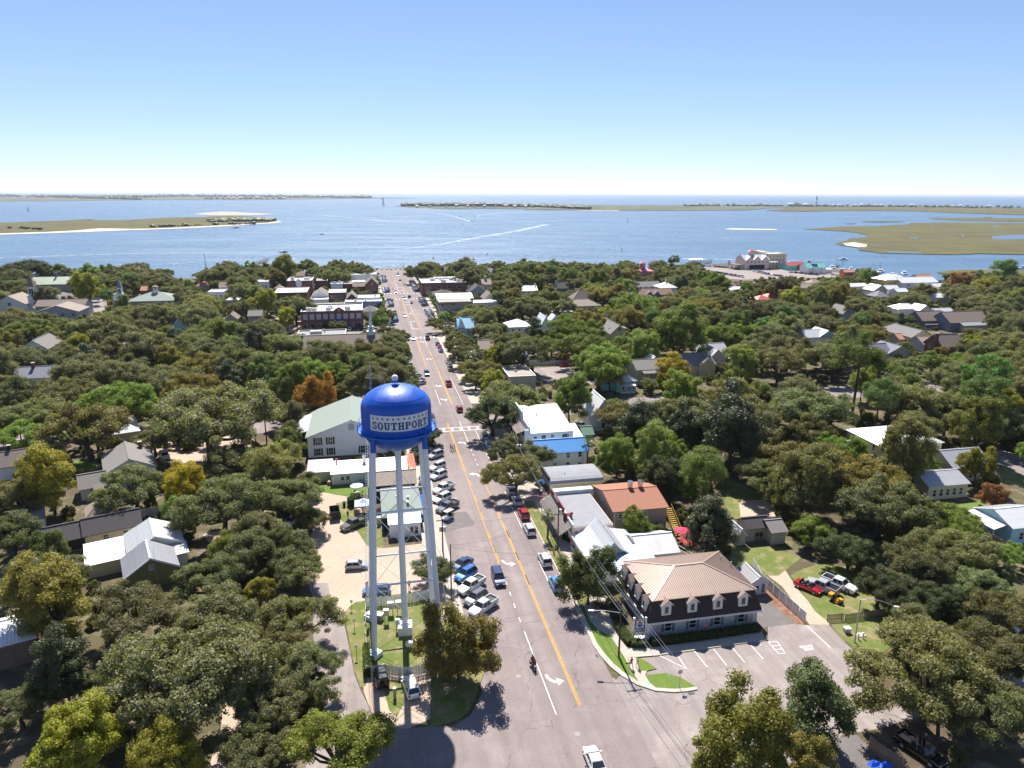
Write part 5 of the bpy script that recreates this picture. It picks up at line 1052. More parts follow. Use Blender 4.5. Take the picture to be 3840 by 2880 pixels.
# oyster bar: grey membrane roof, shingle pent roof over the pavement, brown roof at the rear
b=Bld('oyster_bar','oyster bar with grey flat roof, red fascia and shingle pent roof',q('b2',520,1240),q('b2',875,1212),4.0,16.5,cat='restaurant'); b.walls('palepink','flat').roof('flatgrey',0,0,.0)
b.add('parapet',MB().box((.15,b.D/2,4.3),(.3,b.D,.7)),M['white']); b.add('fascia_sign',MB().box((-.05,b.D*.66,4.9),(.25,b.D*.62,1.1)),pm('fascia_red',(.22,.04,.035),.7)); b.add('rear_parapet',MB().box((b.W*.55,b.D-.6,4.4),(b.W*1.1,1.6,.9)),RM['flatwhite'])
me=text_mesh('OYSTER BAR',.75,.02); me.materials.append(M['white']); mlink('fascia_lettering',me,b.root,b.F@Matrix.Translation((-.2,b.D*.66,4.9))@Matrix.Rotation(-math.pi/2,4,'Z')@Matrix.Rotation(math.pi/2,4,'X'))
shk=pm('cedar_shingle',(.24,.21,.19),.95,var=.35,scale=5,bump=.8,bscale=7)
pr=random.Random(4); smesh=MB().box((0,0,0),(.62,.30,.05)).mesh('shingle',shk)
pent=b.add('pent_roof',MB()._p([(-2.4,.3,2.4),(-.12,.3,3.95),(-.12,b.D-.3,3.95),(-2.4,b.D-.3,2.4),(-2.4,.3,2.28),(-.12,.3,3.8),(-.12,b.D-.3,3.8),(-2.4,b.D-.3,2.28)],[(0,1,2,3)[::-1],(4,5,6,7),(0,4,7,3),(0,1,5,4),(3,7,6,2)]),shk)
sl_=math.atan2(1.55,2.28)
for i in range(6):
    for j in range(26):
        x=-2.3+.40*i; y=.5+(b.D-1)*(j+.5*(i%2))/26
        mlink('shingle',smesh,pent,Matrix.Translation((x,y,2.40+(x+2.4)*.68+.05))@Matrix.Rotation(-sl_+pr.uniform(-.1,.1),4,'Y')@Matrix.Rotation(math.pi/2*0+pr.uniform(-.12,.12),4,'Z'))
for y in (.5,5,10,15): b.add('pent_post',MB().box((-2.2,y,1.15),(.14,.14,2.3)),M['wood'])
b.win('F',1.0,2.4,.9,1.5); b.door('L',7,1.1,2.2); b.row('L',3,[1.6],1.6,1.5)
r2=Bld('brown_roof_house','taupe two-storey building with orange-brown shingle roof and yellow stair',q('b2',878,1096),q('b2',1342,1062),4.7,13,cat='building'); r2.walls('tan','gable_x',1.6).roof('orange',.35)
for x in (.13,.32,.52,.58): r2.win('F',r2.W*x,3.5,.9,1.0)
r2.win('L',5.5,4.6,.8,1.3)
for x in (.52,.72): r2.add('kitchen_vent',MB().box((r2.W*x,6.8,6.5),(.8,.8,1.0)).tube((r2.W*x,6.8,7.0),(r2.W*x,6.8,7.8),.55,.55,14),M['chrome'],30)
r2.add('downpipe',MB().tube((.15,-.08,0),(.15,-.08,4.6),.07,.07,6),M['white'])
yl=pm('stair_yellow',(.50,.30,.05),.7)
for k in range(14): mlink('stair_tread',_wc.setdefault('tread',MB().box((0,0,0),(1.5,.32,.07)).mesh('stair_tread',yl)),r2.root,r2.F@Matrix.Translation((r2.W+1.0,1.6-.42*k,3.4-.24*k)))
for x in (.3,1.75): r2.add('stair_stringer',MB().bar((r2.W+x,1.9,3.3),(r2.W+x,-4.2,.05),.1,.4).bar((r2.W+x,1.9,4.3),(r2.W+x,-4.2,1.1),.08,.1),yl)
# olive-walled bar with a curved dark roof
b=Bld('barrel_roof_bar','olive-walled bar with a dark barrel-shaped roof',q('b2',330,868),q('b2',775,828),3.5,8.6,cat='bar'); b.walls('palegreen','flat'); mb=MB(); pts=[]
for k in range(9):
    a=math.pi*k/8; pts.append((b.D/2-(b.D/2+.3)*math.cos(a),3.5+1.2*math.sin(a)**.7))
for (y0,z0),(y1,z1) in zip(pts,pts[1:]): mb._p([(-.3,y0,z0),(b.W+.3,y0,z0),(b.W+.3,y1,z1),(-.3,y1,z1)],[(0,1,2,3)])
mb._p([(b.W+.02,y,z-.05) for y,z in pts],[tuple(range(9))]); b.rf=b.add('roof',mb,RM['flatgrey']); b.add('front_parapet',MB().box((-.15,b.D/2,2.5),(.35,b.D,5.1)),WM['charcoal']); b.add('eave_trim',MB().box((b.W/2,-.22,3.4),(b.W,.12,.2)),M['trim']); b.vent(4,2.5,4.5,.1,.5)
# blue-roofed white building, green-roofed white building with parapet and balcony
b=Bld('blue_roof_building','white two-storey building with a bright blue standing-seam roof',q('b2',215,596),q('b2',648,566),4.8,6.4,cat='building'); b.walls('siding','gable_x',2.1).roof('blue',.45,.55)
for x in (.36,.62,.86): b.win('F',b.W*x,3.7,.9,1.3); 
for x,hh_ in ((.36,1.3),(.62,1.3),(.86,.9)): b.win('F',b.W*x,1.2,.9,hh_)
b.add('downpipe',MB().tube((b.W*.92,-.08,0),(b.W*.92,-.08,4.7),.06,.06,6),WM['grey'])
b=Bld('green_roof_building','white two-storey building with sage metal roof and stepped parapet',q('b2',155,430),q('b2',527,404),6.0,17.0,cat='building'); b.walls('siding','shed',2.2).roof('green',.2,.42)
b.win('F',1.4,4.6,.9,1.1); b.door('F',b.W*.32,1.0,2.0,gs,3.3); b.win('F',b.W*.52,5.0,.8,.8); b.door('F',b.W*.82,1.1,2.0,gs,3.3); b.win('F',b.W*.76,4.4,.35,1.7,'plain'); b.win('F',b.W*.89,4.4,.35,1.7,'plain')
b.add('front_parapet',MB()._p([(-1.4,-.2,0),(.15,-.2,0),(.15,-.2,6.9),(-1.4,-.2,6.9),(-1.4,.2,0),(.15,.2,0),(.15,.2,7.2),(-1.4,.2,7.2)],[(0,1,2,3),(7,6,5,4),(0,3,7,4),(1,5,6,2),(3,2,6,7)]).box((-.15,4,3.9),(.35,8,7.8)).box((-.15,12.5,4.7),(.35,9,9.4)),WM['white'])
b.add('skylight',MB()._p([(b.W*.75,4,6.72),(b.W*.82,4,6.72),(b.W*.82,5.6,6.95),(b.W*.75,5.6,6.95)],[(0,1,2,3)]),M['white']); b.add('stack_pipe',MB().tube((b.W*.36,10,7.2),(b.W*.36,10,8.3),.1,.1,6),M['blackmetal'])
b.add('balcony_floor',MB().box((-1.9,8,3.1),(3.2,13,.2)),M['wood']); b.add('balcony_awning',MB()._p([(-.3,2.5,6.2),(-.3,13,6.2),(-3.0,13,5.3),(-3.0,2.5,5.3),(-.3,2.5,6.1),(-.3,13,6.1),(-3.0,13,5.2),(-3.0,2.5,5.2)],[(0,1,2,3),(7,6,5,4),(3,2,6,7),(0,3,7,4)]),RM['darkbrown'])
for k in range(22): mlink('baluster',_wc.setdefault('bal',MB().box((0,0,0),(.05,.05,1.0)).mesh('baluster',M['wood'])),b.root,b.F@Matrix.Translation((-3.4,1.7+.6*k,3.75)))
b.add('balcony_rail',MB().bar((-3.4,1.6,4.3),(-3.4,14.5,4.3),.1),M['wood'])
for y in (1.6,6,10,14.4): b.add('balcony_post',MB().box((-3.3,y,2.7),(.14,.14,5.4)),M['wood'])
b.add('lower_awning',MB()._p([(-3.4,1.6,3.0),(-3.4,14.4,3.0),(-4.8,14.4,2.4),(-4.8,1.6,2.4)],[(3,2,1,0)]),WM['grey'])
w2=Bld('x',None,q('b2',535,470),q('b2',608,455),3.2,8,root=b,keep=False); w2.walls('white','shed',1.2).roof('green',.2,.42)
H('b2',(610,425),(710,440),2.8,5,'gable_x',1.4,'palegreen','sage','small green-roofed outbuilding beside the white parked sedan',name='outbuilding',cat='outbuilding').rf.data.materials[0]=pm('roof_deep_green_metal',(.10,.20,.12),.5)
H('b2',(705,265),(880,250),5.0,10,'gable_y',4.2,'white','white','white house with steep white gable peeping between trees',nf=1)
# tan flat-roofed building and its neighbours
b=H('c2',(-25,1052),(206,1042),4.6,16,'flat',0,'beige','flattan','tan flat-roofed store beside the fenced car park',name='store',cat='shop',nf=2,parapet=.35); b.unit(b.W*.42,8,4.6,(.9,.9,.7))
b=H('c2',(130,856),(272,850),3.0,4.5,'gable_x',.8,'white','white','small white garden building with a pale flat roof',name='garden_building',cat='shed',nf=2)
b=H('c2',(-30,612),(160,602),6.6,11,'hip',2.4,'white','white','white house with white hip roof and stacked porches',nf=3); b.porch('F',.5,b.W-.5,2.4,2.7,'slateblue',5)
b=H('c2',(248,602),(335,598),6.0,12,'gable_y',4.0,'white','white','white house with crossed steep white gables'); w2=H('c2',(330,575),(415,565),5.6,7,'gable_y',3.0,'white','white',None,root=b); b.chimney(b.W*.95,8,7.5,2.0,.7)
b=H('c2',(75,302),(214,294),6.2,9,'gable_x',2.6,'white','white','white house with a chimney at each gable end',nf=3); b.chimney(.4,4.5,7,3,.8,WM['white']); b.chimney(b.W-.4,4.5,7,3,.8,WM['white'])
H('c2',(388,280),(537,274),5.0,10,'gable_x',3.4,'slate','dgrey','dark grey gable-roofed house with a slender chimney').chimney(.6,4.5,6.5,3,.6,WM['white'])
b=H('c2',(532,372),(706,366),6.6,10,'hip',4.6,'beige','greytan','tan Victorian house with a steep brown hip roof',nf=3)
b=H('c2',(498,440),(760,420),3.6,12,'hip',2.8,'beige','tan','low house with broad tan hip roof before the Victorian')
H('c2',(360,482),(517,474),4.2,9,'hip',2.2,'white','white','low white hip-roofed house with a bright pale roof',nf=3)
b=H('c2',(850,668),(1004,664),5.4,20,'gable_y',3.6,'cream','grey','cream house with long grey roof, skylights and screened porch'); b.win('F',b.W*.5,7.0,1.3,1.4,'cross')
for k in range(3): b.add('screen_panel',MB().box((b.W*(.62+.15*k),-.06,2.8),(1.2,.06,4.0)),M['dark'])
b.add('skylight',MB()._p([(-.02+b.W*.12,5,6.35),(b.W*.2,5,6.9),(b.W*.2,6,6.9),(b.W*.12,6,6.35)],[(0,1,2,3)][::-1]),M['glass'])
H('c2',(690,590),(760,580),4.0,9,'gable_x',2.0,'beige','grey','grey-roofed wing beyond the cream house',keep=False)
b=H('c2',(1282,272),(1432,272),6.0,12,'hip',2.8,'white','white','white hip-roofed house with white chimney on the rise'); b.chimney(b.W*.5,6,8,2.6,.8,WM['white'])
H('c2',(1080,268),(1285,262),5.2,11,'gable_x',3.0,'white','grey','white house with wide grey roof before the white hip house',nf=4)
b=H('c2',(1105,338),(1392,330),4.4,11,'gable_x',3.2,'slate','tan','brown-roofed house with twin front gables'); b.rf.data.materials[0]=pm('roof_redbrown_shingle',(.26,.15,.115),.9,var=.15,scale=3)
for x in (.3,.52):
    b.add('front_gable',MB()._p([(b.W*x-2.4,-.1,4.2),(b.W*x+2.4,-.1,4.2),(b.W*x,-.1,6.6),(b.W*x-2.4,4,4.6),(b.W*x+2.4,4,4.6),(b.W*x,4,6.6)],[(0,1,2),(1,4,5,2),(3,0,2,5)]),WM['slate'])
b=H('c2',(1108,132),(1222,128),7.0,12,'hip',2.6,'pink','pink','bright pink house with cupola by the water',nf=3); b.add('cupola',MB().box((b.W*.35,5,11),(3.2,3.2,3.4)),WM['pink']); b.add('cupola_roof',MB()._p([(b.W*.35-2.2,2.8,12.7),(b.W*.35+2.2,2.8,12.7),(b.W*.35+2.2,7.2,12.7),(b.W*.35-2.2,7.2,12.7),(b.W*.35,5,14.3)],[(0,1,4),(1,2,4),(2,3,4),(3,0,4)]),RM['pink'])
H('c2',(1050,228),(1112,224),4.4,10,'hip',2.4,'beige','tan','small tan hip-roofed house below the pink house')
b=H('c2',(1475,945),(1752,930),4.6,12,'gable_x',3.0,'cream','grey','cream house with grey roof and round diamond gable window',nf=3); w2=H('c2',(1625,950),(1752,935),4.4,7,'gable_y',2.6,'cream','grey',None,root=b,keep=False); w2.win('F',w2.W*.5,5.4,.8,.8,'cross')
b=H('c2',(1700,888),(1848,880),5.4,13,'gable_y',3.4,'palepink','silver','pale pink house with silver metal gable and porch wing',panel=0); w2=H('c2',(1840,885),(1915,878),3.4,6,'shed',1.0,'palepink','silver',None,root=b,keep=False); b.chimney(-1.0,3,5,2.4,.8)
H('c2',(1720,840),(1870,832),6.0,10,'gable_x',2.8,'grey','greymetal','grey metal-roofed house just behind the pale pink house',keep=False)
b=H('c2',(1085,985),(1292,970),5.8,10,'gable_x',2.4,'beige','grey','two-storey beige house with a white double balcony',nf=3); b.porch('F',b.W*.2,b.W*.95,2.2,4.9,'grey',5); w2=H('c2',(1185,925),(1275,918),6.5,6,'gable_y',2.2,'white','white',None,root=b,keep=False)
b=H('c2',(915,1085),(1068,1068),4.0,9,'hip',2.2,'teal','silver','teal bungalow with pale silver hip roof and porch rail',nf=2); b.porch('F',1,b.W-1,1.8,2.6,'silver',4)
b=H('c2',(780,1060),(910,1050),4.4,8,'gable_x',2.2,'teal','white','teal cottage with a white roof behind the balcony house',keep=False)
# downtown right of the street
b=H('',(535,224),(972,212),8.0,27,'flat',0,'brick','flatwhite','long brick commercial block with white stepped roof and bay windows',name='brick_block',cat='building',conv=d2,parapet=.5); b.row('F',4,[5.6],3.0,1.8,1.0); b.row('F',4,[2.0],3.0,2.4,1.0)
for x,y in ((.28,14),(.5,16),(.72,16),(.9,18),(.5,4),(.86,8)): b.unit(b.W*x,y,8.1,(3.2,2.4,1.8))
for k in range(9): b.add('roof_step',MB().box((b.W*(.36+.06*k),24,8.7),(1.6,2.4,1.4)),M['white'])
H('',(655,338),(858,332),5.0,16,'hip',2.2,'tan','dgrey','dark-roofed low shop behind the banner-fronted block',name='shop',cat='shop',conv=d2,nf=4)
b=H('',(705,408),(1028,402),9.2,12,'flat',0,'tan','flattan','tall tan-and-slate block lettered along its top',name='tan_block',cat='building',conv=d2,parapet=.2); b.add('painted_dado',MB().box((b.W/2,-.03,2.6),(b.W-.1,.06,5.2)),WM['slate'])
me=text_mesh('SPORT CITY BIKES',1.15,.02,bold=.02); me.materials.append(M['black']); mlink('sign_lettering',me,b.root,b.F@Matrix.Translation((b.W*.24,-.06,8.2))@Matrix.Rotation(math.pi/2,4,'X'))
for k in range(3): b.win('F',1.6,2.4+2.6*k,1.6,1.6,'cross')
b=H('',(690,372),(1042,365),9.4,9,'shed',1.6,'tan','green','long block with pale green metal roof behind the lettered wall',name='green_roof_block',cat='building',conv=d2,keep=False)
H('',(1010,414),(1290,408),4.2,11,'flat',0,'white','flatwhite','low long white-roofed building beside the lettered block',name='low_building',cat='building',conv=d2,parapet=.15)
b=H('',(1002,300),(1180,302),4.4,13,'gable_y',4.0,'grey','dgrey','grey house with a white-trimmed front gable',conv=d2,nf=2); w2=H('',(1000,286),(1150,278),4.6,8,'gable_x',3,'grey','dgrey',None,root=b,conv=d2)
H('',(1150,372),(1275,366),4.4,12,'gable_y',3.6,'grey','greytan','tan gabled house beside the long white roof',conv=d2,nf=2)
H('',(765,102),(857,98),5.0,12,'gable_x',3.6,'white','greytan','white waterfront house with a dark brown roof',conv=d2,nf=3)
H('',(388,95),(475,92),4.6,12,'gable_y',4.0,'beige','greymetal','grey-roofed waterfront restaurant at the street end',name='waterfront_restaurant',cat='restaurant',conv=d2)
H('',(1185,112),(1245,108),4.6,12,'gable_x',3.0,'grey','grey','grey-roofed waterfront house behind a round tree',conv=d2)
H('',(1150,240),(1230,215),5.0,12,'gable_x',3.0,'beige','tan','tan-roofed hall with a small blue cupola',name='hall',cat='hall',conv=d2).add('cupola',MB().box((3,6,9),(1.6,1.6,2)),WM['lightblue'])
b=H('',(905,668),(1045,650),6.6,11,'gable_x',3.8,'lightblue','slateblue','pale blue Victorian house with a blue metal roof',conv=d2,nf=2); w2=H('',(890,672),(965,668),6.2,6,'gable_y',4.4,'white','slateblue',None,root=b,conv=d2,nf=1); b.porch('L',1,9,2.2,3,'slateblue',4)
b=H('',(1108,866),(1330,858),4.0,9,'gable_x',2.6,'white','tan','white bungalow under a dark tan roof and porch',conv=d2,nf=3)
# waterfront on the right: restaurant, apartments, seafood shacks
b=H('',(425,150),(634,140),8.4,17,'gable_x',4.2,'palepink','silver','large pink-beige waterfront restaurant with red-capped cupola',name='waterfront_restaurant',cat='restaurant',conv=d3); b.row('F',6,[6.4],1.3,1.6); b.add('ground_floor_shade_panel',MB().box((b.W*.5,-.04,2.2),(b.W*.62,.1,3.6)),M['dark'])  # dark slab on the front paints the shade inside the open ground floor
for x in (.2,.48,.82):
    b.add('front_gable',MB()._p([(b.W*x-3.4,-.3,8.2),(b.W*x+3.4,-.3,8.2),(b.W*x,-.3,11.6),(b.W*x-3.4,5,8.8),(b.W*x+3.4,5,8.8),(b.W*x,6,11.6)],[(0,1,2)]),WM['palepink']); b.add('gable_roof',MB()._p([(b.W*x-3.8,-.7,8.0),(b.W*x,-.7,11.9),(b.W*x,6.5,11.9),(b.W*x-3.8,3,8.6),(b.W*x+3.8,-.7,8.0),(b.W*x+3.8,3,8.6)],[(3,2,1,0),(1,2,5,4)]),RM['silver'])
b.add('cupola',MB().box((b.W*.42,8.5,13.6),(3.2,3.2,3.4)),WM['palepink']); b.add('cupola_roof',MB()._p([(b.W*.42-2.6,5.9,15.2),(b.W*.42+2.6,5.9,15.2),(b.W*.42+2.6,11.1,15.2),(b.W*.42-2.6,11.1,15.2),(b.W*.42,8.5,17.0)],[(0,1,4),(1,2,4),(2,3,4),(3,0,4)]),RM['red'])
for k in range(4): b.add('porch_post',MB().box((b.W*.02-3,k*4,4.2),(.4,.4,8.4)),M['trim'])
b.add('side_deck',MB().box((-4.5,7,4.2),(9,14,.5)),M['wood']); b.add('porte_cochere',MB().box((b.W+4,2,6.2),(8,7,.6)),M['trim'])
b=H('',(655,92),(802,84),12.5,16,'flat',0,'cream','flatwhite','four-storey cream apartment block by the marina',name='apartment_block',cat='building',conv=d3,nf=5,ns=4,parapet=.6); w2=H('',(583,70),(660,70),12.8,22,'flat',0,'cream','flatwhite',None,root=b,conv=d3,nf=2)
b=H('',(850,206),(978,196),4.2,10,'gable_x',2.6,'turq','red','seafood shack with a red metal roof and green walls',name='seafood_shack',cat='restaurant',conv=d3); w2=H('',(975,215),(1040,210),3.6,7,'gable_x',1.8,'brick','red',None,root=b,conv=d3)
b=H('',(792,190),(862,184),4.0,10,'gable_x',2.0,'white','white','white marquee-roofed shed beside the red seafood shack',name='marquee_shed',cat='shed',conv=d3)
b=H('',(1045,226),(1200,218),5.4,12,'gable_x',3.6,'white','turq','white dockside cafe with turquoise metal roof',name='dockside_cafe',cat='cafe',conv=d3,nf=2); b.add('roof_kitchen',MB().box((b.W*.45,4,7.2),(5,3,2.6)),WM['slate'])
H('',(1150,238),(1190,236),3.2,6,'gable_y',2,'white','white','tiny white dock hut next to the cafe',name='dock_hut',cat='hut',conv=d3,keep=False)
H('',(1205,240),(1270,236),3.4,6,'shed',.5,'white','white','low white boat store on the dock',name='boat_store',cat='shed',conv=d3)
d4=lambda p:(3060+p[0]/2.6458,920+p[1]/2.6458)
H('',(300,268),(375,262),4.4,7,'gable_x',1.6,'orange','terra','orange dockside hut with blue end wall',name='dockside_hut',cat='hut',conv=d4)
b=H('',(700,345),(938,338),7.6,15,'hip',3.4,'yellow','white','large yellow waterfront house with white hip roof',conv=d4,nf=4,ns=4)
H('',(935,385),(1128,350),6.0,13,'gable_x',3.0,'white','white','white waterfront house with broad white roof next to the yellow one',conv=d4,nf=3)
H('',(1040,330),(1150,322),7.0,9,'gable_x',2.4,'teal','terra','teal waterfront house with orange roof behind the white one',conv=d4)
H('',(585,448),(690,440),4.0,10,'gable_y',3.2,'cream','white','yellow cottage with bright white gable before the yellow house',conv=d4)
H('',(720,435),(820,428),3.6,8,'gable_x',2.0,'white','white','white-roofed cottage with low white fence before the yellow house',conv=d4)
H('',(820,462),(912,456),3.6,8,'gable_x',1.8,'white','white','low white-roofed garage by the yellow house',name='garage',cat='garage',conv=d4)
H('',(610,510),(735,505),4.6,10,'hip',3.0,'grey','bluegrey','blue-grey hip-roofed house with a dormer',conv=d4)
H('',(500,500),(600,495),3.8,9,'gable_x',2.4,'grey','dgrey','dark grey roofed house left of the dormer house',conv=d4)
H('',(345,410),(510,402),3.8,9,'gable_x',1.6,'white','offwhite','long worn white-roofed store under a spreading oak',name='store',cat='shed',conv=d4)
H('',(1195,470),(1290,465),4.6,10,'gable_y',3,'white','tan','white cottage with a tan roof by the marsh',conv=d4)
H('',(1205,520),(1330,510),3.6,9,'gable_x',2,'white','white','white-roofed cottage at the marsh edge',conv=d4)
H('',(1200,420),(1310,412),4.4,9,'gable_x',2.2,'white','white','pale-roofed boathouse at the marsh edge',name='boathouse',cat='boathouse',conv=d4)
# houses on the far right
H('c3',(340,705),(525,692),5.0,10,'gable_x',2.4,'white','silver','white house with pale metal roof beside the turquoise gable',panel=0)
H('c3',(440,690),(590,690),5.2,9,'gable_y',2.4,'lightblue','white','turquoise-gabled house with white roof')
b=H('c3',(935,850),(1060,838),4.4,9,'gable_x',3.2,'beige','bluegrey','grey gabled house with a hooded attic window'); w2=H('c3',(1055,850),(1218,826),4.4,11,'gable_y',2.8,'beige','bluegrey',None,root=b); w3=H('c3',(955,845),(1085,900),3.0,5,'gable_y',1.8,'white','bluegrey',None,root=b,keep=False)
b=H('c3',(1500,782),(1700,775),4.4,10,'gable_x',4.2,'brick','greytan','brick house with dark steep roof and tall chimney'); b.chimney(-.3,3,4,5.4,1.0); b.win('L',3.5,3.4,1.1,1.6); b.win('L',6.5,3.4,1.1,1.6)
H('c3',(1360,765),(1500,752),3.6,9,'gable_x',2.4,'grey','tan','low tan-roofed cottage before the brick house')
b=H('c3',(1240,700),(1395,690),4.8,16,'gable_y',2.8,'cream','grey','pale yellow gabled house with a long grey roof')
H('c3',(1120,640),(1205,630),5.0,8,'hip',2.2,'white','grey','grey-roofed white house behind the pale yellow gable',nf=2)
b=H('c3',(1600,580),(1958,555),4.6,13,'gable_x',4.2,'slate','greytan','long brown-roofed house with slate-blue shingled gable'); w2=H('c3',(1545,562),(1660,552),4.2,8,'gable_y',3.4,'slate','greytan',None,root=b); w2.win('F',w2.W*.5,5.2,1.4,1.0,'cross')
H('c3',(1700,602),(1900,590),3.4,6,'gable_x',1.4,'beige','greymetal','low grey-roofed garage before the long brown roof',name='garage',cat='garage')
b=H('c3',(1348,560),(1540,548),4.4,11,'gable_x',3.8,'slate','greytan','dark brown roofed bungalow with columned porch'); b.porch('F',.3,b.W-.5,1.8,2.6,'greytan',5)
H('c3',(1480,490),(1612,482),3.4,9,'gable_x',1.6,'white','silver','pale blue-roofed garage behind the dark bungalow',name='garage',cat='garage')
H('c3',(655,500),(755,490),5.0,12,'gable_y',3.4,'grey','grey','steep grey roof among oaks left of the tall cedar')
H('c3',(560,505),(640,500),3.6,8,'gable_x',2.0,'beige','tan','tan-roofed cottage beside the steep grey roof',keep=False)
H('c3',(1140,718),(1250,712),3.4,7,'gable_x',1.8,'beige','terra','small red-roofed outbuilding in front of the pale yellow house',name='outbuilding',cat='outbuilding')
H('c3',(1140,460),(1320,450),4.4,10,'hip',2.2,'white','white','white-roofed house hidden behind a dark oak')
H('c3',(1320,470),(1400,462),4.2,8,'gable_y',2.6,'white','white','white gabled house at the hedge')
b=H('c3',(300,275),(390,268),4.0,9,'gable_x',2.4,'beige','tan','tan-roofed house with a white dormer near the docks'); H('c3',(380,238),(480,232),4,9,'hip',2.4,'beige','tan','tan hip-roofed house below the docks')
H('c3',(0,360),(80,355),3.6,9,'hip',1.8,'beige','red','red-roofed pavilion glimpsed among oaks',name='pavilion',cat='pavilion')
H('c2',(1900,298),(1985,290),4.0,9,'gable_x',1.8,'white','white','white-roofed cottage behind the lower car park'); H('c2',(2130,380),(2240,372),4,9,'hip',2,'beige','red','red-roofed cafe glimpsed among oaks',name='cafe',cat='cafe')
b=H('b3',(950,520),(1545,515),6.0,13,'hip',2.6,'cream','white','cream two-storey house with a white metal hip roof behind a bare-limbed tree',nf=4,ns=3,panel=.45); b.add('deck',MB().box((-2.5,4,3),(4.5,5,.25)),M['wood'])
b=H('b3',(1560,702),(1975,715),3.8,9,'gable_x',2.6,'cream','silver','cream cottage with silver metal roof and street porch',nf=3,panel=.45); b.porch('R',.5,8,2.2,2.7,'silver',4)
b=H('b3',(1330,850),(1800,885),3.4,8,'gable_x',1.6,'cream','silver','long cream cottage with dark windows and pale metal roof',nf=5,panel=.45,w=.9,h=1.6)
b=H('b3',(2105,1235),(2420,1215),3.6,9,'gable_x',1.8,'lightblue','white','pale blue cottage with white roof and picket porch',panel=.45,nf=2); b.porch('L',.5,7.5,2.6,2.9,'white',4)
H('b3',(785,565),(900,572),3.0,5,'shed',.7,'beige','offwhite','small lean-to with rust-streaked pale roof',name='lean_to',cat='shed')
H('b3',(30,1330-60),(165,1270),2.8,5,'gable_x',1.2,'beige','grey','small tan shed with a grey roof beside the tall tree',name='shed',cat='shed')
b=Bld('barn_shed','brown wooden barn shed with charcoal shingle roof and double doors',q('b2',2010,1345),q('b2',2235,1345),2.9,4.0,cat='shed',zref=.3); b.walls('tan','gable_x',1.3).roof('dgrey',.25); b.door('F',b.W*.45,1.0,2.0,M['wood']); b.door('F',b.W*.62,1.0,2.0,M['wood'])
b=Bld('gambrel_shed','pale metal gambrel-roofed shed beside the brown barn shed',q('b2',1935,1385),q('b2',2015,1380),2.3,3.6,cat='shed',zref=.3); b.walls('beige','gable_y',1.1).roof('greymetal',.2)
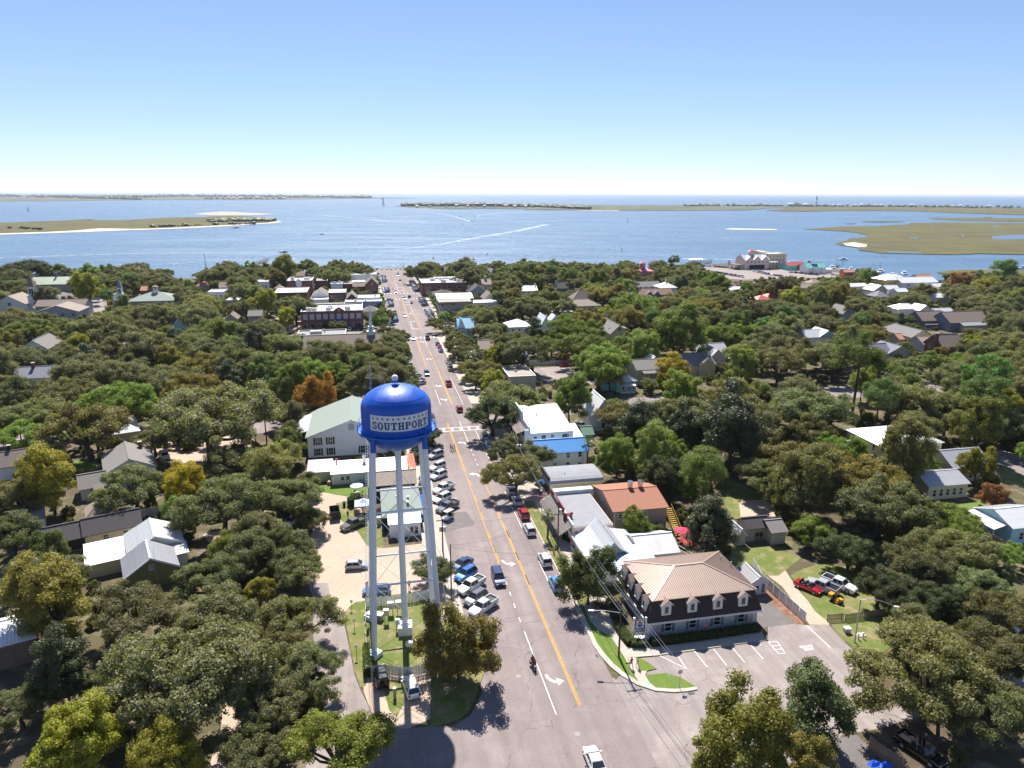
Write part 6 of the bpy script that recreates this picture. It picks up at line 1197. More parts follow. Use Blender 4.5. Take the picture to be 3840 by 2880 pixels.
# ================================================================ vehicles
HLM=pm('headlight',(.75,.77,.8),.1,spec=.7); TLM=pm('taillight',(.35,.01,.01),.25,spec=.6)
def loft(mb, st):
    n=0; rings=[]
    for x,sec in st: rings.append([(x,y,z) for y,z in sec]+[(x,-y,z) for y,z in reversed(sec)])
    m=len(rings[0]); P=[p for r in rings for p in r]; F=[]
    for i in range(len(rings)-1):
        for k in range(m-1): F.append((i*m+k,i*m+k+1,(i+1)*m+k+1,(i+1)*m+k))
        F.append((i*m+m-1,i*m,(i+1)*m,(i+1)*m+m-1))
    F.append(tuple(range(m))); F.append(tuple(range(len(P)-1,len(P)-m-1,-1))); return mb._p(P,F)
def car(kind):
    r=empty(kind); P=dict(sedan=(4.7,.92,.97,1.46),hatchback=(4.05,.86,.98,1.50),suv=(4.65,.94,1.06,1.72),pickup_truck=(5.7,.99,1.12,1.86),minivan=(5.1,.98,1.05,1.76),jeep=(4.5,.92,1.12,1.85),convertible=(4.6,.92,.95,1.30),wagon=(4.75,.89,.96,1.48))[kind]
    L,hw,belt,top=P; h=L/2; hood=belt-.08 if kind not in('pickup_truck','jeep') else belt
    sec=lambda k,zt,zb=.27:[(hw*k*.95,zb),(hw*k,zb+.2),(hw*k*.99,zt-.14),(hw*k*.90,zt)]
    tail=belt if kind in('suv','minivan','hatchback','jeep','wagon','pickup_truck') else belt+.03
    st=[(-h,sec(.90,tail-.18,.36)),(-h+.08,sec(.97,tail-.02,.30)),(-h+.6,sec(1,tail)),(h*.25,sec(1,belt)),(h*.45,sec(1,hood+.03)),(h-.45,sec(.97,hood-.10)),(h-.10,sec(.90,hood-.24,.30)),(h,sec(.82,hood-.34,.36))]
    loft(MB(),st).build('body',M['paint'],r,smooth=40)
    # greenhouse
    x0,x1,r0,r1={'sedan':(-1.75,1.0,-.95,.25),'hatchback':(-1.95,.95,-1.55,.2),'suv':(-2.2,.95,-1.85,.30),'pickup_truck':(-.95,1.25,-.75,.65),'minivan':(-2.4,1.35,-2.1,.55),'jeep':(-2.15,.55,-2.05,.35),'convertible':(.35,.95,.35,.4),'wagon':(-2.2,.95,-1.75,.2)}[kind]
    wb,wt=hw*.90,hw*.72; zb=belt-.02
    if kind!='convertible':
        gv=[(x0,-wb,zb),(x1,-wb,zb),(x1,wb,zb),(x0,wb,zb),(r0,-wt,top-.06),(r1,-wt,top-.06),(r1,wt,top-.06),(r0,wt,top-.06)]
        MB()._p(gv,[(0,1,5,4),(1,2,6,5),(2,3,7,6),(3,0,4,7)]).build('window_glass',M['glass'],r)
        MB()._p([(r0-.08,-wt-.03,top-.09),(r1+.1,-wt-.03,top-.09),(r1+.1,wt+.03,top-.09),(r0-.08,wt+.03,top-.09),(r0,-wt*.9,top),(r1,-wt*.9,top),(r1,wt*.9,top),(r0,wt*.9,top)],[(0,1,5,4),(1,2,6,5),(2,3,7,6),(3,0,4,7),(4,5,6,7)]).build('roof',M['paint'],r)
        for s_ in (-1,1):
            MB().bar((x1-.02,s_*(wb+.005),zb),(r1+.02,s_*(wt+.01),top-.06),.07).build('pillar',M['paint'],r); MB().bar((x0+.02,s_*(wb+.005),zb),(r0,s_*(wt+.01),top-.06),.16 if kind!='sedan' else .1,.08).build('pillar',M['paint'],r)
            xm=(x0+x1)/2-.1; MB().bar((xm,s_*(wb+.008),zb),((r0+r1)/2-.1,s_*(wt+.012),top-.06),.07).build('pillar',M['paint'],r)
            MB().box((x1-.25,s_*(hw+.12),belt+.08),(.16,.22,.14)).build('mirror',M['paint'],r)
    else:
        MB()._p([(.95,-.78,.93),(.95,.78,.93),(.45,.68,1.32),(.45,-.68,1.32)],[(0,1,2,3)])._p([(.95,-.78,.93),(.95,.78,.93),(.45,.68,1.32),(.45,-.68,1.32)],[(3,2,1,0)]).build('windscreen',M['glass'],r)
        MB().box((-.5,0,.965),(2.1,1.36,.03)).build('interior',M['black'],r)
        for x in (-.1,-1.0):
            for y in (-.38,.38): MB().box((x,y,1.05),(.5,.5,.2)).box((x-.28,y,1.22),(.14,.48,.5)).build('seat',pm('seat_dark',(.05,.045,.045),.7),r)
    if kind=='pickup_truck':
        MB().box((-1.95,0,1.135),(1.7,1.5,.03)).build('bed_floor',M['black'],r)
        for c,sz in (((-1.9,hw-.09,1.25),(1.85,.12,.28)),((-1.9,-hw+.09,1.25),(1.85,.12,.28)),((-h+.1,0,1.25),(.1,2*hw-.32,.28))): MB().box(c,sz).build('bed_wall',M['paint'],r)
    if kind in('suv','minivan','jeep','wagon'):
        for s_ in (-1,1): MB().bar((r0+.1,s_*wt*.86,top+.05),(r1-.05,s_*wt*.86,top+.05),.04).build('roof_rail',M['blackmetal'],r)
    if kind=='jeep': MB().tube((-h-.02,.1,.95),(-h-.24,.1,.95),.37,.37,14).build('spare_wheel',M['rubber'],r)
    wr=.42 if kind in('pickup_truck','jeep') else .36 if kind=='suv' else .33
    if ('wheel',wr) not in _wc: _wc[('wheel',wr)]=(MB().tube((0,-.12,0),(0,.12,0),wr,wr,16).mesh('wheel',M['rubber'],40),MB().tube((0,-.127,0),(0,.127,0),wr*.62,wr*.62,12).mesh('rim',M['galv'],40))
    tm,rm_=_wc[('wheel',wr)]
    for x in (h*.63,-h*.60):
        for y in (-hw+.12,hw-.12):
            w_=link('wheel',tm,r,(x,y,wr)); link('rim',rm_,w_)
    for s_ in (-1,1):
        MB().box((h-.09,s_*hw*.60,hood-.33),(.16,.34,.14)).build('headlight',HLM,r); MB().box((-h+.05,s_*hw*.74,tail-.24),(.14,.26,.2 if kind in('sedan','convertible') else .34)).build('taillight',TLM,r)
    MB().box((h-.02,0,.42),(.1,hw*1.1,.16)).build('grille',M['blackmetal'],r); MB().box((-h+.0,0,.62),(.05,.42,.14)).build('number_plate',M['plate'],r)
    return r
PROTO={k:car(k) for k in ('sedan','hatchback','suv','pickup_truck','minivan','jeep','convertible','wagon')}
USED=set(); PARTS={k:[(ch,list(ch.children)) for ch in PROTO[k].children] for k in PROTO}
CC=dict(white=(.78,.78,.78),silver=(.42,.43,.45),grey=(.12,.125,.135),black=(.012,.012,.014),red=(.42,.012,.018),blue=(.01,.12,.42),navy=(.02,.045,.12),lightblue=(.10,.34,.66),green=(.02,.09,.05),tan=(.34,.29,.22),purple=(.16,.12,.35),pewter=(.22,.23,.26),yellow=(.6,.4,.02))
CARS=[]
def put(kind, col, x, y, ang, label, group=None, cat=None):
    c=CC[col] if isinstance(col,str) else col; far=y>300
    o=empty(kind,(x,y,.02),ang)
    for ch,sub in PARTS[kind]:
        nm=ch.name.split('.')[0]
        if far and nm in ('mirror','number_plate','grille','headlight','roof_rail','seat','bed_wall'): continue
        n_=ch.copy(); COL.objects.link(n_); n_.parent=o; n_.color=(*c,1)
        if far: continue
        for g_ in sub: m_=g_.copy(); COL.objects.link(m_); m_.parent=n_
    setp(o,label,cat or {'pickup_truck':'pickup','suv':'car','sedan':'car'}.get(kind,'car'),group); p=PX(x,y,1); rr=2.2*FPX/p[2]; CARS.append((p[0]-rr,p[1]-rr*.8,p[0]+rr,p[1]+rr*.6,y)); return o
UP=math.atan2(RD[1],RD[0]); DN=UP+math.pi
def hd(ds,dt): v=Vector(RD)*ds+Vector(RN)*dt; return math.atan2(v.y,v.x)
NOSE=hd(-3.3,-4.0)
z4=lambda x,y:(1640+x/4.1475,1580+y/4.1475); z5=lambda x,y:(1500+x/3.318,1850+y/3.318); z6=lambda x,y:(1100+x/2.38,1850+y/2.38); z7=lambda x,y:(1400+x/2.644,1180+y/2.644)
def pc(kind,col,p,ang,label,group=None): x,y=G(*p); return put(kind,col,x,y,ang,label,group)
AG='cars parked at an angle along the tower side of the street'; KG='cars parked along the opposite kerb'; MG='vehicles driving on the main street'
pc('sedan','navy',z5(770,915),NOSE,'dark navy sedan, first angled car past the leaning pole',AG)
pc('suv','blue',z5(818,1045),NOSE,'bright blue SUV parked between a navy sedan and a white pickup',AG)
pc('pickup_truck','white',z5(885,1190),NOSE,'white crew-cab pickup angled beside the bright blue SUV',AG)
pc('suv','grey',z5(940,1345),NOSE,'charcoal SUV angled between two white pickups',AG)
pc('pickup_truck',(.6,.62,.66),z5(1035,1455),NOSE,'pale silver pickup half hidden by the olive corner tree',AG)
pc('pickup_truck','grey',z5(590,205),NOSE,'charcoal pickup angled beside the golf cart',AG)
pc('suv','white',z5(525,95),NOSE,'white SUV parked between the charcoal pickup and a white pickup',AG)
pc('pickup_truck','white',q('b1',1620,925),NOSE,'white pickup with black bed, two along from the charcoal pickup',AG)
pc('suv','white',q('b1',1578,810),NOSE,'white SUV angled next to the boxy white jeep',AG)
pc('jeep','white',q('b1',1568,738),NOSE,'boxy white jeep with black roof panel',AG)
pc('suv','silver',q('b1',1552,632),NOSE,'silver SUV angled at the edge of the street tree shade',AG)
pc('sedan','grey',q('b1',1548,568),NOSE,'dark sedan in deep shade under the street tree by the tank',AG)
pc('suv','silver',z4(735,262),UP,'silver SUV at the crosswalk end of the kerbside row',KG)
pc('suv',(.5,.52,.56),z4(797,385),UP,'pale silver SUV second from the crosswalk at the kerb',KG)
pc('sedan','black',z4(862,545),UP,'black sedan parked at the kerb under overhanging oak leaves',KG)
pc('sedan','pewter',z4(1152,1110),UP,'grey-blue sedan parked in tree shade behind a silver sedan',KG)
pc('sedan','silver',z4(1240,1268),UP,'silver sedan parked ahead of the red SUV',KG)
pc('suv','red',z4(1342,1475),UP,'dark red SUV parked at the kerb',KG)
pc('suv','white',q('b2',150,1278),UP,'white SUV parked behind the dark red SUV',KG)
pc('suv',(.7,.71,.73),q('b2',283,1540),UP,'white SUV with dark tail, ahead of the light blue one',KG)
pc('suv','lightblue',q('a2',380,92),UP,'light blue SUV parked by the round holly tree',KG)
pc('suv','pewter',z4(757,835),UP,'grey-blue SUV driving past the turn arrow near the crosswalk',MG)
pc('minivan','navy',z5(1222,1085),DN,'dark navy minivan driving toward the corner',MG)
pc('sedan','white',q('a2',712,1632),UP,'white sedan entering at the bottom edge of the picture',MG)
pc('suv','red',q('b1',1757,232),UP,'red hatch-backed car with a white roof nearing the crossroads',MG)
pc('suv','navy',z7(531,600),DN,'dark SUV driving toward the crossroads beyond the tank',MG)
pc('pickup_truck','red',z7(745,700),UP,'red pickup driving away beyond the crossroads',MG)
pc('sedan','white',z7(400,248),DN,'white sedan waiting on the second crosswalk',MG)
pc('pickup_truck','black',z7(538,245),UP,'black pickup stopped beside the second crosswalk',MG)
for c,p,l in (('navy',(637,302),'blue sedan first past the second crosswalk'),('red',(656,330),'red sedan parked second past the second crosswalk'),('purple',(669,366),'violet hatchback parked third past the second crosswalk'),('silver',(742,482),'silver sedan in shade, first of three under kerb oaks'),('pewter',(760,516),'grey sedan in shade, second of three under kerb oaks'),('grey',(764,552),'dark sedan in shade, third of three under kerb oaks')): pc('sedan',c,z7(*p),UP,l,KG)
for i,(c,p) in enumerate((('white',(345,600)),('silver',(420,622)),('pewter',(455,668)),('silver',(466,692)))): pc('sedan',c,z7(*p),NOSE,f'{c} sedan parked under oaks behind the tank, {("farthest","third","second","nearest")[i]} of four',AG)
d2p=lambda x,y:(1380+x/2.644,980+y/2.644)
for k,c,p,a,l in (('suv','white',(365,548),DN,'white SUV driving in the wide downtown block'),('sedan','silver',(432,416),UP,'silver sedan driving away in the wide downtown block'),('suv','grey',(410,362),UP,'dark SUV crossing the downtown junction'),('suv','silver',(361,378),DN,'silver SUV waiting at the downtown zebra'),('suv','red',(276,316),DN,'bright red car on the far zebra crossing'),('sedan','navy',(318,192),UP,'dark sedan driving in the last block before the water'),('suv','silver',(296,149),DN,'silver SUV driving near the waterfront end'),('sedan','navy',(298,128),UP,'dark sedan driving close to the waterfront end')): pc(k,c,d2p(*p),a,l,MG)
crng=random.Random(9); ORD=['first','second','third','fourth','fifth','sixth','seventh','eighth','ninth','tenth','eleventh','twelfth','thirteenth','fourteenth','fifteenth','sixteenth','seventeenth','eighteenth','nineteenth','twentieth']
cols=['white','silver','white','grey','pewter','red','white','silver','silver','blue','black','tan']; kinds=['suv','sedan','suv','pickup_truck','hatchback','suv','sedan','minivan']
def angled(s0,n,step,t,ang,where,group):
    for i in range(n):
        k=crng.choice(kinds); c=crng.choice(cols); x,y=S(s0+i*step,t); put(k,c,x,y,ang,f"{c} {k.replace('_',' ')}, {ORD[i]} {where}",group)
FR=hd(3.3,-4.0) if False else hd(-3.0,-4.2); FL=hd(3.0,4.2)
angled(371,10,3.55,12.8,FR,'angled car past the second crossing, tower side','angled cars in the wide downtown block')
angled(424,7,3.9,12.8,FR,'angled car before the far zebra, tower side','angled cars in the wide downtown block')
angled(373,9,3.8,33.2,FL,'angled car past the second crossing, pole side','angled cars in the wide downtown block')
angled(424,8,3.9,33.2,FL,'angled car before the far zebra, pole side','angled cars in the wide downtown block')
angled(488,17,3.7,33.2,FL,'angled car past the far zebra, pole side','angled cars in the last block')
angled(489,6,3.7,12.6,FR,'angled car past the far zebra, store side','angled cars in the last block')
angled(545,11,3.7,12.4,FR,'angled car of the last block, store side','angled cars in the last block')
for i in range(9):
    c=crng.choice(cols); k=crng.choice(['suv','sedan']); x,y=S(641,5+i*4.1); put(k,c,x,y,UP,f'{c} {k}, {ORD[i]} of the row facing the water','cars parked facing the water')
for i in range(5):
    c=crng.choice(cols); x,y=S(627+i*3.2,43.5); put('sedan',c,x,y,hd(0,1),f'{c} sedan, {ORD[i]} of the side row at the street end','cars parked facing the water')
for i in range(10):
    c=crng.choice(['silver','white','grey','navy']); x,y=S(231+i*4.3,13.6)
    if i not in(3,6): put('suv',c,x,y,NOSE,f'{c} suv under street oaks, {ORD[i]} past the crossroads',AG)
# lots and yards
pc('hatchback','silver',z6(568,668),math.atan2(.12,1),'silver hatchback alone on the sand lot')
pc('pickup_truck',(.14,.125,.10),z6(538,300),hd(-3.2,-3.2)-.12,'bronze crew-cab pickup parked by the canopy tent')
pc('wagon',(.16,.24,.44),z6(745,893),math.pi+.12,'old blue estate car behind the picket fence')
pc('jeep','black',q('a1',1080,900),UP+.12,'black soft-top jeep parked under the tower')
pc('suv',(.8,.8,.8),q('a1',1338,985),UP+.16,'white SUV with dark tail lamps parked below the picket fence')
pc('suv','white',q('b0',1425,640),hd(-1,.25)+.2,'white SUV on the sandy lane beside the giant oak')
pc('sedan','white',q('b1',310,1205),NOSE+.5,'white car glimpsed under the oak by the sand lot')
pc('suv','silver',q('b1',370,1340),NOSE+.6,'silver SUV half hidden under the oak edge')
e=hd(-1,.42)+.1
pc('convertible','red',q('a3',345,118),e,'red open-top convertible on the grass')
pc('pickup_truck','silver',q('a3',465,118),e+math.pi,'silver pickup on the grass between convertible and white truck')
pc('pickup_truck','white',q('a3',612,100),e,'white pickup at the end of the grass row')
pc('sedan','white',q('a3',2040,432),e-.15,'white sports coupe in the far shaded yard')
pc('pickup_truck','black',q('a3',1310,1545),e-.2,'black pickup in shade at the lower corner')
pc('sedan','white',q('b2',598,372),e+.1,'white sedan behind the green-roofed building')
pc('sedan','red',q('c2',460,955),hd(0,1),'red car in the fenced parking lot')
pc('suv','white',q('c3',1325,612),hd(0,1),'white SUV in a driveway beside the pale yellow house')
pc('pickup_truck','navy',q('c3',1500,700),hd(0,1),'navy pickup beside the brick house')
pc('suv','white',q('c0',1565,458),hd(0,1),'white SUV beyond the teal house')
pc('sedan','lightblue',q('c0',825,378),hd(0,1),'pale blue sedan by the tennis court')
for i,(x,k,c) in enumerate(((808,'suv','white'),(880,'suv','black'),(945,'suv','grey'),(1035,'minivan','white'))): pc(k,c,q('c1',x,642),hd(1,0),f'{c} {k} before the long brick block, {ORD[i]} from its entrance','cars before the long brick block')
for i,(x,y) in enumerate(((170,490),(175,470),(180,575),(160,505))): pc('suv',('black','white','black','grey')[i],q('c1',x,y),hd(0,1),f'{("black","white","black","grey")[i]} suv, {ORD[i]} of those parked by the red dumpster lot','cars by the dumpster lot')
n=0
for row,(p0,p1,cnt) in enumerate((((1660,92),(1990,110),15),((1720,140),(1990,185),15),((2000,108),(2212,112),9),((2090,135),(2212,160),7),((1930,235),(2100,240),5))):
    for i in range(cnt):
        t=i/(cnt-1); k=crng.choice(['suv','sedan','sedan','suv']); c=crng.choice(cols); x,y=Gq('c2',p0[0]+(p1[0]-p0[0])*t,p0[1]+(p1[1]-p0[1])*t)
        put(k,c,x,y,hd(1,.2)+crng.choice((0,math.pi)),f"{c} {k}, {ORD[i]} along {('the hedge side','the lower side','the restaurant side','the far corner','the road')[row]} row of the marina lot",'cars in the marina lot')
for row,(p0,p1,cnt) in enumerate((((0,160),(180,190),6),((560,165),(700,185),5),((200,145),(420,165),6))):
    for i in range(cnt):
        t=i/(cnt-1); k=crng.choice(['suv','sedan']); c=crng.choice(cols); x,y=Gq('c3',p0[0]+(p1[0]-p0[0])*t,p0[1]+(p1[1]-p0[1])*t); put(k,c,x,y,hd(.3,1),f"{c} {k}, {ORD[i]} in the {('trailer','dock hut','cafe')[row]} row of the dock lot",'cars in the dock lot')
for k in PROTO:          # the patterns themselves go
    for ch,sub in PARTS[k]:
        for g_ in sub: bpy.data.objects.remove(g_)
        bpy.data.objects.remove(ch)
    bpy.data.objects.remove(PROTO[k])
# golf cart
x,y=G(*z5(595,325)); g=empty('golf_cart',(x,y,.02),NOSE,'white golf cart with a canopy beside the utility pole','golf cart'); CARS.append((1640,1900,1700,1980,y))
loft(MB(),[(-1.3,[(.55,.3),(.6,.5),(.58,.75),(.5,.8)]),(-.4,[(.6,.3),(.62,.5),(.6,.7),(.55,.75)]),(.0,[(.6,.28),(.62,.32),(.6,.36),(.5,.38)]),(.5,[(.58,.28),(.6,.35),(.6,.4),(.5,.42)]),(.75,[(.55,.3),(.58,.5),(.55,.75),(.48,.85)]),(1.25,[(.42,.32),(.48,.45),(.45,.55),(.38,.6)])]).build('body',M['white'],g,smooth=40)
MB().box((-.35,0,.85),(.6,1.1,.18)).box((-.68,0,1.12),(.14,1.1,.5)).build('seat',M['black'],g); MB().box((-1.1,0,.95),(.5,1.1,.16)).build('seat',M['black'],g)
MB().box((-.25,0,1.93),(2.1,1.25,.07)).build('canopy',WM['beige'],g)
for a,b_ in ((.72,.6),(-1.2,.55)):
    for s_ in (-1,1): MB().tube((a,s_*b_,.75),(a-.12,s_*b_,1.9),.025,.025,5).build('canopy_post',M['blackmetal'],g)
for xx in (.85,-.85):
    for s_ in (-1,1): w_=MB().tube((xx,s_*.5-.1,.25),(xx,s_*.5+.1,.25),.25,.25,14).build('wheel',M['rubber'],g,smooth=40); MB().tube((xx,s_*.5-.105,.25),(xx,s_*.5+.105,.25),.13,.13,10).build('rim',M['galv'],w_)
MB().tube((.55,.25,.8),(.35,.25,1.15),.02,.02,5).lathe([(.16,1.16),(.18,1.16)],12,(.35,.25)).build('steering_wheel',M['blackmetal'],g)
# utility trailer with high sides
x,y=G(*z6(372,215)); t=empty('dump_trailer',(x,y,.02),UP+.1,'dark high-sided dump trailer parked on the sand','trailer')
for c,sz in (((0,.95,1.3),(3.4,.08,1.3)),((0,-.95,1.3),(3.4,.08,1.3)),((-1.7,0,1.3),(.08,1.9,1.3)),((1.7,0,1.3),(.08,1.9,1.3))): MB().box(c,sz).build('side_panel',WM['charcoal'],t)
MB().box((0,0,.68),(3.4,1.9,.1)).build('bed',M['wood'],t)
for xx in (-.5,.5):
    for s_ in (-1,1): MB().tube((xx,s_*1.1-.1,.36),(xx,s_*1.1+.1,.36),.36,.36,14).build('wheel',M['rubber'],t,smooth=40)
MB().bar((1.7,0,.6),(3.0,0,.5),.12).build('drawbar',M['blackmetal'],t)
for k in range(6): MB().box((-1.5+k*.6,-1.0,1.3),(.08,.06,1.2)).build('stake',M['blackmetal'],t)
# riding mower
x,y=G(*q('a3',590,225)); m=empty('riding_mower',(x,y,.02),e,'yellow riding mower parked on the grass behind the silver pickup','mower'); yp=pm('mower_yellow',(.62,.30,.02),.4)
MB().box((.0,0,.42),(1.5,.8,.25)).box((.1,0,.2),(.9,1.2,.15)).build('deck',yp,m); MB().box((.65,0,.7),(.6,.6,.4)).build('engine_hood',yp,m); MB().box((-.25,0,.72),(.45,.5,.14)).box((-.48,0,.95),(.12,.48,.45)).build('seat',M['black'],m); MB().box((-.95,0,.85),(.7,1.0,.7)).build('grass_bagger',yp,m)
for xx,rr in ((.7,.22),(-.45,.3)):
    for s_ in (-1,1): MB().tube((xx,s_*.52-.1,rr),(xx,s_*.52+.1,rr),rr,rr,12).build('wheel',M['rubber'],m,smooth=40)
MB().tube((.2,0,.6),(.05,0,.98),.02,.02,5).build('steering_column',M['blackmetal'],m)
# ================================================================ people (one skinned body each)
HAIRM={k:pm('hair_'+k,c,.8) for k,c in dict(dark=(.03,.02,.015),brown=(.12,.07,.04),blond=(.4,.28,.14),grey=(.35,.34,.33)).items()}
def person(x,y,ang,top,bottom,hair='dark',stride=.25,label='',group=None,z=.02,height=1.74,pose='walk',skin=(.45,.26,.17),cap=None,legs_bare=False):
    r=empty('person',(x,y,z),ang,label,'person',group); k=height/1.74
    if pose=='walk': hip=.92; L=[(stride,.09),(-stride,-.09)]
    V=[(0,0,.95),(0,0,1.15),(0,0,1.38),(0,0,1.52),(.02,0,1.66)]; E=[(0,1),(1,2),(2,3),(3,4)]; Rr=[(.15,.11),(.14,.10),(.17,.105),(.055,.055),(.085,.10)]
    def chain(a,pts,rad):
        p=a
        for q_,r_ in zip(pts,rad): V.append(q_); Rr.append((r_,r_)); E.append((p,len(V)-1)); p=len(V)-1
    if pose=='walk':
        for sx,s_ in ((stride,1),(-stride,-1)):
            chain(0,[(.02,s_*.10,.86),(sx*.55+.05,s_*.10,.50),(sx-(.06 if sx<0 else 0),s_*.10,.10),(sx+.14,s_*.11,.05)],[.095,.06,.042,.045])
            chain(2,[(0,s_*.20,1.37),(-sx*.35-.02,s_*.25,1.10),(-sx*.7+.12,s_*.25,.90),(-sx*.75+.16,s_*.25,.81)],[.062,.046,.034,.036])
    else:   # riding
        for s_ in (1,-1):
            chain(0,[(.08,s_*.12,.92),(.48,s_*.24,.82),(.38,s_*.25,.42),(.52,s_*.25,.36)],[.10,.07,.05,.05]); chain(2,[(.02,s_*.20,1.36),(.25,s_*.30,1.16),(.52,s_*.32,1.12),(.60,s_*.32,1.12)],[.065,.05,.038,.04])
    V=[(a*k,b*k,c*k) for a,b,c in V]
    me=bpy.data.meshes.new('body'); me.from_pydata(V,E,[]); o=bpy.data.objects.new('body',me)
    md=o.modifiers.new('s','SKIN'); sv=me.skin_vertices[0].data
    for i,rr in enumerate(Rr): sv[i].radius=(rr[0]*k,rr[1]*k)
    sv[0].use_root=True; md.use_smooth_shade=True; sd=o.modifiers.new('d','SUBSURF'); sd.levels=1; sd.render_levels=1
    m2=baked(o)
    def pmx(n,c): return pm(f'{n}_{c[0]:.2f}_{c[1]:.2f}_{c[2]:.2f}',c,.85,var=.12,scale=9)
    for mt in (pmx('shirt',top),pmx('trousers',bottom),pmx('skin',skin),M['black']): m2.materials.append(mt)
    for p in m2.polygons:
        c=p.center/k; arm=abs(c.y)>.205 and c.z>.75
        if pose=='walk': p.material_index=3 if c.z<.09 else (2 if (legs_bare and c.z<.5) else 1) if c.z<.93 and not arm else (2 if (arm and c.z<1.12) or c.z>1.46 else 0)
        else: p.material_index=3 if c.z<.42 else 1 if c.z<.97 and c.x>-.3 and not(c.x>.5 and c.z>1.0) else (2 if c.z>1.46 or c.x>.48 else 0)
    m2.name='body'; b=link('body',m2,r)
    h=MB(); hz=1.68*k
    if cap: h.ball((.0,0,hz+.03),(.135*k,.125*k,.14*k),12,8); h.build('helmet' if pose!='walk' else 'cap',M['black'] if cap is True else pmx('cap',cap),r,smooth=True)
    else:
        h.ball((-.02,0,hz+.03),(.115*k,.105*k,.115*k),10,7); h.build('hair',HAIRM[hair],r,smooth=True)
    return r
def pp(p,*a,**k): x,y=G(*p); return person(x,y,*a,**k)
pp(q('a2',1030,800),UP+.2,(.50,.03,.02),(.55,.55,.53),'dark',.28,'person in red shirt and white shorts walking on the corner pavement','walkers on the corner pavement',z=.13,legs_bare=True)
pp(q('a2',1084,796),UP+.25,(.62,.52,.48),(.6,.6,.6),'brown',.25,'person in pale top and white shorts walking beside the red shirt','walkers on the corner pavement',z=.13,legs_bare=True,height=1.66)
for i,(p,tp,bt,hr,l) in enumerate((((208,455),(.03,.03,.035),(.05,.05,.07),'dark','person in black top leading three across the street'),((235,470),(.05,.03,.03),(.03,.03,.04),'brown','person in dark dress in the middle of three crossing'),((268,450),(.65,.65,.65),(.06,.09,.16),'dark','person in white top and jeans trailing three crossing'))): pp(z4(*p),hd(0,1)+.1 if i<2 else hd(.2,1),tp,bt,hr,.26,l,'three people crossing the street')
pp(z6(488,222),hd(-.6,.5),(.02,.02,.02),(.02,.02,.022),'blond',.08,'person in black holding up a phone by the canopy tent')
pp(q('b1',1415,858),UP,(.16,.22,.55),(.06,.07,.1),'grey',.2,'person in blue shirt walking on the pavement behind the tower','walkers on the pavement behind the tower',z=.13)
pp(q('b1',1443,852),UP,(.20,.22,.5),(.25,.22,.18),'dark',.22,'person in violet top walking close behind a tower leg','walkers on the pavement behind the tower',z=.13)
pp(q('b1',920,1105),hd(-1,0),(.55,.03,.06),(.04,.04,.05),'dark',.06,'person in red standing under the canopy tent')
pp(z5(118,1198),hd(1,-.4),(.5,.3,.2),(.2,.2,.2),'brown',.12,'person standing behind the picket fence by the tower leg',height=1.7)
for i,(x,y_) in enumerate(((306,288),(247,290),(356,248),(278,130),(305,120),(112,300),(140,280))): pp(d2p(x,y_),crng.uniform(0,6),(crng.random()*.6,.1+crng.random()*.3,.1+crng.random()*.4),(.05,.05,.08),'dark',.2,('person near the far zebra by the turn bay','person by a cone near the far zebra','person on the centre line past the far zebra','person crossing near the water end','second person crossing near the water end','person on the store pavement past the far zebra','second person on the store pavement past the far zebra')[i],'people far down the street')
pp(q('c3',1557,660),hd(0,1),(.5,.12,.08),(.1,.1,.12),'dark',.2,'person in red walking in the far residential street')
# motorcycle with rider
x,y=G(*q('a2',188,800)); m=empty('motorcycle',(x,y,.02),DN,'black touring motorcycle riding along the white lane line','motorcycle')
for xx in (.78,-.78):
    w_=MB().tube((xx,-.08,.33),(xx,.08,.33),.33,.33,18).build('wheel',M['rubber'],m,smooth=40); MB().tube((xx,-.085,.33),(xx,.085,.33),.2,.2,12).build('rim',M['galv'],w_)
loft(MB(),[(-.5,[(.12,.45),(.2,.6),(.2,.75),(.12,.8)]),(.1,[(.14,.35),(.2,.55),(.2,.85),(.14,.95)]),(.5,[(.1,.45),(.16,.6),(.16,.85),(.1,.95)])]).build('tank_and_frame',M['black'],m,smooth=50)
MB().box((-.3,0,.84),(.75,.36,.12)).build('seat',M['black'],m)
for s_ in (-1,1): MB().box((-.75,s_*.34,.6),(.55,.22,.4)).build('pannier',M['black'],m); MB().tube((.78,s_*.09,.33),(.5,s_*.1,1.0),.03,.03,6).build('fork',M['chrome'],m); MB().tube((-.9,s_*.2,.3),(.1,s_*.2,.3),.05,.05,8).build('exhaust',M['chrome'],m)
MB().tube((.45,-.4,1.1),(.45,.4,1.1),.025,.025,6).build('handlebar',M['blackmetal'],m); MB().box((-.95,0,.95),(.35,.45,.35)).build('top_case',M['black'],m); MB()._p([(.55,-.25,1.0),(.55,.25,1.0),(.42,.2,1.4),(.42,-.2,1.4)],[(0,1,2,3)])._p([(.55,-.25,1.0),(.55,.25,1.0),(.42,.2,1.4),(.42,-.2,1.4)],[(3,2,1,0)]).build('windscreen',M['glass'],m); MB().ball((.75,0,.9),.11,10,6).build('headlight',HLM,m)
d=Vector((math.cos(DN),math.sin(DN))); person(x-d.x*.25,y-d.y*.25,DN,(.18,.03,.03),(.02,.025,.04),'dark',0,'rider in dark red jacket and helmet on the motorcycle',pose='ride',z=.04,cap=True)
person(x-d.x*.72,y-d.y*.72,DN,(.03,.03,.035),(.02,.02,.03),'dark',0,'pillion passenger in black behind the motorcycle rider',pose='ride',z=.06,cap=True,height=1.66)
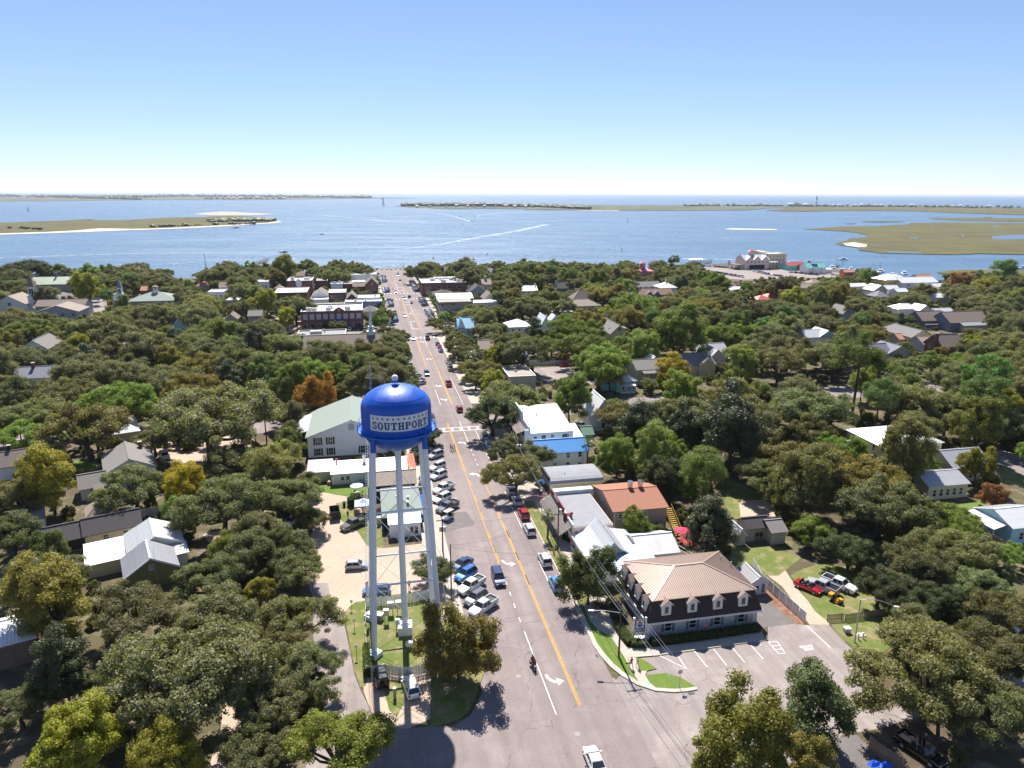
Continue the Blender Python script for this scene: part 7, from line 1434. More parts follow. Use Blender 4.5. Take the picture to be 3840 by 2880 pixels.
# ================================================================ fences, poles, wires, signs, yard things
def zat(base, top):
    """height of a vertical thing whose foot and top show at these photo positions"""
    x,y=G(*base); lo,hi=0,60
    for _ in range(40):
        m=(lo+hi)/2
        if PX(x,y,m)[1]>top[1]: lo=m
        else: hi=m
    return x,y,lo
def fence(name,label,pts,h,pw,gap,mat,rails=2,post=2.4,cat='fence',solid=False,pointed=True,lean=0.0,pname='picket'):
    P=[Vector(p) for p in pts]; r=empty(name,(P[0].x,P[0].y,0),0,label,cat); o=P[0]; rg=random.Random(len(label))
    pm_=MB()
    if pointed: pm_._p([(-pw/2,-.012,0.05),(pw/2,-.012,.05),(pw/2,-.012,h-.08),(0,-.012,h),(-pw/2,-.012,h-.08),(-pw/2,.012,.05),(pw/2,.012,.05),(pw/2,.012,h-.08),(0,.012,h),(-pw/2,.012,h-.08)],[(0,1,2,3,4),(9,8,7,6,5),(0,5,6,1),(1,6,7,2),(2,7,8,3),(3,8,9,4),(4,9,5,0)])
    else: pm_.box((0,0,h/2+.03),(pw,.03,h))
    me=pm_.mesh(pname,mat); pm2=MB().box((0,.05,h/2),(.1,.1,h+.1)).mesh('post',mat)
    for a,b in zip(P,P[1:]):
        d=(b-a); L=d.length; ang=math.atan2(d.y,d.x); n=max(1,int(L/(pw+gap))); base=a-o
        for i in range(n):
            k=link(pname,me,r,(*(base+d*((i+.5)/n)),0),ang); k.rotation_euler=(rg.uniform(-.02,.02)+lean,rg.uniform(-.02,.02),ang)
        for i in range(int(L/post)+1): link('post',pm2,r,(*(base+d*min(1,i*post/L)),0),ang)
        nn=Vector((-d.y,d.x)).normalized()*.035
        for k in range(rails):
            z=h*(.22+.58*k/max(1,rails-1)); MB().bar((*(base+nn),z),(*(base+d+nn),z),.04,.09).build('rail',mat,r)
    return r
fw=pm('fence_white',(.60,.60,.60),.8,var=.15,scale=3); fwood=pm('fence_wood',(.26,.20,.145),.9,var=.3,scale=4); fbrown=pm('fence_brown',(.16,.115,.085),.9,var=.25,scale=4); vin=pm('vinyl_white',(.72,.71,.76),.5,var=.04)
fence('picket_fence','white picket fence curving in front of the water tower lawn',A1((960,872),(1110,852),(1240,876),(1340,876),(1480,842),(1580,780)),1.75,.17,.055,fw)
fence('picket_fence','weathered white picket fence behind the water tower lawn',A1((952,268),(1260,240),(1530,195)),1.7,.17,.06,fw)
fence('wire_fence','thin white wire-and-rail fence along the tower lawn side lane',A1((948,275),(948,400),(940,480),(955,640),(958,870)),1.3,.03,1.2,fw,2,2.5,pointed=False,pname='stake')
fence('picket_fence','white picket fence beside the angled parking by the tower',A1((1620,150),(1660,310)),1.5,.16,.06,fw)
fence('vinyl_fence','tall solid white vinyl fence beside the gravel track',[Gq('b2',2080,1585)]+A3((-60,62),(325,412)),1.85,1.55,.06,vin,0,1.61,pointed=False,pname='panel')
fence('picket_fence','grey weathered picket fence across the side lawn, short section',A3((512,392),(655,380)),1.25,.09,.06,fwood)
fence('picket_fence','grey weathered picket fence across the side lawn, long section under the lamp',A3((668,388),(930,350),(1025,330)),1.25,.09,.06,fwood)
fence('board_fence','tan board fence at the lower corner beside the driveway',A3((868,1488),(960,1570),(1170,1700)),1.9,.2,.01,fwood,2,pointed=False,pname='board')
fence('board_fence','dark board fence between the oaks and the pale blue cottage',B3((1430,1075),(1600,1150),(1765,1250)),1.8,.2,.012,fbrown,2,pointed=False,pname='board')
fence('board_fence','long brown board fence below the pale blue cottage',B3((1850,1330),(2000,1420),(2230,1560),(2400,1680)),1.8,.2,.012,fwood,2,pointed=False,pname='board')
fence('board_fence','white board fence around the car park behind the tan store',C('c2',(110,950),(300,945),(500,935)),1.9,.3,.01,fw,2,pointed=False,pname='board')
fence('board_fence','pale board fence behind the long charcoal roof',C('b0',(1210,1160),(1350,1140),(1490,1090)),2.0,.25,.01,fw,2,pointed=False,pname='board')
# poles
def pole(base, top, label, arms=(), lamp=None, r=.15, mat=None, transformer=0, banner=None):
    x,y,h=zat(base,top); o=empty('utility_pole',(x,y,0),0,label,'utility pole'); tx=0
    MB().tube((0,0,-.1),(0,0,h),r,r*.7,10).build('shaft',mat or M['pole'],o,smooth=40)
    for z in arms: MB().bar((-1.1*RN[0],-1.1*RN[1],h-z),(1.1*RN[0],1.1*RN[1],h-z),.11,.13).build('crossarm',M['pole'],o); [MB().tube((RN[0]*k,RN[1]*k,h-z+.05),(RN[0]*k,RN[1]*k,h-z+.28),.05,.04,6).build('insulator',M['galv'],o) for k in (-.95,0.5,.95)]
    for k in range(transformer): MB().tube((.35*(1-2*k),.1,h-2.6),(.35*(1-2*k),.1,h-1.6),.26,.26,12).build('transformer',M['galv'],o,smooth=40)
    if lamp:
        lx,ly,lz=lamp; MB().tube((0,0,h-lz+.0),(lx*.5,ly*.5,h-lz+.25),.05,.05,6).tube((lx*.5,ly*.5,h-lz+.25),(lx,ly,h-lz+.2),.05,.05,6).build('lamp_arm',M['galv'],o); MB().box((lx,ly,h-lz+.17),(.8,.32,.16),math.atan2(ly,lx)).build('lamp_head',M['galv'],o)
    if banner: MB().box((.5,0,h*.55),(.75,.05,1.6)).build('banner',M['blue'],o)
    return Vector((x,y,h))
p1=pole(q('a2',922,705),q('a2',960,190),'tall wooden utility pole with street lamp arm by the corner lawn',(.4,),(-4.2,.3,2.4))
p2=pole(q('b2',395,1440),q('b2',386,1015),'wooden utility pole with crossarm by the oyster bar',(2.6,),None,transformer=1)
p3=pole(q('b2',60,770),q('b2',20,470),'wooden utility pole amid street oaks before the blue roof',(.5,),None,transformer=2)
p4=pole(q('b2',-45,140),q('b2',-60,-60),'wooden utility pole with blue banner past the crossroads',(.5,),None,banner=True)
p5=pole(z7(852,470),z7(842,300),'wooden utility pole beside the red parked cars',(.5,),None)
p6=pole(z7(758,270),z7(756,122),'wooden utility pole beside the pale blue Victorian',(.4,1.2),None)
p7=pole(d2p(697,560),d2p(690,395),'wooden utility pole beside the lettered tan block',(.4,1.2),None,transformer=1)
p8=pole(d2p(573,350),d2p(570,260),'wooden utility pole before the dark-roofed shop',(.4,),None)
p9=pole(d2p(500,290),d2p(495,150),'wooden utility pole at the far zebra crossing',(.4,),None)
l1=pole(q('b1',1615,1450),q('b1',1598,1165),'wooden utility pole with transformers beside the golf cart',(.3,),None,transformer=2)
l2=pole(z5(642,1365),z5(612,632),'slim leaning utility pole beside the navy sedan',(),None,r=.12)
l3=pole(z6(1175,760),z6(1168,560),'short service pole behind the tower leg',(),None,r=.09) if False else None
def street_lamp(base,top,label,reach,ang,curved=True):
    x,y,h=zat(base,top); o=empty('street_lamp',(x,y,0),ang,label,'street lamp'); MB().tube((0,0,-.1),(0,0,h),.12,.08,10).build('post',M['galv'] if curved else M['pole'],o,smooth=40)
    pts=[(0,0,h-.1)]+[(reach*k/6,0,h+.35*math.sin(math.pi*k/6)-.35*(k/6)**2) for k in range(1,7)]; MB().path(pts,.045,6).build('arm',M['galv'],o,smooth=40); MB().box((reach+.25,0,pts[-1][2]-.05),(.7,.3,.16)).build('lamp_head',M['white'],o); return o
street_lamp(q('a3',748,572),q('a3',797,205),'curved-arm street lamp standing on the side lawn',4.6,-.25)
street_lamp(q('b2',1815,868),q('b2',1820,730),'short lamp post on the sandy yard among dark trees',.4,0)
street_lamp(q('c3',190,985),q('c3',188,930),'curved street lamp over the parking strip among oaks',4,0)
street_lamp(q('c0',608,365),q('c0',590,250),'tall lamp post beside the tennis court',1.0,0)
def wire(a,b,sag,label,r=.022):
    pts=[]
    for k in range(13):
        t=k/12; p=a.lerp(b,t); p.z-=sag*4*t*(1-t); pts.append(tuple(p))
    mb=MB().path(pts,r,4); o=mb.build('overhead_wire',M['galv']); return setp(o,label,'wire','overhead wires')
near=Vector((*S(20,40),p1.z))
V3=lambda x,y,z:Vector((x,y,z))
spans=[(near,p1,'from the bottom edge to the corner pole'),(p1,p2,'from the corner pole to the oyster bar pole'),(p2,p3,'from the oyster bar pole to the street oaks'),(p3,p4,'from the street oaks to the crossroads pole'),(p4,p5,'past the crossroads to the red parked cars'),(p5,p6,'from the red parked cars to the Victorian'),(p6,p7,'from the Victorian to the lettered block'),(p7,p8,'beyond the lettered block'),(p8,p9,'toward the far zebra')]
for a,b,l in spans:
    for k,(off,nm) in enumerate(((-.95,'outer'),(.5,'middle'),(.95,'inner'))):
        d=V3(RN[0]*off,RN[1]*off,-.2); wire(a+d,b+d,.9,f'{nm} overhead wire running {l}')
    wire(a+V3(0,0,-2.2),b+V3(0,0,-2.2),1.0,f'thick low cable running {l}',.035)
wire(l1+V3(0,0,-.3),p2+V3(0,0,-1.0),1.2,'wire crossing the street from the golf cart pole'); wire(l2+V3(0,0,-.2),p2+V3(0,0,-2.0),1.4,'wire crossing the street from the leaning pole'); wire(l2+V3(0,0,-.5),l1+V3(0,0,-1),.4,'short wire between the golf cart pole and the leaning pole'); wire(l2+V3(0,0,-.6),V3(*S(104,45),6.0),1.2,'low wire crossing the street above the minivan')
wire(l1+V3(0,0,-1.2),V3(*Gq('b1',1240,620,4.6),4.6),.8,'wire from the golf cart pole to the annex roof')
# signs
x,y=Gq('a2',1098,545); s=empty('office_sign',(x,y,.1),GRID-.12,'white-framed office sign with a red, white and blue balloon','sign')
for k in (-.9,.9): MB().box((k,0,1.75),(.22,.22,3.5)).build('post',M['white'],s); MB().box((k,0,3.55),(.3,.3,.12)).build('post_cap',M['white'],s)
MB().box((0,0,.12),(2.9,.7,.25)).build('base',M['white'],s); MB().box((0,0,2.25),(1.6,.12,2.0)).build('board',pm('sign_navy',(.02,.03,.055),.5),s); MB().box((0,0,1.0),(1.6,.1,.4)).build('lower_board',M['white'],s)
MB().box((0,-.07,2.5),(1.15,.04,1.25)).build('balloon_panel',M['white'],s)
for zz0,zz1,mt in ((2.62,2.98,'red'),(2.5,2.62,'white'),(2.05,2.5,'blue')):
    pts=[]
    for k in range(9):
        z=zz0+(zz1-zz0)*k/8; t=(z-2.05)/.93; pts.append((.42*math.sin(math.pi*min(1,.12+t*.82))**.8,z))
    MB()._p([(w_,-.10,z) for w_,z in pts]+[(-w_,-.10,z) for w_,z in pts[::-1]],[tuple(range(18))[::-1]]).build('balloon_band',M[mt],s)
me=text_mesh('RE/MAX',.42,.01,bold=.012); me.materials.append(M['white']); o=link('sign_lettering',me,s,(0,-.08,1.55)); o.rotation_euler=(math.pi/2,0,0)
x,y=Gq('b2',478,1325); s=empty('oyster_sign',(x,y,.1),GRID,'tall red vertical sign reading OYSTERS on brown posts','sign')
for k in (-.75,.75): MB().box((k,0,2.6),(.28,.28,5.2)).build('post',pm('sign_post_red',(.16,.035,.03),.7),s)
MB().box((0,0,3.6),(1.2,.16,3.0)).build('board',pm('sign_red',(.55,.02,.03),.5),s); MB().box((0,0,5.0),(2.2,.14,.14)).build('top_bar',pm('sign_post_red',(.16,.035,.03)),s); MB().box((0,0,1.3),(1.2,.16,1.1)).build('letter_board',M['white'],s); MB().box((0,0,.35),(1.6,.3,.7)).build('plinth',WM['brick'],s)
me=text_mesh('OYSTERS',.72,.01,bold=.012); me.materials.append(M['white']); o=link('sign_lettering',me,s,(0,-.10,3.6)); o.rotation_euler=(math.pi/2,math.pi/2,0)
for k in range(3): MB().box((0,-.09,1.6-.28*k),(.9,.02,.1)).build('letter_row',M['black'],s)
def post_sign(p,label,kind='small',h=1.7,ang=0.0,cat='sign'):
    x,y=G(*p); s=empty('post_sign',(x,y,.02),ang,label,cat); MB().tube((0,0,-.05),(0,0,h),.035,.035,6).build('post',M['galv'] if kind!='small' else M['blackmetal'],s)
    if kind=='stop':
        pl=[(.38*math.cos(math.pi/8+k*math.pi/4),.38*math.sin(math.pi/8+k*math.pi/4)) for k in range(8)]; o=MB().prism(pl,-.015,.015).build('plate',M['galv'],s); o.location=(0,0,h); o.rotation_euler=(math.pi/2,0,0); o=MB().prism([(a*.98,b*.98) for a,b in pl],.016,.02).build('face',M['red'],s); o.location=(0,.0,h); o.rotation_euler=(-math.pi/2,0,0)
    elif kind=='street':
        MB().box((0,0,h+.1),(1.0,.03,.2)).build('name_plate',pm('street_sign_green',(.02,.16,.09),.5),s); MB().box((0,0,h+.32),(.03,1.0,.2)).build('name_plate',pm('street_sign_green'),s)
    else: MB().box((0,-.03,h-.2),(.4,.03,.5)).build('plate',M['white'] if kind=='small' else M['galv'],s)
    return s
post_sign(q('a2',1445,965),'stop sign seen from behind on the lawn wedge','stop',2.5,.25); post_sign(q('a2',1003,905),'green street-name post beside the corner pavement','street',2.7,.1)
post_sign(q('a1',828,290),'small white sign on the verge, farthest of three along the lane','small',1.7); post_sign(q('a1',852,460),'small white sign on the verge, middle of three along the lane','small',1.8); post_sign(q('a1',870,702),'small white sign on the verge, closest of three along the lane','small',2.0)
for i,p in enumerate(((1262,545),(1665,500),(2050,440))): x,y=Gq('a2',*p); s=empty('yard_sign',(x,y,.1),GRID,f"small pink yard sign behind the hedge, {('at the street corner','in the middle','by the car park entrance')[i]}",'sign','pink yard signs'); MB().box((0,0,1.35),(.55,.03,.45)).build('plate',WM['pink'],s); MB().tube((0,.02,0),(0,.02,1.3),.02,.02,4).build('stake',M['galv'],s)
x,y=Gq('b2',362,1318); s=empty('menu_board',(x,y,.13),GRID+1.2,'black framed menu board on the pavement','sign'); MB().box((0,0,.8),(.9,.08,1.5)).build('frame',M['black'],s); MB().box((0,-.05,.9),(.7,.02,1.1)).build('panel',WM['grey'],s); MB().box((0,.25,.05),(.9,.5,.06)).build('foot',M['black'],s)
# the tower lawn's cabinets, gas tank, posts
def cabinet(p,size,label,mat='white',legs=0.0,rz=.1):
    x,y=G(*p); c=empty('utility_cabinet',(x,y,0),rz,label,'cabinet'); MB().box((0,0,legs+size[2]/2),size).build('housing',M[mat] if mat in M else WM[mat],c); MB().box((0,0,legs+size[2]+.04),(size[0]+.12,size[1]+.12,.08)).build('lid',M['white'],c); MB().box((0,-size[1]/2-.015,legs+size[2]*.5),(size[0]*.8,.03,size[2]*.8)).build('door',M['galv'],c)
    if legs:
        for k in (-.35,.35): MB().box((size[0]*k,0,legs/2),(.1,.1,legs)).build('leg',M['wood'],c)
    return c
cabinet(q('a1',1005,365),(1.5,1.1,.9),'wide white equipment cabinet on the tower lawn',rz=-.5); cabinet(q('a1',1068,378),(1.0,.9,1.0),'grey-fronted air unit beside the wide white cabinet','galv',rz=-.3); cabinet(q('a1',1128,400),(.7,.5,1.0),'white meter box on wooden posts by the air unit',legs=1.2); cabinet(q('a1',1165,330),(.9,.5,1.1),'white control cabinet on a frame behind the riser',legs=1.0); cabinet(q('a1',1243,330),(1.1,.6,1.2),'larger white cabinet on posts closest to the back fence',legs=1.1); cabinet(q('a1',1228,470),(.6,.4,1.0),'small lilac-white cabinet beside the riser footing',legs=.9)
x,y=Gq('a1',1370,622); g=empty('gas_tank',(x,y,0),.12,'white horizontal propane tank on the tower lawn','gas tank'); MB().tube((-1.0,0,.75),(1.0,0,.75),.45,.45,18,False).ball((-1.0,0,.75),(.32,.45,.45),18,10).ball((1.0,0,.75),(.32,.45,.45),18,10).build('shell',M['white'],g,smooth=True); MB().tube((0,0,1.15),(0,0,1.42),.2,.2,12).build('valve_dome',M['white'],g,smooth=40)
for k in (-.7,.7): MB().box((k,0,.2),(.15,.7,.4)).build('saddle',M['kerb'],g)
x,y=Gq('a1',1200,1055); g=empty('wooden_post',(x,y,0),0,'stout pale timber post between the jeep and the white SUV','post'); MB().box((0,0,.75),(.36,.36,1.6)).build('shaft',pm('post_timber',(.33,.29,.22),.9,var=.2),g); MB().box((0,0,1.57),(.42,.42,.08)).build('cap',M['white'],g)
for i,p in enumerate(((778,548),(820,540))): x,y=Gq('a3',*p); g=empty('bollard',(x,y,0),0,f"white bollard before the concrete pad, {('lamp post side','lawn side')[i]}",'bollard'); MB().tube((0,0,0),(0,0,.95),.12,.12,12).build('shaft',M['white'],g,smooth=40); MB().ball((0,0,.95),(.12,.12,.06),12,6).build('cap',M['white'],g,smooth=True)
cabinet(q('a3',680,488),(.9,.7,.8),'small grey-green cabinet on the lawn by the parking edge','galv'); cabinet(q('a3',992,505),(1.5,1.2,.7),'low pale slatted box with a striped lid on the lawn','beige',rz=.2)
x,y=Gq('a3',798,512); setp(MB().box((x,y,.06),(1.5,1.0,.16),.15).build('concrete_pad',M['conc']),kind='structure')
# shade things
def umbrella(p,col,label,r=1.4,h=2.4,table=True):
    x,y=G(*p); u=empty('parasol',(x,y,.02),0,label,'parasol'); mt=pm('parasol_%02d%02d'%(int(col[0]*99),int(col[2]*99)),col,.85,var=.06); mb=MB(); n=8; P=[(0,0,h+.55)]+[(r*math.cos(k*math.pi/4),r*math.sin(k*math.pi/4),h) for k in range(n)]+[(r*math.cos(k*math.pi/4),r*math.sin(k*math.pi/4),h-.15) for k in range(n)]
    mb._p(P,[(0,1+k,1+(k+1)%n) for k in range(n)]+[(1+k,1+n+k,1+n+(k+1)%n,1+(k+1)%n) for k in range(n)]); mb.build('canopy',mt,u); MB().tube((0,0,0),(0,0,h+.6),.03,.03,6).build('pole',M['galv'],u)
    if table:
        t=empty('patio_table',(x,y,.02),0,'round table with chairs under the '+label,'table'); MB().lathe([(0,.74),(.6,.74),(.62,.71)],18).build('top',M['galv'],t); MB().tube((0,.05,0),(0,.05,.72),.05,.05,6).build('stem',M['blackmetal'],t)
        for k in range(4):
            a=k*1.57+.6; c=empty('patio_chair',(x+1.05*math.cos(a),y+1.05*math.sin(a),.02),a+math.pi,f"{('first','second','third','fourth')[k]} chair counted round the table under the {label}"[:95],'chair','patio chairs'); MB().box((0,0,.44),(.42,.42,.05)).build('seat',M['blackmetal'],c); MB().box((-.2,0,.7),(.05,.42,.5)).build('backrest',M['blackmetal'],c)
            for i,j in ((-1,-1),(1,-1),(1,1),(-1,1)): MB().box((i*.18,j*.18,.22),(.04,.04,.44)).build('leg',M['blackmetal'],c)
    return u
umbrella(q('b1',875,965),(.66,.68,.72),'white parasol on the annex lawn',1.5); umbrella(q('b2',1468,1365),(.62,.05,.10),'red parasol behind the white restaurant',1.6); umbrella(q('b2',262,930),(.02,.08,.22),'navy parasol outside the barrel-roofed bar',1.5); umbrella(q('b2',1465,1400),(.45,.10,.10),'small faded red parasol',.9,1.6,False); umbrella(q('b2',230,850),(.55,.45,.36),'tan parasol on the bar pavement',1.4,2.4,False)
x,y=Gq('b1',930,1115); t=empty('canopy_tent',(x,y,.02),GRID,'pale blue-white pop-up canopy tent by the picket gate','tent'); w_=1.75; tm=pm('tent_cloth',(.58,.66,.78),.85,var=.05)
MB()._p([(-w_,-w_,2.3),(w_,-w_,2.3),(w_,w_,2.3),(-w_,w_,2.3),(0,0,3.4),(-w_,-w_,2.0),(w_,-w_,2.0),(w_,w_,2.0),(-w_,w_,2.0),(-w_*.5,-w_*.5,2.7),(w_*.5,-w_*.5,2.7),(w_*.5,w_*.5,2.7),(-w_*.5,w_*.5,2.7)],[(0,1,10,9),(9,10,4),(1,2,11,10),(10,11,4),(2,3,12,11),(11,12,4),(3,0,9,12),(12,9,4),(0,5,6,1),(1,6,7,2),(2,7,8,3),(3,8,5,0)]).build('cloth',tm,t)
for i in (-1,1):
    for j in (-1,1): MB().box((i*w_*.97,j*w_*.97,1.1),(.06,.06,2.2)).build('leg',M['galv'],t)
fence('wooden_screen','tan wooden screen panels beside the canopy tent',B1((850,1150),(905,1145)),1.6,.2,.01,fwood,2,pointed=False,pname='board'); fence('wooden_screen','tan wooden screen between the tent and the bar wall',B1((965,1150),(1095,1130)),1.6,.2,.01,fwood,2,pointed=False,pname='board')
x,y=Gq('b1',763,1058); b=empty('wheelie_bin',(x,y,.02),.2,'dark green wheeled bin by the tent hedge','bin'); MB()._p([(-.25,-.3,0),(.25,-.3,0),(.25,.3,0),(-.25,.3,0),(-.3,-.36,1.0),(.3,-.36,1.0),(.3,.36,1.0),(-.3,.36,1.0)],[(0,1,5,4),(1,2,6,5),(2,3,7,6),(3,0,4,7),(3,2,1,0)]).build('body',pm('bin_green',(.02,.035,.03),.6),b); MB().box((0,0,1.04),(.66,.8,.08)).build('lid',M['black'],b)
x,y=Gq('b2',1530,1460); t=empty('market_tent',(x,y,.02),.1,'small bright red pop-up tent by the restaurant ramp','tent'); MB()._p([(-1.1,-1.1,2.0),(1.1,-1.1,2.0),(1.1,1.1,2.0),(-1.1,1.1,2.0),(0,0,2.5),(-1.1,-1.1,1.7),(1.1,-1.1,1.7),(1.1,1.1,1.7),(-1.1,1.1,1.7)],[(0,1,4),(1,2,4),(2,3,4),(3,0,4),(0,5,6,1),(1,6,7,2),(3,8,5,0)]).build('cloth',pm('tent_red',(.68,.04,.03),.8),t)
for i in (-1,1):
    for j in (-1,1): MB().box((i,j,.95),(.06,.06,1.9)).build('leg',M['galv'],t)
def tarp(p,s_,label,z=.6):
    x,y=G(*p); rg=random.Random(3); mb=MB(); n=7; P=[]
    for i in range(n):
        for j in range(n): P.append(((i/(n-1)-.5)*s_[0],(j/(n-1)-.5)*s_[1],z+rg.uniform(-.12,.12)+.3*math.sin(i*.9)*math.cos(j)))
    mb._p(P,[(i*n+j,i*n+n+j,i*n+n+j+1,i*n+j+1) for i in range(n-1) for j in range(n-1)]); o=mb.build('tarpaulin',pm('tarp_blue',(.02,.10,.55),.45),loc=(x,y,0),rz=.3); return setp(o,label,'tarpaulin')
tarp(q('a0',812,1125),(2.0,2.4),'blue tarpaulin glimpsed between the big oaks',1.0); tarp(q('a3',975,1690),(2.6,1.8),'blue tarpaulin at the lower picture edge by the board fence',.7)
x,y=Gq('c1',128,605); b=empty('dumpster',(x,y,.02),GRID,'red open-top skip in the dirt lot','skip')
for c,sz in (((0,1.1,1.0),(6,.1,1.8)),((0,-1.1,1.0),(6,.1,1.8)),((-3,0,1.0),(.1,2.2,1.8)),((3,0,1.0),(.1,2.2,1.8)),((0,0,.2),(6,2.2,.1))): MB().box(c,sz).build('panel',pm('skip_red',(.5,.10,.05),.6),b)
def flag(p,top,label,w_=1.6):
    x,y,h=zat(p,top); o=empty('flagpole',(x,y,0),0,label,'flagpole'); MB().tube((0,0,-.1),(0,0,h),.05,.03,6).build('pole',M['galv'],o); f=MB(); hh=w_*.6
    fl=empty('flag',(0.05,0,h-.15-hh)); fl.parent=o
    for k in range(7):
        if k%2==0: MB().box((w_*.5,0,hh*(k+.5)/7),(w_,.03,hh/7)).build('stripe',M['red'],fl)
        else: MB().box((w_*.5,0,hh*(k+.5)/7),(w_,.03,hh/7)).build('stripe',M['white'],fl)
    MB().box((w_*.21,0,hh*.73),(w_*.42,.045,hh*.54)).build('canton',pm('flag_blue',(.02,.04,.16),.7),fl); return o
flag(q('c0',628,700),q('c0',624,618),'flagpole with flag standing among the church oaks'); flag(q('c3',580,140),q('c3',592,80),'flagpole at the dock hut',3.0); flag(q('c3',340,90),q('c3',346,40),'flagpole by the turquoise-roofed cafe',3.0); flag(q('b2',225,1010),q('b2',235,930),'flag over the shingle pent roof pavement',2.0)
x,y=Gq('b2',362,1478); s=empty('hydrant_marker',(x,y,.12),0,'orange-red hydrant with striped marker on the verge','hydrant'); MB().tube((0,0,0),(0,0,.7),.14,.12,10).ball((0,0,.72),(.14,.14,.1),10,6).tube((-.22,0,.45),(.22,0,.45),.07,.07,8).build('body',pm('hydrant_red',(.6,.09,.02),.5),s,smooth=40); MB().tube((.1,.1,0),(.1,.1,1.6),.03,.03,6).build('marker_rod',M['white'],s)
# ================================================================ boats, wakes, markers, far shore
def at_sea(p): x,y=G(*p,SEA); return x,y
def wake(pts,label,w0=1.0,w1=5.0):
    P=[Vector(at_sea(p)) for p in pts]; L=len(P); mb=MB(); left=[];right=[]
    rg=random.Random(L)
    fine=[]
    for a,b in zip(P,P[1:]):
        for k in range(10): fine.append(a.lerp(b,k/10))
    fine.append(P[-1]); n=len(fine)
    for i,p in enumerate(fine):
        d=(fine[min(i+1,n-1)]-fine[max(i-1,0)]).normalized(); nn=Vector((-d.y,d.x)); w=(w0+(w1-w0)*i/(n-1))*rg.uniform(.7,1.3); left.append(p+nn*w/2); right.append(p-nn*w/2)
    for i in range(n-1):
        pts_=[(*left[i],SEA+.06),(*right[i],SEA+.06),(*right[i+1],SEA+.06),(*left[i+1],SEA+.06)]
        if (Vector(pts_[1])-Vector(pts_[0])).cross(Vector(pts_[2])-Vector(pts_[1])).z<0: pts_=pts_[::-1]
        mb.quad(*pts_)
    return setp(mb.build('wake_foam',FOAM),kind='stuff')
def foam_mat():
    m=bpy.data.materials.new('foam'); m.use_nodes=True; t=m.node_tree; L=t.links.new; b=t.nodes['Principled BSDF']; b.inputs['Base Color'].default_value=(.78,.8,.82,1); b.inputs['Roughness'].default_value=.7
    ge=N(t,'ShaderNodeNewGeometry'); nz=N(t,'ShaderNodeTexNoise'); nz.inputs['Scale'].default_value=.25; nz.inputs['Detail'].default_value=5; L(ge.outputs['Position'],nz.inputs[0]); r=N(t,'ShaderNodeMapRange'); r.inputs[1].default_value=.40; r.inputs[2].default_value=.66; r.inputs[4].default_value=.75; L(nz.outputs[0],r.inputs[0]); L(r.outputs[0],b.inputs['Alpha']); return m
FOAM=foam_mat()
def boat(p,ang,label,L=8.0,kind='motor',hull='white',cab=True):
    x,y=at_sea(p); o=empty('motor_boat' if kind=='motor' else 'trawler',(x,y,SEA),ang,label,'boat'); w=L*.16
    loft(MB(),[(-L/2,[(w*.8,-.2),(w*.95,.3),(w,.9),(w*.9,.95)]),(0,[(w*.8,-.25),(w,.35),(w*1.05,1.0),(w*.95,1.05)]),(L*.3,[(w*.5,-.1),(w*.75,.5),(w*.85,1.25),(w*.75,1.3)]),(L/2,[(.05,.5),(.08,.9),(.12,1.5),(.06,1.55)])]).build('hull',M[hull] if hull in M else WM[hull],o,smooth=40)
    MB().box((-L*.05,0,1.1),(L*.6,w*1.5,.06)).build('deck',WM['grey'],o)
    if cab: MB().box((.1*L,0,1.6),(L*.22,w*1.2,1.1)).build('cabin',M['white'],o); MB().box((.1*L,0,1.75),(L*.23,w*1.22,.45)).build('window_band',M['glass'],o); MB().box((.03*L,0,2.55),(L*.36,w*1.4,.1)).build('hardtop',M['white'],o); [MB().tube((.03*L+i*L*.15,j*w*.6,1.2),(.03*L+i*L*.15,j*w*.6,2.5),.04,.04,5).build('top_post',M['galv'],o) for i in(-1,1) for j in (-1,1)]
    if kind!='motor':
        MB().tube((0,0,1),(0,0,9),.15,.1,6).build('mast',M['blackmetal'],o); MB().tube((0,0,3),(-L*.4,0,8),.1,.08,6).build('boom',M['blackmetal'],o); MB().tube((-L*.1,0,2),(-L*.1,w*3,7),.08,.08,5).build('outrigger',M['blackmetal'],o)
    else: MB().box((-L/2-.25,0,.7),(.5,.5,1.0)).build('outboard',M['black'],o)
    return o
boat(e5(1838,462),0.05,'dark speedboat at the head of the long white wake',9,'motor','black'); wake([e5(1815,463),e5(1600,463),e5(1200,464),e5(800,470),e5(400,482),e5(0,496),e5(-300,506)],'',1.5,7)
boat(e5(1525,303),.1,'dark shrimp trawler off the marsh island point',16,'trawler','black'); boat(e5(935,543),.05,'small skiff with a thin wake near the shore oaks',6,'motor','black',False); wake([e5(945,543),e5(1100,535),e5(1300,522)],'',.8,2.5)
boat(e5(2085,345),-.1,'small dark boat right of the marsh island',6,'motor','black',False); wake([e5(2095,345),e5(2212,342)],'',1,3)
boat(e6(845,262),-1.2,'speedboat turning at the bright bend of wakes',9); wake([e6(840,261),e6(780,243),e6(700,220),e6(620,206),e6(480,197)],'',6,10); boat(e6(866,232),2.6,'second speedboat above the bright bend of wakes',8); wake([e6(868,231),e6(900,221),e6(960,212),e6(1040,206)],'',4,8)
boat(e6(775,228),0,'small sailing boat between the two wakes',7,'motor','white'); boat(e6(228,226),0,'small orange-decked boat in the glitter',7,'motor','orange',False); wake([e6(240,226),e6(330,224)],'',2,5); boat(e6(315,135),0,'far boat off the low island tip',12); 
wake([e6(340,444),e6(480,430),e6(640,408),e6(820,375),e6(1000,345),e6(1140,322),e6(1240,300),e6(1330,280)],'',2,16); wake([e6(-100,224),e6(120,240),e6(300,258),e6(560,262)],'',6,14); wake([e6(270,172),e6(600,186),e6(900,196),e6(1300,205)],'',8,14)  # the first, diagonal strip paints a soft line of sun glitter as pale foam
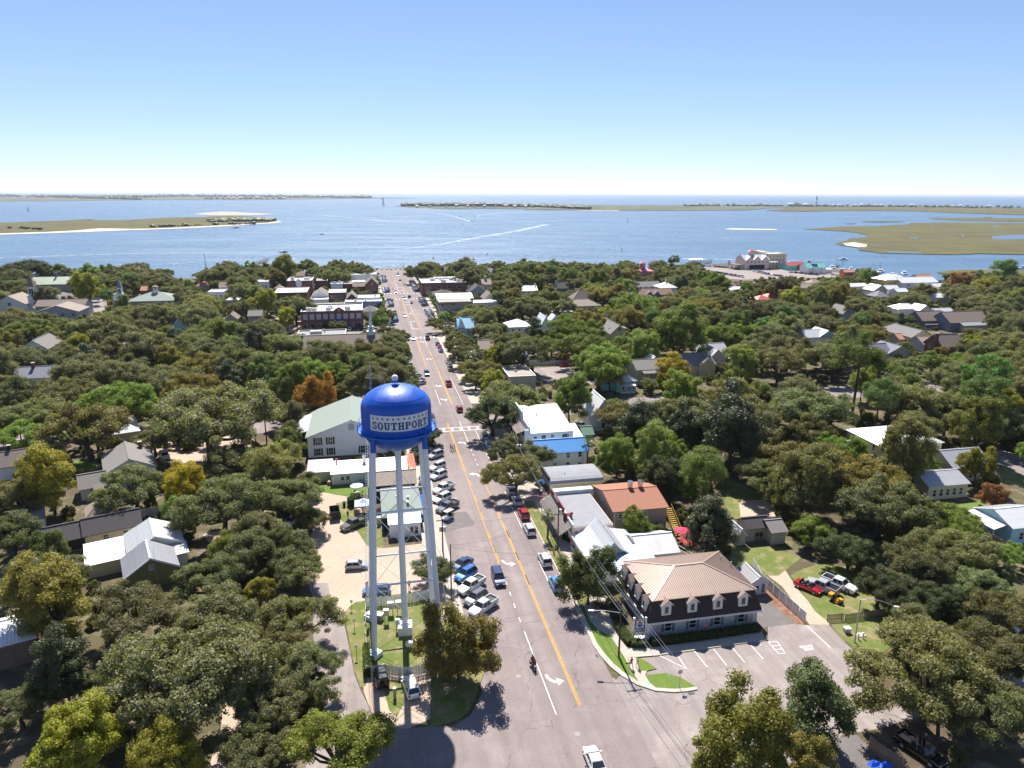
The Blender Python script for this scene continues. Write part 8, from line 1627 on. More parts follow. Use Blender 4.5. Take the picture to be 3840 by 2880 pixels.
boat(e7(1037,508),.0,'white cabin cruiser running past the marina',11); wake([e7(1015,511),e7(900,512),e7(780,512),e7(600,508),e7(0,502)],'',1.5,5); boat(q('c3',2195,108),.1,'white boat by the far marsh edge',9)
def marker(p,top,label,style='pile',mat='blackmetal'):
    x,y=at_sea(p); lo=SEA; hi=60
    for _ in range(40):
        m=(lo+hi)/2
        if PX(x,y,m)[1]>top[1]: lo=m
        else: hi=m
    o=empty('channel_marker' if style=='pile' else 'navigation_buoy',(x,y,SEA),0,label,'marker'); h=lo-SEA
    if style=='pile':
        r=h*.12
        for k in range(3): MB().tube((r*math.cos(k*2.1),r*math.sin(k*2.1),-1),(r*.4*math.cos(k*2.1),r*.4*math.sin(k*2.1),h*.7),h*.03,h*.025,6).build('pile',M['blackmetal'],o)
        MB().box((0,0,h*.72),(h*.25,h*.25,h*.04)).build('platform',M['galv'],o); MB().box((0,0,h*.88),(h*.14,h*.05,h*.22)).build('day_board',M[mat],o)
    else: MB().lathe([(0,-.3),(1.0,-.2),(1.0,.5),(.45,.8),(.25,h*.85),(0,h)],10).build('float',M[mat],o); MB().tube((0,0,h*.9),(0,0,h+.4),.08,.06,5).build('light',M['galv'],o)
marker(e5(183,196),e5(183,168),'tripod channel marker far off to the left of the marsh island'); marker(e5(1122,164),e5(1122,150),'slender marker beyond the marsh island'); marker(e5(1321,158),e5(1321,148),'second slender marker beyond the marsh island'); marker(e5(1914,144),e5(1914,136),'tiny marker off the low island tip')
marker(e6(272,160),e6(270,108),'tall range tower standing in the channel'); marker(e6(1855,268),e6(1855,244),'dark pile marker in open water'); marker(e6(1816,455),e6(1817,428),'leaning single pile near the shore'); marker(e6(595,500),e6(595,488),'red nun buoy off the street end','buoy','red'); marker(e6(944,473),e6(944,464),'green can buoy off the shore','buoy','blackmetal'); marker(e6(784,280),e6(784,268),'small buoy below the bend of wakes','buoy'); marker(e6(651,222),e6(651,214),'small buoy beside the outer wake','buoy'); marker(e6(216,159),e6(216,155),'tiny buoy off the island beach','buoy'); marker(e6(1073,124),e6(1073,112),'far marker on the open ocean')
# lighthouse: banded grey, white and black shaft
x,y=G(*e7(865,158)); lh=empty('lighthouse',(x,y,0),0,'tall lighthouse banded black above white and grey','lighthouse'); hT=zat(e7(865,158),e7(871,96))[2] if False else 0
lo,hi=0,400
for _ in range(40):
    mm=(lo+hi)/2
    if PX(x,y,mm)[1]>e7(871,96)[1]: lo=mm
    else: hi=mm
hT=lo; rL=hT*.062
for z0,z1,mt,nm in ((0,.34,WM['grey'],'lower_band'),(.34,.62,M['white'],'middle_band'),(.62,.93,M['black'],'upper_band')): MB().tube((0,0,hT*z0),(0,0,hT*z1),rL,rL,20,True).build(nm,mt,lh,smooth=40)
MB().tube((0,0,hT*.93),(0,0,hT),rL*.8,rL*.7,14).build('lantern',M['blackmetal'],lh)
def ship(p,L,label):
    x,y=at_sea(p); o=empty('cargo_ship',(x,y,SEA),0.02,label,'ship'); MB()._p([(-L/2,-12,0),(L/2*.95,-12,0),(L/2,0,0),(L/2*.95,12,0),(-L/2,12,0),(-L/2,-14,16),(L/2,-14,16),(L/2*1.03,0,18),(L/2,14,16),(-L/2,14,16)],[(0,1,6,5),(1,2,7,6),(2,3,8,7),(3,4,9,8),(4,0,5,9),(5,6,7,8,9)]).build('hull',pm('ship_grey',(.13,.15,.19),.7),o)
    MB().box((-L*.4,0,28),(L*.1,24,26)).build('bridge_house',M['white'],o); MB().box((-L*.42,0,46),(L*.04,8,12)).build('funnel',M['black'],o)
    for k in range(4): MB().tube((L*(-.2+.17*k),0,16),(L*(-.2+.17*k),0,36),2.5,2,6).build('deck_crane',M['galv'],o)
ship(e7(1845,92),650,'grey cargo ship on the horizon at the right'); ship(e7(958,86),220,'tiny ship on the horizon beyond the lighthouse')
for i,(px,a_) in enumerate(((3090,.2),(3120,1.4),(3155,.3),(3190,1.2),(3210,.1),(3300,.8),(3345,.2),(3390,1.3),(3660,.2))):
    boat((px,1012+(px-3090)*.085-(9 if i%2 else 0)),a_,f'moored white boat, {ORD[i]} along the docks from the cafe to the marsh',9+i%3*3,'trawler' if i in(2,5) else 'motor')
# dock pavilion, pier, gazebo, masts
def pier(p0,p1,label,w=2.5):
    a,b=Vector(at_sea(p0)),Vector(at_sea(p1)); d=(b-a); o=empty('pier',(a.x,a.y,SEA),math.atan2(d.y,d.x),label,'pier'); L=d.length; MB().box((L/2,0,2.0),(L,w,.25)).build('deck',M['wood'],o)
    for k in range(int(L/5)+1):
        for s_ in (-1,1): MB().tube((k*5,s_*w*.45,-2),(k*5,s_*w*.45,3.1),.16,.16,6).build('piling',M['pole'],o)
    MB().bar((0,-w/2,3.0),(L,-w/2,3.0),.08).bar((0,w/2,3.0),(L,w/2,3.0),.08).build('rail',M['wood'],o)
pier(q('c1',0,75),q('c1',110,40),'wooden pier reaching out past the shore oaks'); pier(q('c2',1190,80),q('c2',1230,58),'short wooden dock behind the pink house'); pier(q('c2',1660,70),q('c2',1720,50),'marina pier beside the dock pavilion'); pier(q('c3',420,110),q('c3',560,128),'dock behind the turquoise-roofed cafe',3)
x,y=at_sea(q('c2',1590,72)); o=empty('dock_pavilion',(x,y,SEA),GRID,'open dock pavilion on tall pilings with a pale roof','pavilion'); o.scale=(.5,.5,.5)
for i in range(5):
    for j in (-1,1): MB().tube((-12+6*i,j*5,-2),(-12+6*i,j*5,10),.3,.3,6).build('piling',M['pole'],o)
MB().box((0,0,4.6),(27,11,.4)).build('deck',M['wood'],o); MB()._p([(-15,-7,9.6),(15,-7,9.6),(15,7,9.6),(-15,7,9.6),(-10,0,12),(10,0,12)],[(0,1,5,4),(1,2,5),(2,3,4,5),(3,0,4)]).build('roof',RM['offwhite'],o)
x,y=G(*q('c1',1862,70)); o=empty('gazebo',(x,y,0),0,'slender lookout gazebo on a tall frame at the shore','gazebo'); o.scale=(.9,.9,.4)
for i in (-1,1):
    for j in (-1,1): MB().tube((i*3.0,j*3.0,0),(i*2.4,j*2.4,17),.25,.2,6).build('post',WM['grey'],o)
MB().box((0,0,11),(7.5,7.5,.4)).build('deck',M['wood'],o); MB()._p([(-4.2,-4.2,17),(4.2,-4.2,17),(4.2,4.2,17),(-4.2,4.2,17),(0,0,20)],[(0,1,4),(1,2,4),(2,3,4),(3,0,4)]).build('roof',RM['bluegrey'],o); MB().tube((0,0,20),(0,0,23),.12,.05,5).build('finial',M['galv'],o)
def mast(p,top,label):
    x,y,h=zat(p,top); o=empty('radio_mast',(x,y,0),0,label,'mast')
    for k in range(3): MB().tube((h*.035*math.cos(k*2.1),h*.035*math.sin(k*2.1),0),(.1*math.cos(k*2.1),.1*math.sin(k*2.1),h),.12,.06,4).build('leg',M['galv'],o)
    for k in range(9): a=h*.035*(1-k/9); MB().bar((-a,-a*.5,h*k/9),(a,-a*.5,h*(k+1)/9),.08).build('brace',M['galv'],o)
mast(q('c0',1785,170),q('c0',1780,-20),'lattice mast rising from the shore oaks'); mast(e5(1218,100),e5(1218,66),'thin tower on the far island'); mast(q('c1',1275,122),q('c1',1275,58),'slender mast at the end of the main street')
# far houses on the barrier islands
frng=random.Random(21)
bhw=[M['white'],WM['beige'],WM['grey'],WM['lightblue'],WM['palepink'],WM['cream']]; bhr=[RM['offwhite'],RM['grey'],RM['bluegrey'],RM['tan'],RM['flatwhite']]
def beach_house(p,wpx,label,group):
    x,y=G(*p); f=PX(x,y,0)[2]; W=wpx*f/FPX; h=W*.55; o=empty('beach_house',(x,y,0),0,label,'house',group); MB().box((0,0,h/2),(W,W*.7,h)).build('wall',frng.choice(bhw),o); MB()._p([(-W*.56,-W*.42,h),(W*.56,-W*.42,h),(W*.56,W*.42,h),(-W*.56,W*.42,h),(-W*.3,0,h*1.5),(W*.3,0,h*1.5)],[(0,1,5,4),(1,2,5),(2,3,4,5),(3,0,4)]).build('roof',frng.choice(bhr),o)
    for k in (-.3,0,.3): MB().box((W*k,-W*.36,h*.55),(W*.14,W*.03,h*.3)).build('window',M['glass'],o)
for i in range(28): beach_house(e7(930+i*46+frng.uniform(-10,10),163+max(0,i-12)*.55),frng.uniform(8,13),f'beach house, {ORD[i] if i<20 else str(i+1)+"th"} in line right of the lighthouse','beach houses right of the lighthouse')
for i in range(13): beach_house(e7(20+i*44+frng.uniform(-8,8),156),frng.uniform(7,11),f'beach house, {ORD[i]} in line on the low island left of the lighthouse','beach houses left of the lighthouse')
for i in range(5): beach_house(e7(700+i*32,165),frng.uniform(12,22),f'low house, {ORD[i]} in the cluster at the foot of the lighthouse','houses at the foot of the lighthouse')
for i in range(12): beach_house(e6(500+i*62+frng.uniform(-14,14),168+frng.uniform(-6,6)),frng.uniform(8,13),f'island house among trees, {ORD[i]} from the low sandy tip','houses on the middle island')
for i in range(15): beach_house(e5(1340+i*36+frng.uniform(-6,6),116),frng.uniform(8,14),f'far village house, {ORD[i]} along the long island shore','houses on the long far island')
# low woods on the islands: uncountable, one object each
def treeline(pts,hpx,n,name,col,spread=0):
    rng=np.random.default_rng(n); iv,it=ico(); V=[];T=[]
    P=[np.array(G(*p)) for p in pts]; seg=len(P)-1
    for k in range(n):
        u=rng.random()*seg; i=int(u); c=P[i]+(P[i+1]-P[i])*(u-i); f=PX(c[0],c[1],0)[2]; c=c*(1+rng.uniform(-spread,spread)); h=hpx*f/FPX*rng.uniform(.45,1.1)
        b=len(V); vv=iv*np.array([h*1.5,h*1.2,h*.62])*rng.uniform(.7,1.25,(len(iv),1))+np.array([c[0],c[1],h*.4]); V+=list(vv); T+=[tuple(b+j for j in t) for t in it]
    me=bpy.data.meshes.new(name); me.from_pydata([tuple(v) for v in V],[],T); me.materials.append(M['leaf']); o=link(name,me,color=col); return setp(o,kind='stuff')
treeline([e5(-100,95),e5(400,104),e5(800,104),e5(1200,98),e5(1700,100),e5(2212,104),e5(2400,106)],9,420,'island_woods',(.07,.085,.055),.12)
treeline([e5(480,110),e5(800,116),e5(900,120)],9,60,'island_woods',(.07,.085,.055),.01)
treeline([e6(400,160),e6(700,160),e6(1000,162),e6(1300,166),e6(1600,182)],13,240,'island_woods',(.065,.08,.045),.02)
treeline([e7(0,160),e7(500,160),e7(960,163),e7(1500,166),e7(2212,176)],6,200,'shore_scrub',(.07,.085,.045),.01)
treeline([e5(1360,262),e5(1500,256),e5(1640,256),e5(1780,254)],11,110,'island_scrub',(.13,.14,.05),.02)
treeline([e5(950,298),e5(1100,292),e5(1300,284),e5(1500,278),e5(1650,274)],9,26,'island_scrub',(.06,.075,.03),.002); treeline([e5(60,304),e5(130,304),e5(320,316)],9,7,'island_scrub',(.06,.075,.03),.002)
# ================================================================ hand-placed trees and hedges
YG=(.24,.23,.030); YEL=(.34,.27,.020); ORG=(.34,.18,.025); BRT=(.155,.205,.04); OLV=(.195,.165,.042); GRY=(.155,.15,.074); DRK=(.078,.092,.042); LIM=(.19,.22,.04); BRN=(.24,.12,.05)
T=tree_px
for k,x,y,r,c in (
 ('live_oak',650,2560,285,GRY),('magnolia_tree',235,2500,120,DRK),('broadleaf_tree',205,2240,165,OLV),('live_oak',500,2290,170,GRY),('live_oak',820,2330,165,GRY),('live_oak',70,2640,120,None),('broadleaf_tree',270,2790,170,YG),('broadleaf_tree',610,2830,130,YG),
 ('live_oak',1110,2320,140,None),('live_oak',1150,2500,145,None),('live_oak',1010,2610,150,GRY),('live_oak',1180,2690,110,None) if False else ('live_oak',1000,2440,130,None),('live_oak',1270,2790,205,LIM),('live_oak',960,2820,140,None),('live_oak',420,2720,130,GRY),
 ('juniper_tree',1718,2415,152,OLV),('live_oak',1620,2130,84,None),
 ('live_oak',325,1600,160,None),('live_oak',475,1500,125,BRT),('live_oak',775,1560,215,GRY),('broadleaf_tree',182,1790,122,(.22,.18,.03)),('live_oak',500,1830,128,None),('broadleaf_tree',690,1815,88,YEL),('live_oak',830,1890,150,None),('live_oak',60,1850,120,None),('live_oak',40,2000,110,None),('juniper_tree',150,2075,88,(.10,.12,.03)),('broadleaf_tree',846,2062,66,LIM),('live_oak',950,1990,120,GRY),
 ('live_oak',1075,1545,85,GRY),('broadleaf_tree',1190,1485,80,ORG),('live_oak',1020,1730,115,None),('live_oak',1060,1860,130,None),('live_oak',1020,2040,135,None),('live_oak',1115,2130,110,None),('live_oak',1165,1940,70,None),('live_oak',900,1720,110,None),
 ('live_oak',1848,1548,108,DRK),('live_oak',1932,1775,104,None),('live_oak',1890,1690,60,None),('live_oak',2005,1700,76,None),('live_oak',1600,1630,52,DRK),
 ('broadleaf_tree',2315,1705,76,BRT),('live_oak',2330,1560,100,None),('broadleaf_tree',2470,1690,105,None),('broadleaf_tree',2570,1480,92,LIM),('magnolia_tree',2580,1610,85,None),('magnolia_tree',2745,1600,140,DRK),('broadleaf_tree',2602,1830,62,BRT),('magnolia_tree',2660,1965,108,DRK),('broadleaf_tree',2382,1965,56,BRT),('magnolia_tree',2410,1600,90,DRK),('broadleaf_tree',2480,1800,80,DRK),
 ('juniper_tree',2207,2165,112,(.10,.12,.04)),('broadleaf_tree',2790,2775,212,(.185,.19,.036)),('magnolia_tree',3068,2640,150,(.10,.115,.04)),('live_oak',3480,2540,245,None),('live_oak',3740,2640,180,None),('live_oak',3720,2440,150,None),('live_oak',3790,2300,120,None),('broadleaf_tree',3350,2285,32,BRT),('juniper_tree',3000,2850,110,OLV),
 ('broadleaf_tree',3023,1800,130,(.15,.15,.05)),('live_oak',3310,1900,160,None),('live_oak',3570,2060,140,None),('broadleaf_tree',3412,1690,125,(.15,.14,.05)),('live_oak',3160,1680,92,BRT),('broadleaf_tree',3665,1745,70,YG),('live_oak',3420,2100,125,None),('live_oak',3190,2060,100,DRK),('live_oak',3660,2200,120,None),('live_oak',3730,1590,108,None),('pine_tree',3690,1460,95,None),('live_oak',3355,1490,135,None),('live_oak',3300,2200,105,DRK),('broadleaf_tree',3720,1860,50,BRN),('live_oak',3440,2230,100,DRK),('live_oak',3560,2260,90,DRK),('broadleaf_tree',3190,2085,48,OLV),('live_oak',3790,2080,70,BRT),
 ('pine_tree',3225,1330,112,(.13,.17,.04)),('pine_tree',3700,1395,105,(.10,.17,.04)),('pine_tree',3770,1010,58,None),('broadleaf_tree',3592,1060,44,BRN),('live_oak',3258,1030,45,None),('live_oak',3470,1090,45,None),
 ('broadleaf_tree',2545,1240,108,BRT),('live_oak',2200,1305,98,BRT),('live_oak',2250,1360,120,BRT),('broadleaf_tree',2522,1380,60,(.30,.22,.03)),('magnolia_tree',2003,1255,46,DRK),('pine_tree',2080,990,24,None),('pine_tree',2527,975,28,None),('live_oak',2385,1150,105,BRT),('broadleaf_tree',2290,1400,55,YG),('live_oak',2100,1150,60,None),
 ('live_oak',140,1350,100,None),('live_oak',420,1240,110,None),('live_oak',535,1305,115,GRY),('live_oak',300,1390,110,GRY),('live_oak',785,1320,105,None),('live_oak',900,1360,110,None),('live_oak',1080,1380,110,None),('live_oak',1250,1330,110,None),('live_oak',1380,1330,95,None),('live_oak',1480,1270,62,None),('live_oak',1440,1390,100,None),('live_oak',640,1430,110,GRY),('live_oak',240,1480,110,None),('live_oak',120,1560,110,None),
 ('broadleaf_tree',1075,1190,42,YG),('live_oak',1120,1130,38,None),('broadleaf_tree',990,1130,45,YG),('live_oak',1240,1010,40,None),('live_oak',1150,1000,42,None),('broadleaf_tree',1055,1010,55,None),('live_oak',1360,1015,48,None),('live_oak',1580,1020,52,GRY),('live_oak',1750,1000,55,None),('street_tree',1660,1190,26,None),('live_oak',1640,1215,40,None),
 ('broadleaf_tree',330,1075,55,YG),('live_oak',500,1010,50,None),('live_oak',100,1010,70,DRK),('live_oak',680,1090,42,GRY),('live_oak',1450,1180,38,GRY),
): T(k,x,y,r,c)
for s,t in ((357,7.6),(366,7.6),(376,7.4),(388,7.6),(402,7.2),(416,7.4),(430,7.6),(446,7.4),(512,7.4),(526,7.4)): tree('street_tree',*S(s,t),2.6)
for s,t in ((355,38.5),(366,38.5),(378,38.8),(390,38.5),(404,38.5),(418,38.8),(434,38.5),(448,38.5),(492,38.8),(506,38.5),(522,38.8),(538,38.5),(552,38.5),(566,38.5)): tree('street_tree',*S(s,t),2.4)
for s,t,r in ((226,9.5,5),(240,8,6),(256,8.5,6.5),(272,8,7),(288,8.5,7),(302,8.5,6),(318,8,5.5),(232,34.5,5),(246,35,5.5),(264,35,6),(282,35,6),(300,36,5.5),(316,36,5)): tree('live_oak',*S(s,t),r)
for k,(x,y,r) in enumerate(((q('b2',310,1130)+(34,)),(q('b2',655,520)+(30,)),(q('b2',240,870)+(13,)),(q('c2',520,1000)+(12,)),(q('c1',1850,850)+(30,)))): T('palmetto_palm',x,y,r)
for p in ((245,70),(285,60),(520,55)): pass
for p in ((250,160),(690,140),(720,150)): T('palmetto_palm',*d3(p),9)
# hedges: a leafy box each
def hedge(name,label,pts,w,h,col):
    P=[Vector(p) for p in pts]; rng=np.random.default_rng(len(label)); Vs=[]; r=empty(name,(P[0].x,P[0].y,0),0,label,'hedge'); o=P[0]; mb=MB()
    for a,b in zip(P,P[1:]):
        d=b-a; L=d.length; n=int(L*w*h*170); u=rng.random((n,3)); e_=rng.integers(0,4,n); u[e_==0,2]=1; u[e_==1,1]=0; u[e_==2,1]=1; nn=np.array([-d.y,d.x])/L
        C=np.zeros((n,3)); C[:,:2]=np.array(a-o)+u[:,:1]*np.array(d)+(u[:,1:2]-.5)*w*nn; C[:,2]=.05+u[:,2]*h; C+=rng.normal(0,.05,(n,3)); Vs.append(leaf_quads(rng,C,unit(rng,n)+np.array([0,0,.4]),.11)); mb.bar((*(a-o),h*.5),(*(b-o),h*.5),w*.86,h*.9)
    V=np.concatenate(Vs); me=np_mesh('foliage',V,np.arange(len(V)).reshape(-1,4),M['leaf']); link('foliage',me,r,color=col); mb.build('core',pm('hedge_core',(.02,.03,.012),.95),r); return r
hedge('hedge','clipped dark hedge along the office front',A2((1200,600),(1640,545),(2130,470)),1.2,1.1,(.075,.10,.03)); hedge('hedge','clipped hedge beside the office sign and street pavement',A2((905,430),(960,520),(1030,605),(1150,610)),1.3,1.0,(.10,.14,.035)); hedge('hedge','loose shrubs at the office entrance under the pole',A2((850,250),(900,330),(950,400)),1.8,1.3,(.11,.12,.05)); hedge('hedge','leafy vine climbing the tower lawn corner fence',A1((955,650),(958,760),(965,880)),.9,1.5,(.13,.19,.04)); hedge('hedge','rounded hedge behind the canopy tent',B1((800,1060),(840,1050),(860,1010)),1.6,1.8,(.07,.10,.035)); hedge('hedge','low hedge bordering the round garden bed',B3((1930,1150),(2080,1130),(2212,1140)),1.6,1.0,(.10,.15,.04)); hedge('hedge','clipped hedge line at the end of the far residential street',C('c3',(1400,452),(1480,462)),1.5,2.0,(.10,.15,.04)); hedge('hedge','green shrubs under the oyster sign',B2((440,1340),(500,1360),(520,1380)),1.0,.9,(.07,.09,.03))

# the air over the river
hz=bpy.data.materials.new('haze'); hz.use_nodes=True; hz.node_tree.nodes.clear(); vo_=N(hz.node_tree,'ShaderNodeVolumePrincipled'); vo_.inputs['Color'].default_value=(.80,.87,1,1); vo_.inputs['Density'].default_value=HAZE; vo_.inputs['Anisotropy'].default_value=.2
hz.node_tree.links.new(vo_.outputs[0],N(hz.node_tree,'ShaderNodeOutputMaterial').inputs['Volume'])
setp(MB().box((0,34000,33),(130000,72000,76)).build('haze',hz),kind='stuff')
# ================================================================ the woods between: more trees, then labels
ROADPX=[[(1440,1000),(1560,1000),(1640,1120),(1680,1260),(1760,1400),(1880,1600),(2010,1900),(2230,2300),(2640,2620),(2620,2880),(1500,2880),(1650,2700),(1720,2560),(1700,2250),(1640,1900),(1630,1640),(1600,1450),(1520,1280),(1420,1180),(1400,1080)]]
def inpoly(p,poly):
    c=False; n=len(poly)
    for i in range(n):
        (x0,y0),(x1,y1)=poly[i],poly[(i+1)%n]
        if (y0>p[1])!=(y1>p[1]) and p[0]<(x1-x0)*(p[1]-y0)/(y1-y0)+x0: c=not c
    return c
OPEN=[ROADPX[0],[q('b1',*p) for p in [(430,470),(930,440),(930,660),(430,680)]],
 [q('b1',*p) for p in [(640,880),(980,840),(1100,900),(1560,1300),(1560,1900),(620,1990),(560,1700),(560,1450),(480,1300),(640,1150),(480,1000),(500,880)]],
 [q('a1',*p) for p in [(480,60),(1560,60),(1640,700),(1500,1300),(1300,1659),(700,1659),(600,1200),(700,900),(560,400)]],
 [q('a2',*p) for p in [(300,200),(900,-200),(2212,-100),(2212,900),(1600,1100),(1300,1659),(0,1659),(0,0)]],
 [q('a3',*p) for p in [(-300,0),(60,-200),(300,-250),(700,-80),(900,240),(1130,330),(1130,560),(850,720),(830,900),(1000,1180),(700,1500),(300,1659),(-700,1659)]],
 [q('a3',*p) for p in [(850,1180),(1000,1150),(1480,1010),(1480,1160),(1000,1330),(1100,1659),(700,1659),(620,1400)]],
 [q('b2',*p) for p in [(1760,830),(1900,820),(2212,980),(2212,1420),(1960,1180)]],
 [q('b2',*p) for p in [(780,760),(960,840),(960,920),(780,890)]],
 [q('b3',*p) for p in [(1890,580),(2212,660),(2212,1080),(2010,1000),(1960,720)]],
 [q('b3',*p) for p in [(1700,1010),(2212,1010),(2212,1500),(1960,1360),(1900,1200),(1700,1130)]],
 [q('c2',*p) for p in [(1640,70),(1900,80),(2212,95),(2212,205),(2000,215),(1740,190),(1690,140)]],
 [q('c3',*p) for p in [(-50,90),(100,60),(600,110),(720,170),(560,190),(180,190),(-50,190)]],
 [q('c2',*p) for p in [(170,930),(480,930),(640,1060),(330,1106),(210,1060)]],
 [q('c1',*p) for p in [(100,550),(250,530),(390,560),(390,640),(200,680)]],[q('c1',*p) for p in [(0,870),(170,870),(120,980),(0,990)]],
 [q('c0',*p) for p in [(690,390),(870,380),(910,510),(745,520)]],[q('c0',*p) for p in [(490,300),(620,300),(640,360),(500,370)]],
 [q('b0',*p) for p in [(640,680),(820,650),(830,730),(650,760)]],[q('b1',*p) for p in [(650,110),(860,90),(860,140),(640,160)]],
 [q('c3',*p) for p in [(1390,650),(1700,640),(1720,690),(1400,690)]],[q('c3',*p) for p in [(180,960),(370,940),(490,1000),(260,1020)]],
 [q('c0',*p) for p in [(1500,180),(1700,180),(1720,230),(1500,200)]],
 [q('a0',*p) for p in [(1800,1380),(2100,1150),(2212,1150),(2212,1659),(1750,1659)]],[q('a0',*p) for p in [(1950,850),(2180,780),(2100,950),(1900,1020)]],
 [q('b0',*p) for p in [(1260,640),(1480,560),(1900,600),(2000,760),(1780,740)]],
]
def blocked(x,y,R,cz,hz):
    fx,fy,f=PX(x,y,cz*R); rx=R*FPX/f*.86; ry=(hz*R*.42)*FPX/f*.86
    pts=[(fx+rx*a,fy+ry*b) for a,b in ((0,0),(.8,0),(-.8,0),(0,.8),(0,-.8),(.6,.6),(-.6,.6),(.6,-.6),(-.6,-.6))]
    for poly in OPEN:
        if any(inpoly(p,poly) for p in pts): return True
    for x0,y0,x1,y1,dist in KEEP:
        if y<dist+2:
            w_,h_=(x1-x0)*.05,(y1-y0)*.10
            if any(x0+w_<p[0]<x1-w_ and y0+h_<p[1]<y1-h_ for p in pts): return True
    for x0,y0,x1,y1,dist in CARS:
        if y<dist and any(x0<p[0]<x1 and y0<p[1]<y1 for p in pts): return True
    for cx,cy,a,b,ang in FOOT:
        dx,dy=x-cx,y-cy; u=dx*math.cos(ang)+dy*math.sin(ang); v=-dx*math.sin(ang)+dy*math.cos(ang)
        if abs(u)<a+min(R*.45,2.5) and abs(v)<b+min(R*.45,2.5): return True
    s,t=toST(x,y)
    if 195<s<216 or 331<s<348 or 458<s<480: 
        return True
    return False
SKYL=[(-200,1000),(240,1000),(290,1035),(330,985),(480,990),(640,1018),(720,1035),(800,992),(1000,974),(1250,968),(1330,985),(1400,1012),(1470,1012),(1560,985),(1900,985),(2050,978),(2300,985),(2600,985),(2650,1005),(2890,1030),(3120,1040),(3250,1012),(3300,1032),(3500,1078),(3560,1032),(3650,1010),(4050,985)]
def too_high(x,y,top):
    fx,fy,_=PX(x,y,top); return fy<np.interp(fx,[p[0] for p in SKYL],[p[1] for p in SKYL])+6*math.sin(fx*.05)
def in_land(x,y):
    for (x0,y0),(x1,y1) in zip(shore,shore[1:]):
        if x0<=x<=x1: return y< y0+(y1-y0)*(x-x0)/(x1-x0)-5
    return False
grng=random.Random(77); cells={}
def near_ok(x,y,R,k=.70):
    cx,cy=int(x//15),int(y//15)
    for i in range(cx-2,cx+3):
        for j in range(cy-2,cy+3):
            for (a,b,r) in cells.get((i,j),()):
                if (a-x)**2+(b-y)**2<(k*(r+R))**2: return False
    return True
def reg(x,y,R): cells.setdefault((int(x//15),int(y//15)),[]).append((x,y,R))
for t_ in ALLTREES: reg(t_['x'],t_['y'],t_['R'])
def fill(n,rmin,rmax,y0,y1,k=.70,mix=None):
    c=0
    for _ in range(n):
        y=math.sqrt(grng.uniform(y0*y0,y1*y1)); x=grng.uniform(-.80,.80)*y
        R=grng.uniform(rmin,rmax)
        if not in_land(x,y) or not near_ok(x,y,R,k): continue
        kind=grng.choices(['live_oak','broadleaf_tree','magnolia_tree','pine_tree'],mix or [70,20,6,4])[0]; Rk=R*{'live_oak':1,'broadleaf_tree':.74,'magnolia_tree':.6,'pine_tree':.62}[kind]
        cz,hz=TREES[kind][0][2]
        fx,fy,f=PX(x,y,cz*Rk)
        if fx<-150 or fx>3990 or fy>3050: continue
        hs_=grng.uniform(.92,1.15)
        if y>380 and too_high(x,y,hz*Rk*hs_): continue
        if blocked(x,y,Rk,cz,hz): continue
        tint=None; u=grng.random()
        if kind=='live_oak': tint=GRY if u<.3 else BRT if u<.42 else OLV if u<.5 else None
        elif kind=='broadleaf_tree': tint=YG if u<.15 else BRT if u<.4 else OLV if u<.5 else None
        tree(kind,x,y,Rk,tint,hs_); reg(x,y,Rk); c+=1
    return c
print('fill',fill(5000,8,10.5,75,640,.74),fill(9000,5.5,7.5,75,645,.72),fill(9000,3.2,4.6,75,645,.74,[45,35,15,5]),fill(5000,4.5,6,470,660,.6,[85,10,0,5]))
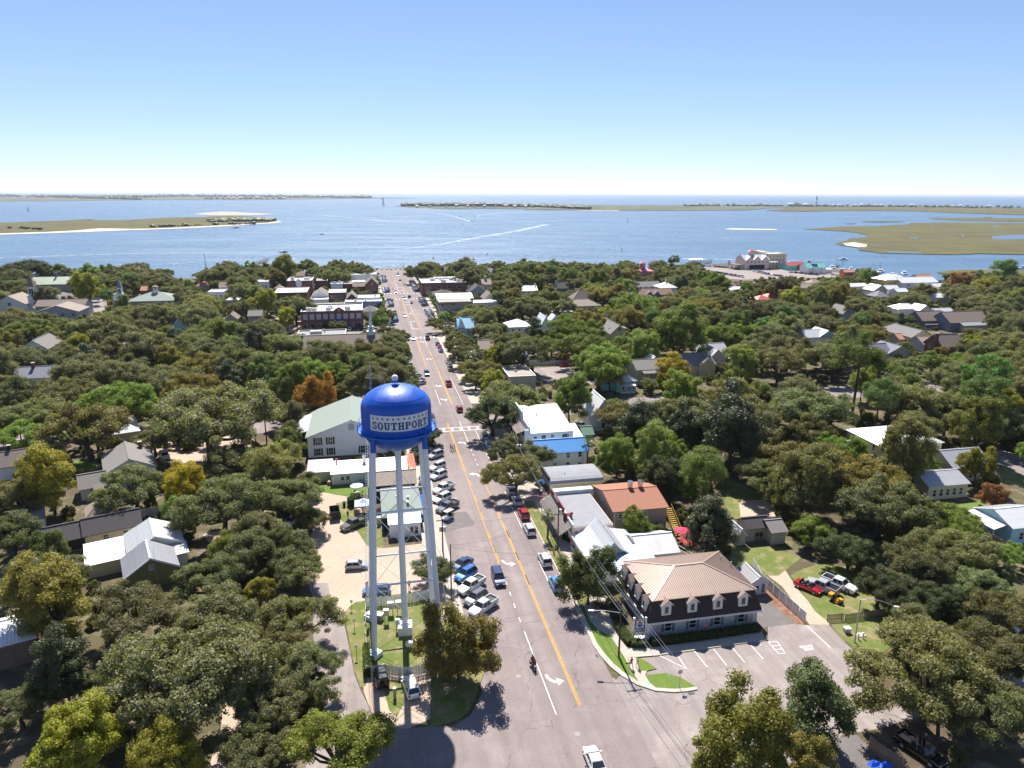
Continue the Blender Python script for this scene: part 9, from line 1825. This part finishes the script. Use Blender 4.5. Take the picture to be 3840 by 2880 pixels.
# the largest of each kind stay single trees; the rest, and the undergrowth, are one mass each
for T_ in ALLTREES: p=PX(T_['x'],T_['y'],1); T_['px']=T_['R']*FPX/p[2]*(1 if -60<p[0]<3900 else .3)
LIMIT=dict(live_oak=290,broadleaf_tree=240); keep_=[]; rest=[]
for k in set(t_['kind'] for t_ in ALLTREES):
    L=sorted((t_ for t_ in ALLTREES if t_['kind']==k),key=lambda t_:-t_['px']); keep_+=L[:LIMIT.get(k,290)]; rest+=L[LIMIT.get(k,290):]
ALLTREES[:]=keep_
def mass(name,pts,sources,color):
    """pts: (x,y,z,rz,sx,sz,index); sources: (mesh,colour)"""
    c=bpy.data.collections.new(name+'_sources')
    for i,(me,col) in enumerate(sources): o=bpy.data.objects.new('%s_%02d'%(name,i),me); o.color=(*col,1); c.objects.link(o)
    me=bpy.data.meshes.new(name); me.from_pydata([p[:3] for p in pts],[],[])
    for nm,ty,vals in (('rot','FLOAT_VECTOR',[(0,0,p[3]) for p in pts]),('scl','FLOAT_VECTOR',[(p[4],p[4],p[5]) for p in pts])): a=me.attributes.new(nm,ty,'POINT'); a.data.foreach_set('vector',[v for t_ in vals for v in t_])
    a=me.attributes.new('idx','INT','POINT'); a.data.foreach_set('value',[p[6] for p in pts])
    g=bpy.data.node_groups.new(name,'GeometryNodeTree'); g.interface.new_socket('Geometry',in_out='INPUT',socket_type='NodeSocketGeometry'); g.interface.new_socket('Geometry',in_out='OUTPUT',socket_type='NodeSocketGeometry')
    gi,go_=N(g,'NodeGroupInput'),N(g,'NodeGroupOutput'); ci=N(g,'GeometryNodeCollectionInfo'); ci.inputs['Collection'].default_value=c; ci.inputs['Separate Children'].default_value=True; ci.inputs['Reset Children'].default_value=True
    ip=N(g,'GeometryNodeInstanceOnPoints'); ip.inputs['Pick Instance'].default_value=True; L=g.links.new
    def at(nm,ty): n_=N(g,'GeometryNodeInputNamedAttribute',data_type=ty); n_.inputs[0].default_value=nm; return n_.outputs[0]
    L(gi.outputs[0],ip.inputs['Points']); L(ci.outputs[0],ip.inputs['Instance']); L(at('idx','INT'),ip.inputs['Instance Index']); L(at('rot','FLOAT_VECTOR'),ip.inputs['Rotation']); L(at('scl','FLOAT_VECTOR'),ip.inputs['Scale']); L(ip.outputs[0],go_.inputs[0])
    o=link(name,me,color=color); md=o.modifiers.new('scatter','NODES'); md.node_group=g; return setp(o,kind='stuff')
src=[(TREES['live_oak'][i%8][0],(TINT['live_oak'],GRY,BRT,OLV,TINT['live_oak'],GRY)[i%6]) for i in range(8)]+[(TREES['broadleaf_tree'][i%5][0],(TINT['broadleaf_tree'],BRT,OLV,YG)[i%4]) for i in range(6)]
mass('woodland',[(t_['x'],t_['y'],0,t_['rz'],t_['R'],t_['R']*t_['hs'],grng.randrange(8) if t_['kind']=='live_oak' else 8+grng.randrange(6)) for t_ in rest],src,(.15,.152,.058))
print('single',len(keep_),'mass',len(rest))
pts=[]
for _ in range(9000):
    y=math.sqrt(grng.uniform(70**2,640**2)); x=grng.uniform(-.78,.78)*y; R=grng.uniform(.7,2.0)
    if not in_land(x,y) or (y>380 and too_high(x,y,R*1.5)) or blocked(x,y,R,.4,1.0): continue
    pts.append((x,y,-R*.55,grng.uniform(0,6.28),R,R*grng.uniform(.8,1.2),grng.randrange(4)))
mass('undergrowth',pts,[(TREES['broadleaf_tree'][i][0],c) for i,c in enumerate((TINT['live_oak'],BRT,OLV,DRK))],(.125,.13,.045))
# ---- labels: which one, said from findable things
LM=[(b_['label'],b_) for b_ in []]
marks=[]
for o in list(COL.objects):
    if o.parent is None and o.type=='EMPTY' and o.get('category') in ('house','church','hall','shop','building','office','restaurant','bar','shed','water tower','outbuilding','garage','canopy','cafe','cottage'):
        p=PX(o.location.x,o.location.y,3); marks.append((p[0],p[1],o['label'],o.location.y))
NAMES=dict(live_oak='live oak',broadleaf_tree='broadleaf tree',magnolia_tree='magnolia',pine_tree='pine',street_tree='small street tree',juniper_tree='juniper',palmetto_palm='palmetto palm')
def hue(T_):
    c=T_['tint'] or TINT[T_['kind']]; g=c[0]/c[1]
    return 'golden' if g>1.25 else 'yellow-green' if g>1.02 and c[0]>.2 else 'olive' if g>1.02 else 'dark green' if c[1]<.09 else 'bright green' if c[1]>.17 else 'grey-green' if c[2]>.06 else 'green'
bucket={}
for T_ in ALLTREES:
    p=PX(T_['x'],T_['y'],TREES[T_['kind']][0][2][0]*T_['R']); T_['p']=p
    best=min(marks,key=lambda m:math.hypot(m[0]-p[0],(m[1]-p[1])*1.4)); dx,dy=p[0]-best[0],p[1]-best[1]; side=('right of' if dx>0 else 'left of') if abs(dx)>abs(dy)*1.1 else ('behind' if dy<0 else 'in front of')
    bucket.setdefault((best[2],side,T_['kind']),[]).append((math.hypot(dx,dy),id(T_),T_))
short={}
def brief(l):
    w_=l.split(); 
    for i,x_ in enumerate(w_):
        if x_ in('with','under','beside','behind','among','by','on','at','before','between','and','over','topped','joined','of','next','near','glimpsed','peeping','in','along','above','from','below','left','beyond','hidden') and i>=2: return ' '.join(w_[:i])
    return ' '.join(w_[:6])
cnt={}
for m in marks: cnt.setdefault(brief(m[2]),set()).add(m[2])
for (l,side,kind),L in bucket.items():
    L.sort(key=lambda a:a[0]); b_=brief(l)
    if len(cnt[b_])>1: b_=' '.join(l.split()[:9])
    b_=b_.rstrip(',')
    for i,(_,_,T_) in enumerate(L):
        o_='' if len(L)==1 else ('closest ' if i==0 else f"{ORD[i] if i<20 else str(i+1)+'th'} closest ")
        lab=f"{hue(T_)} {NAMES[kind]}, {o_}{side} the {b_}".replace('closest left','closest to the left').replace('closest right','closest to the right')
        T_['label']=' '.join(lab.split()[:16]); T_['group']=f"{NAMES[kind]}s of the town"
# ================================================================ plant the trees
def plant():
    for T in ALLTREES:
        cm,tm,(cz,h)=TREES[T['kind']][T['var']]; c=T['tint'] or TINT[T['kind']]; j,hue=T['jit']
        col=(c[0]*j*(1+hue),c[1]*j,c[2]*j*(1-hue)) if not T['tint'] else tuple(k*(.92+.16*(j-.8)/.42) for k in c)
        r=empty(T['kind'],(T['x'],T['y'],0),T['rz'],T.get('label'),T.get('cat','tree'),T.get('group')); r.scale=(T['R'],T['R'],T['R']*T['hs'])
        o=link('trunk',tm,r); o2=link('crown',cm,r,color=col)
plant()
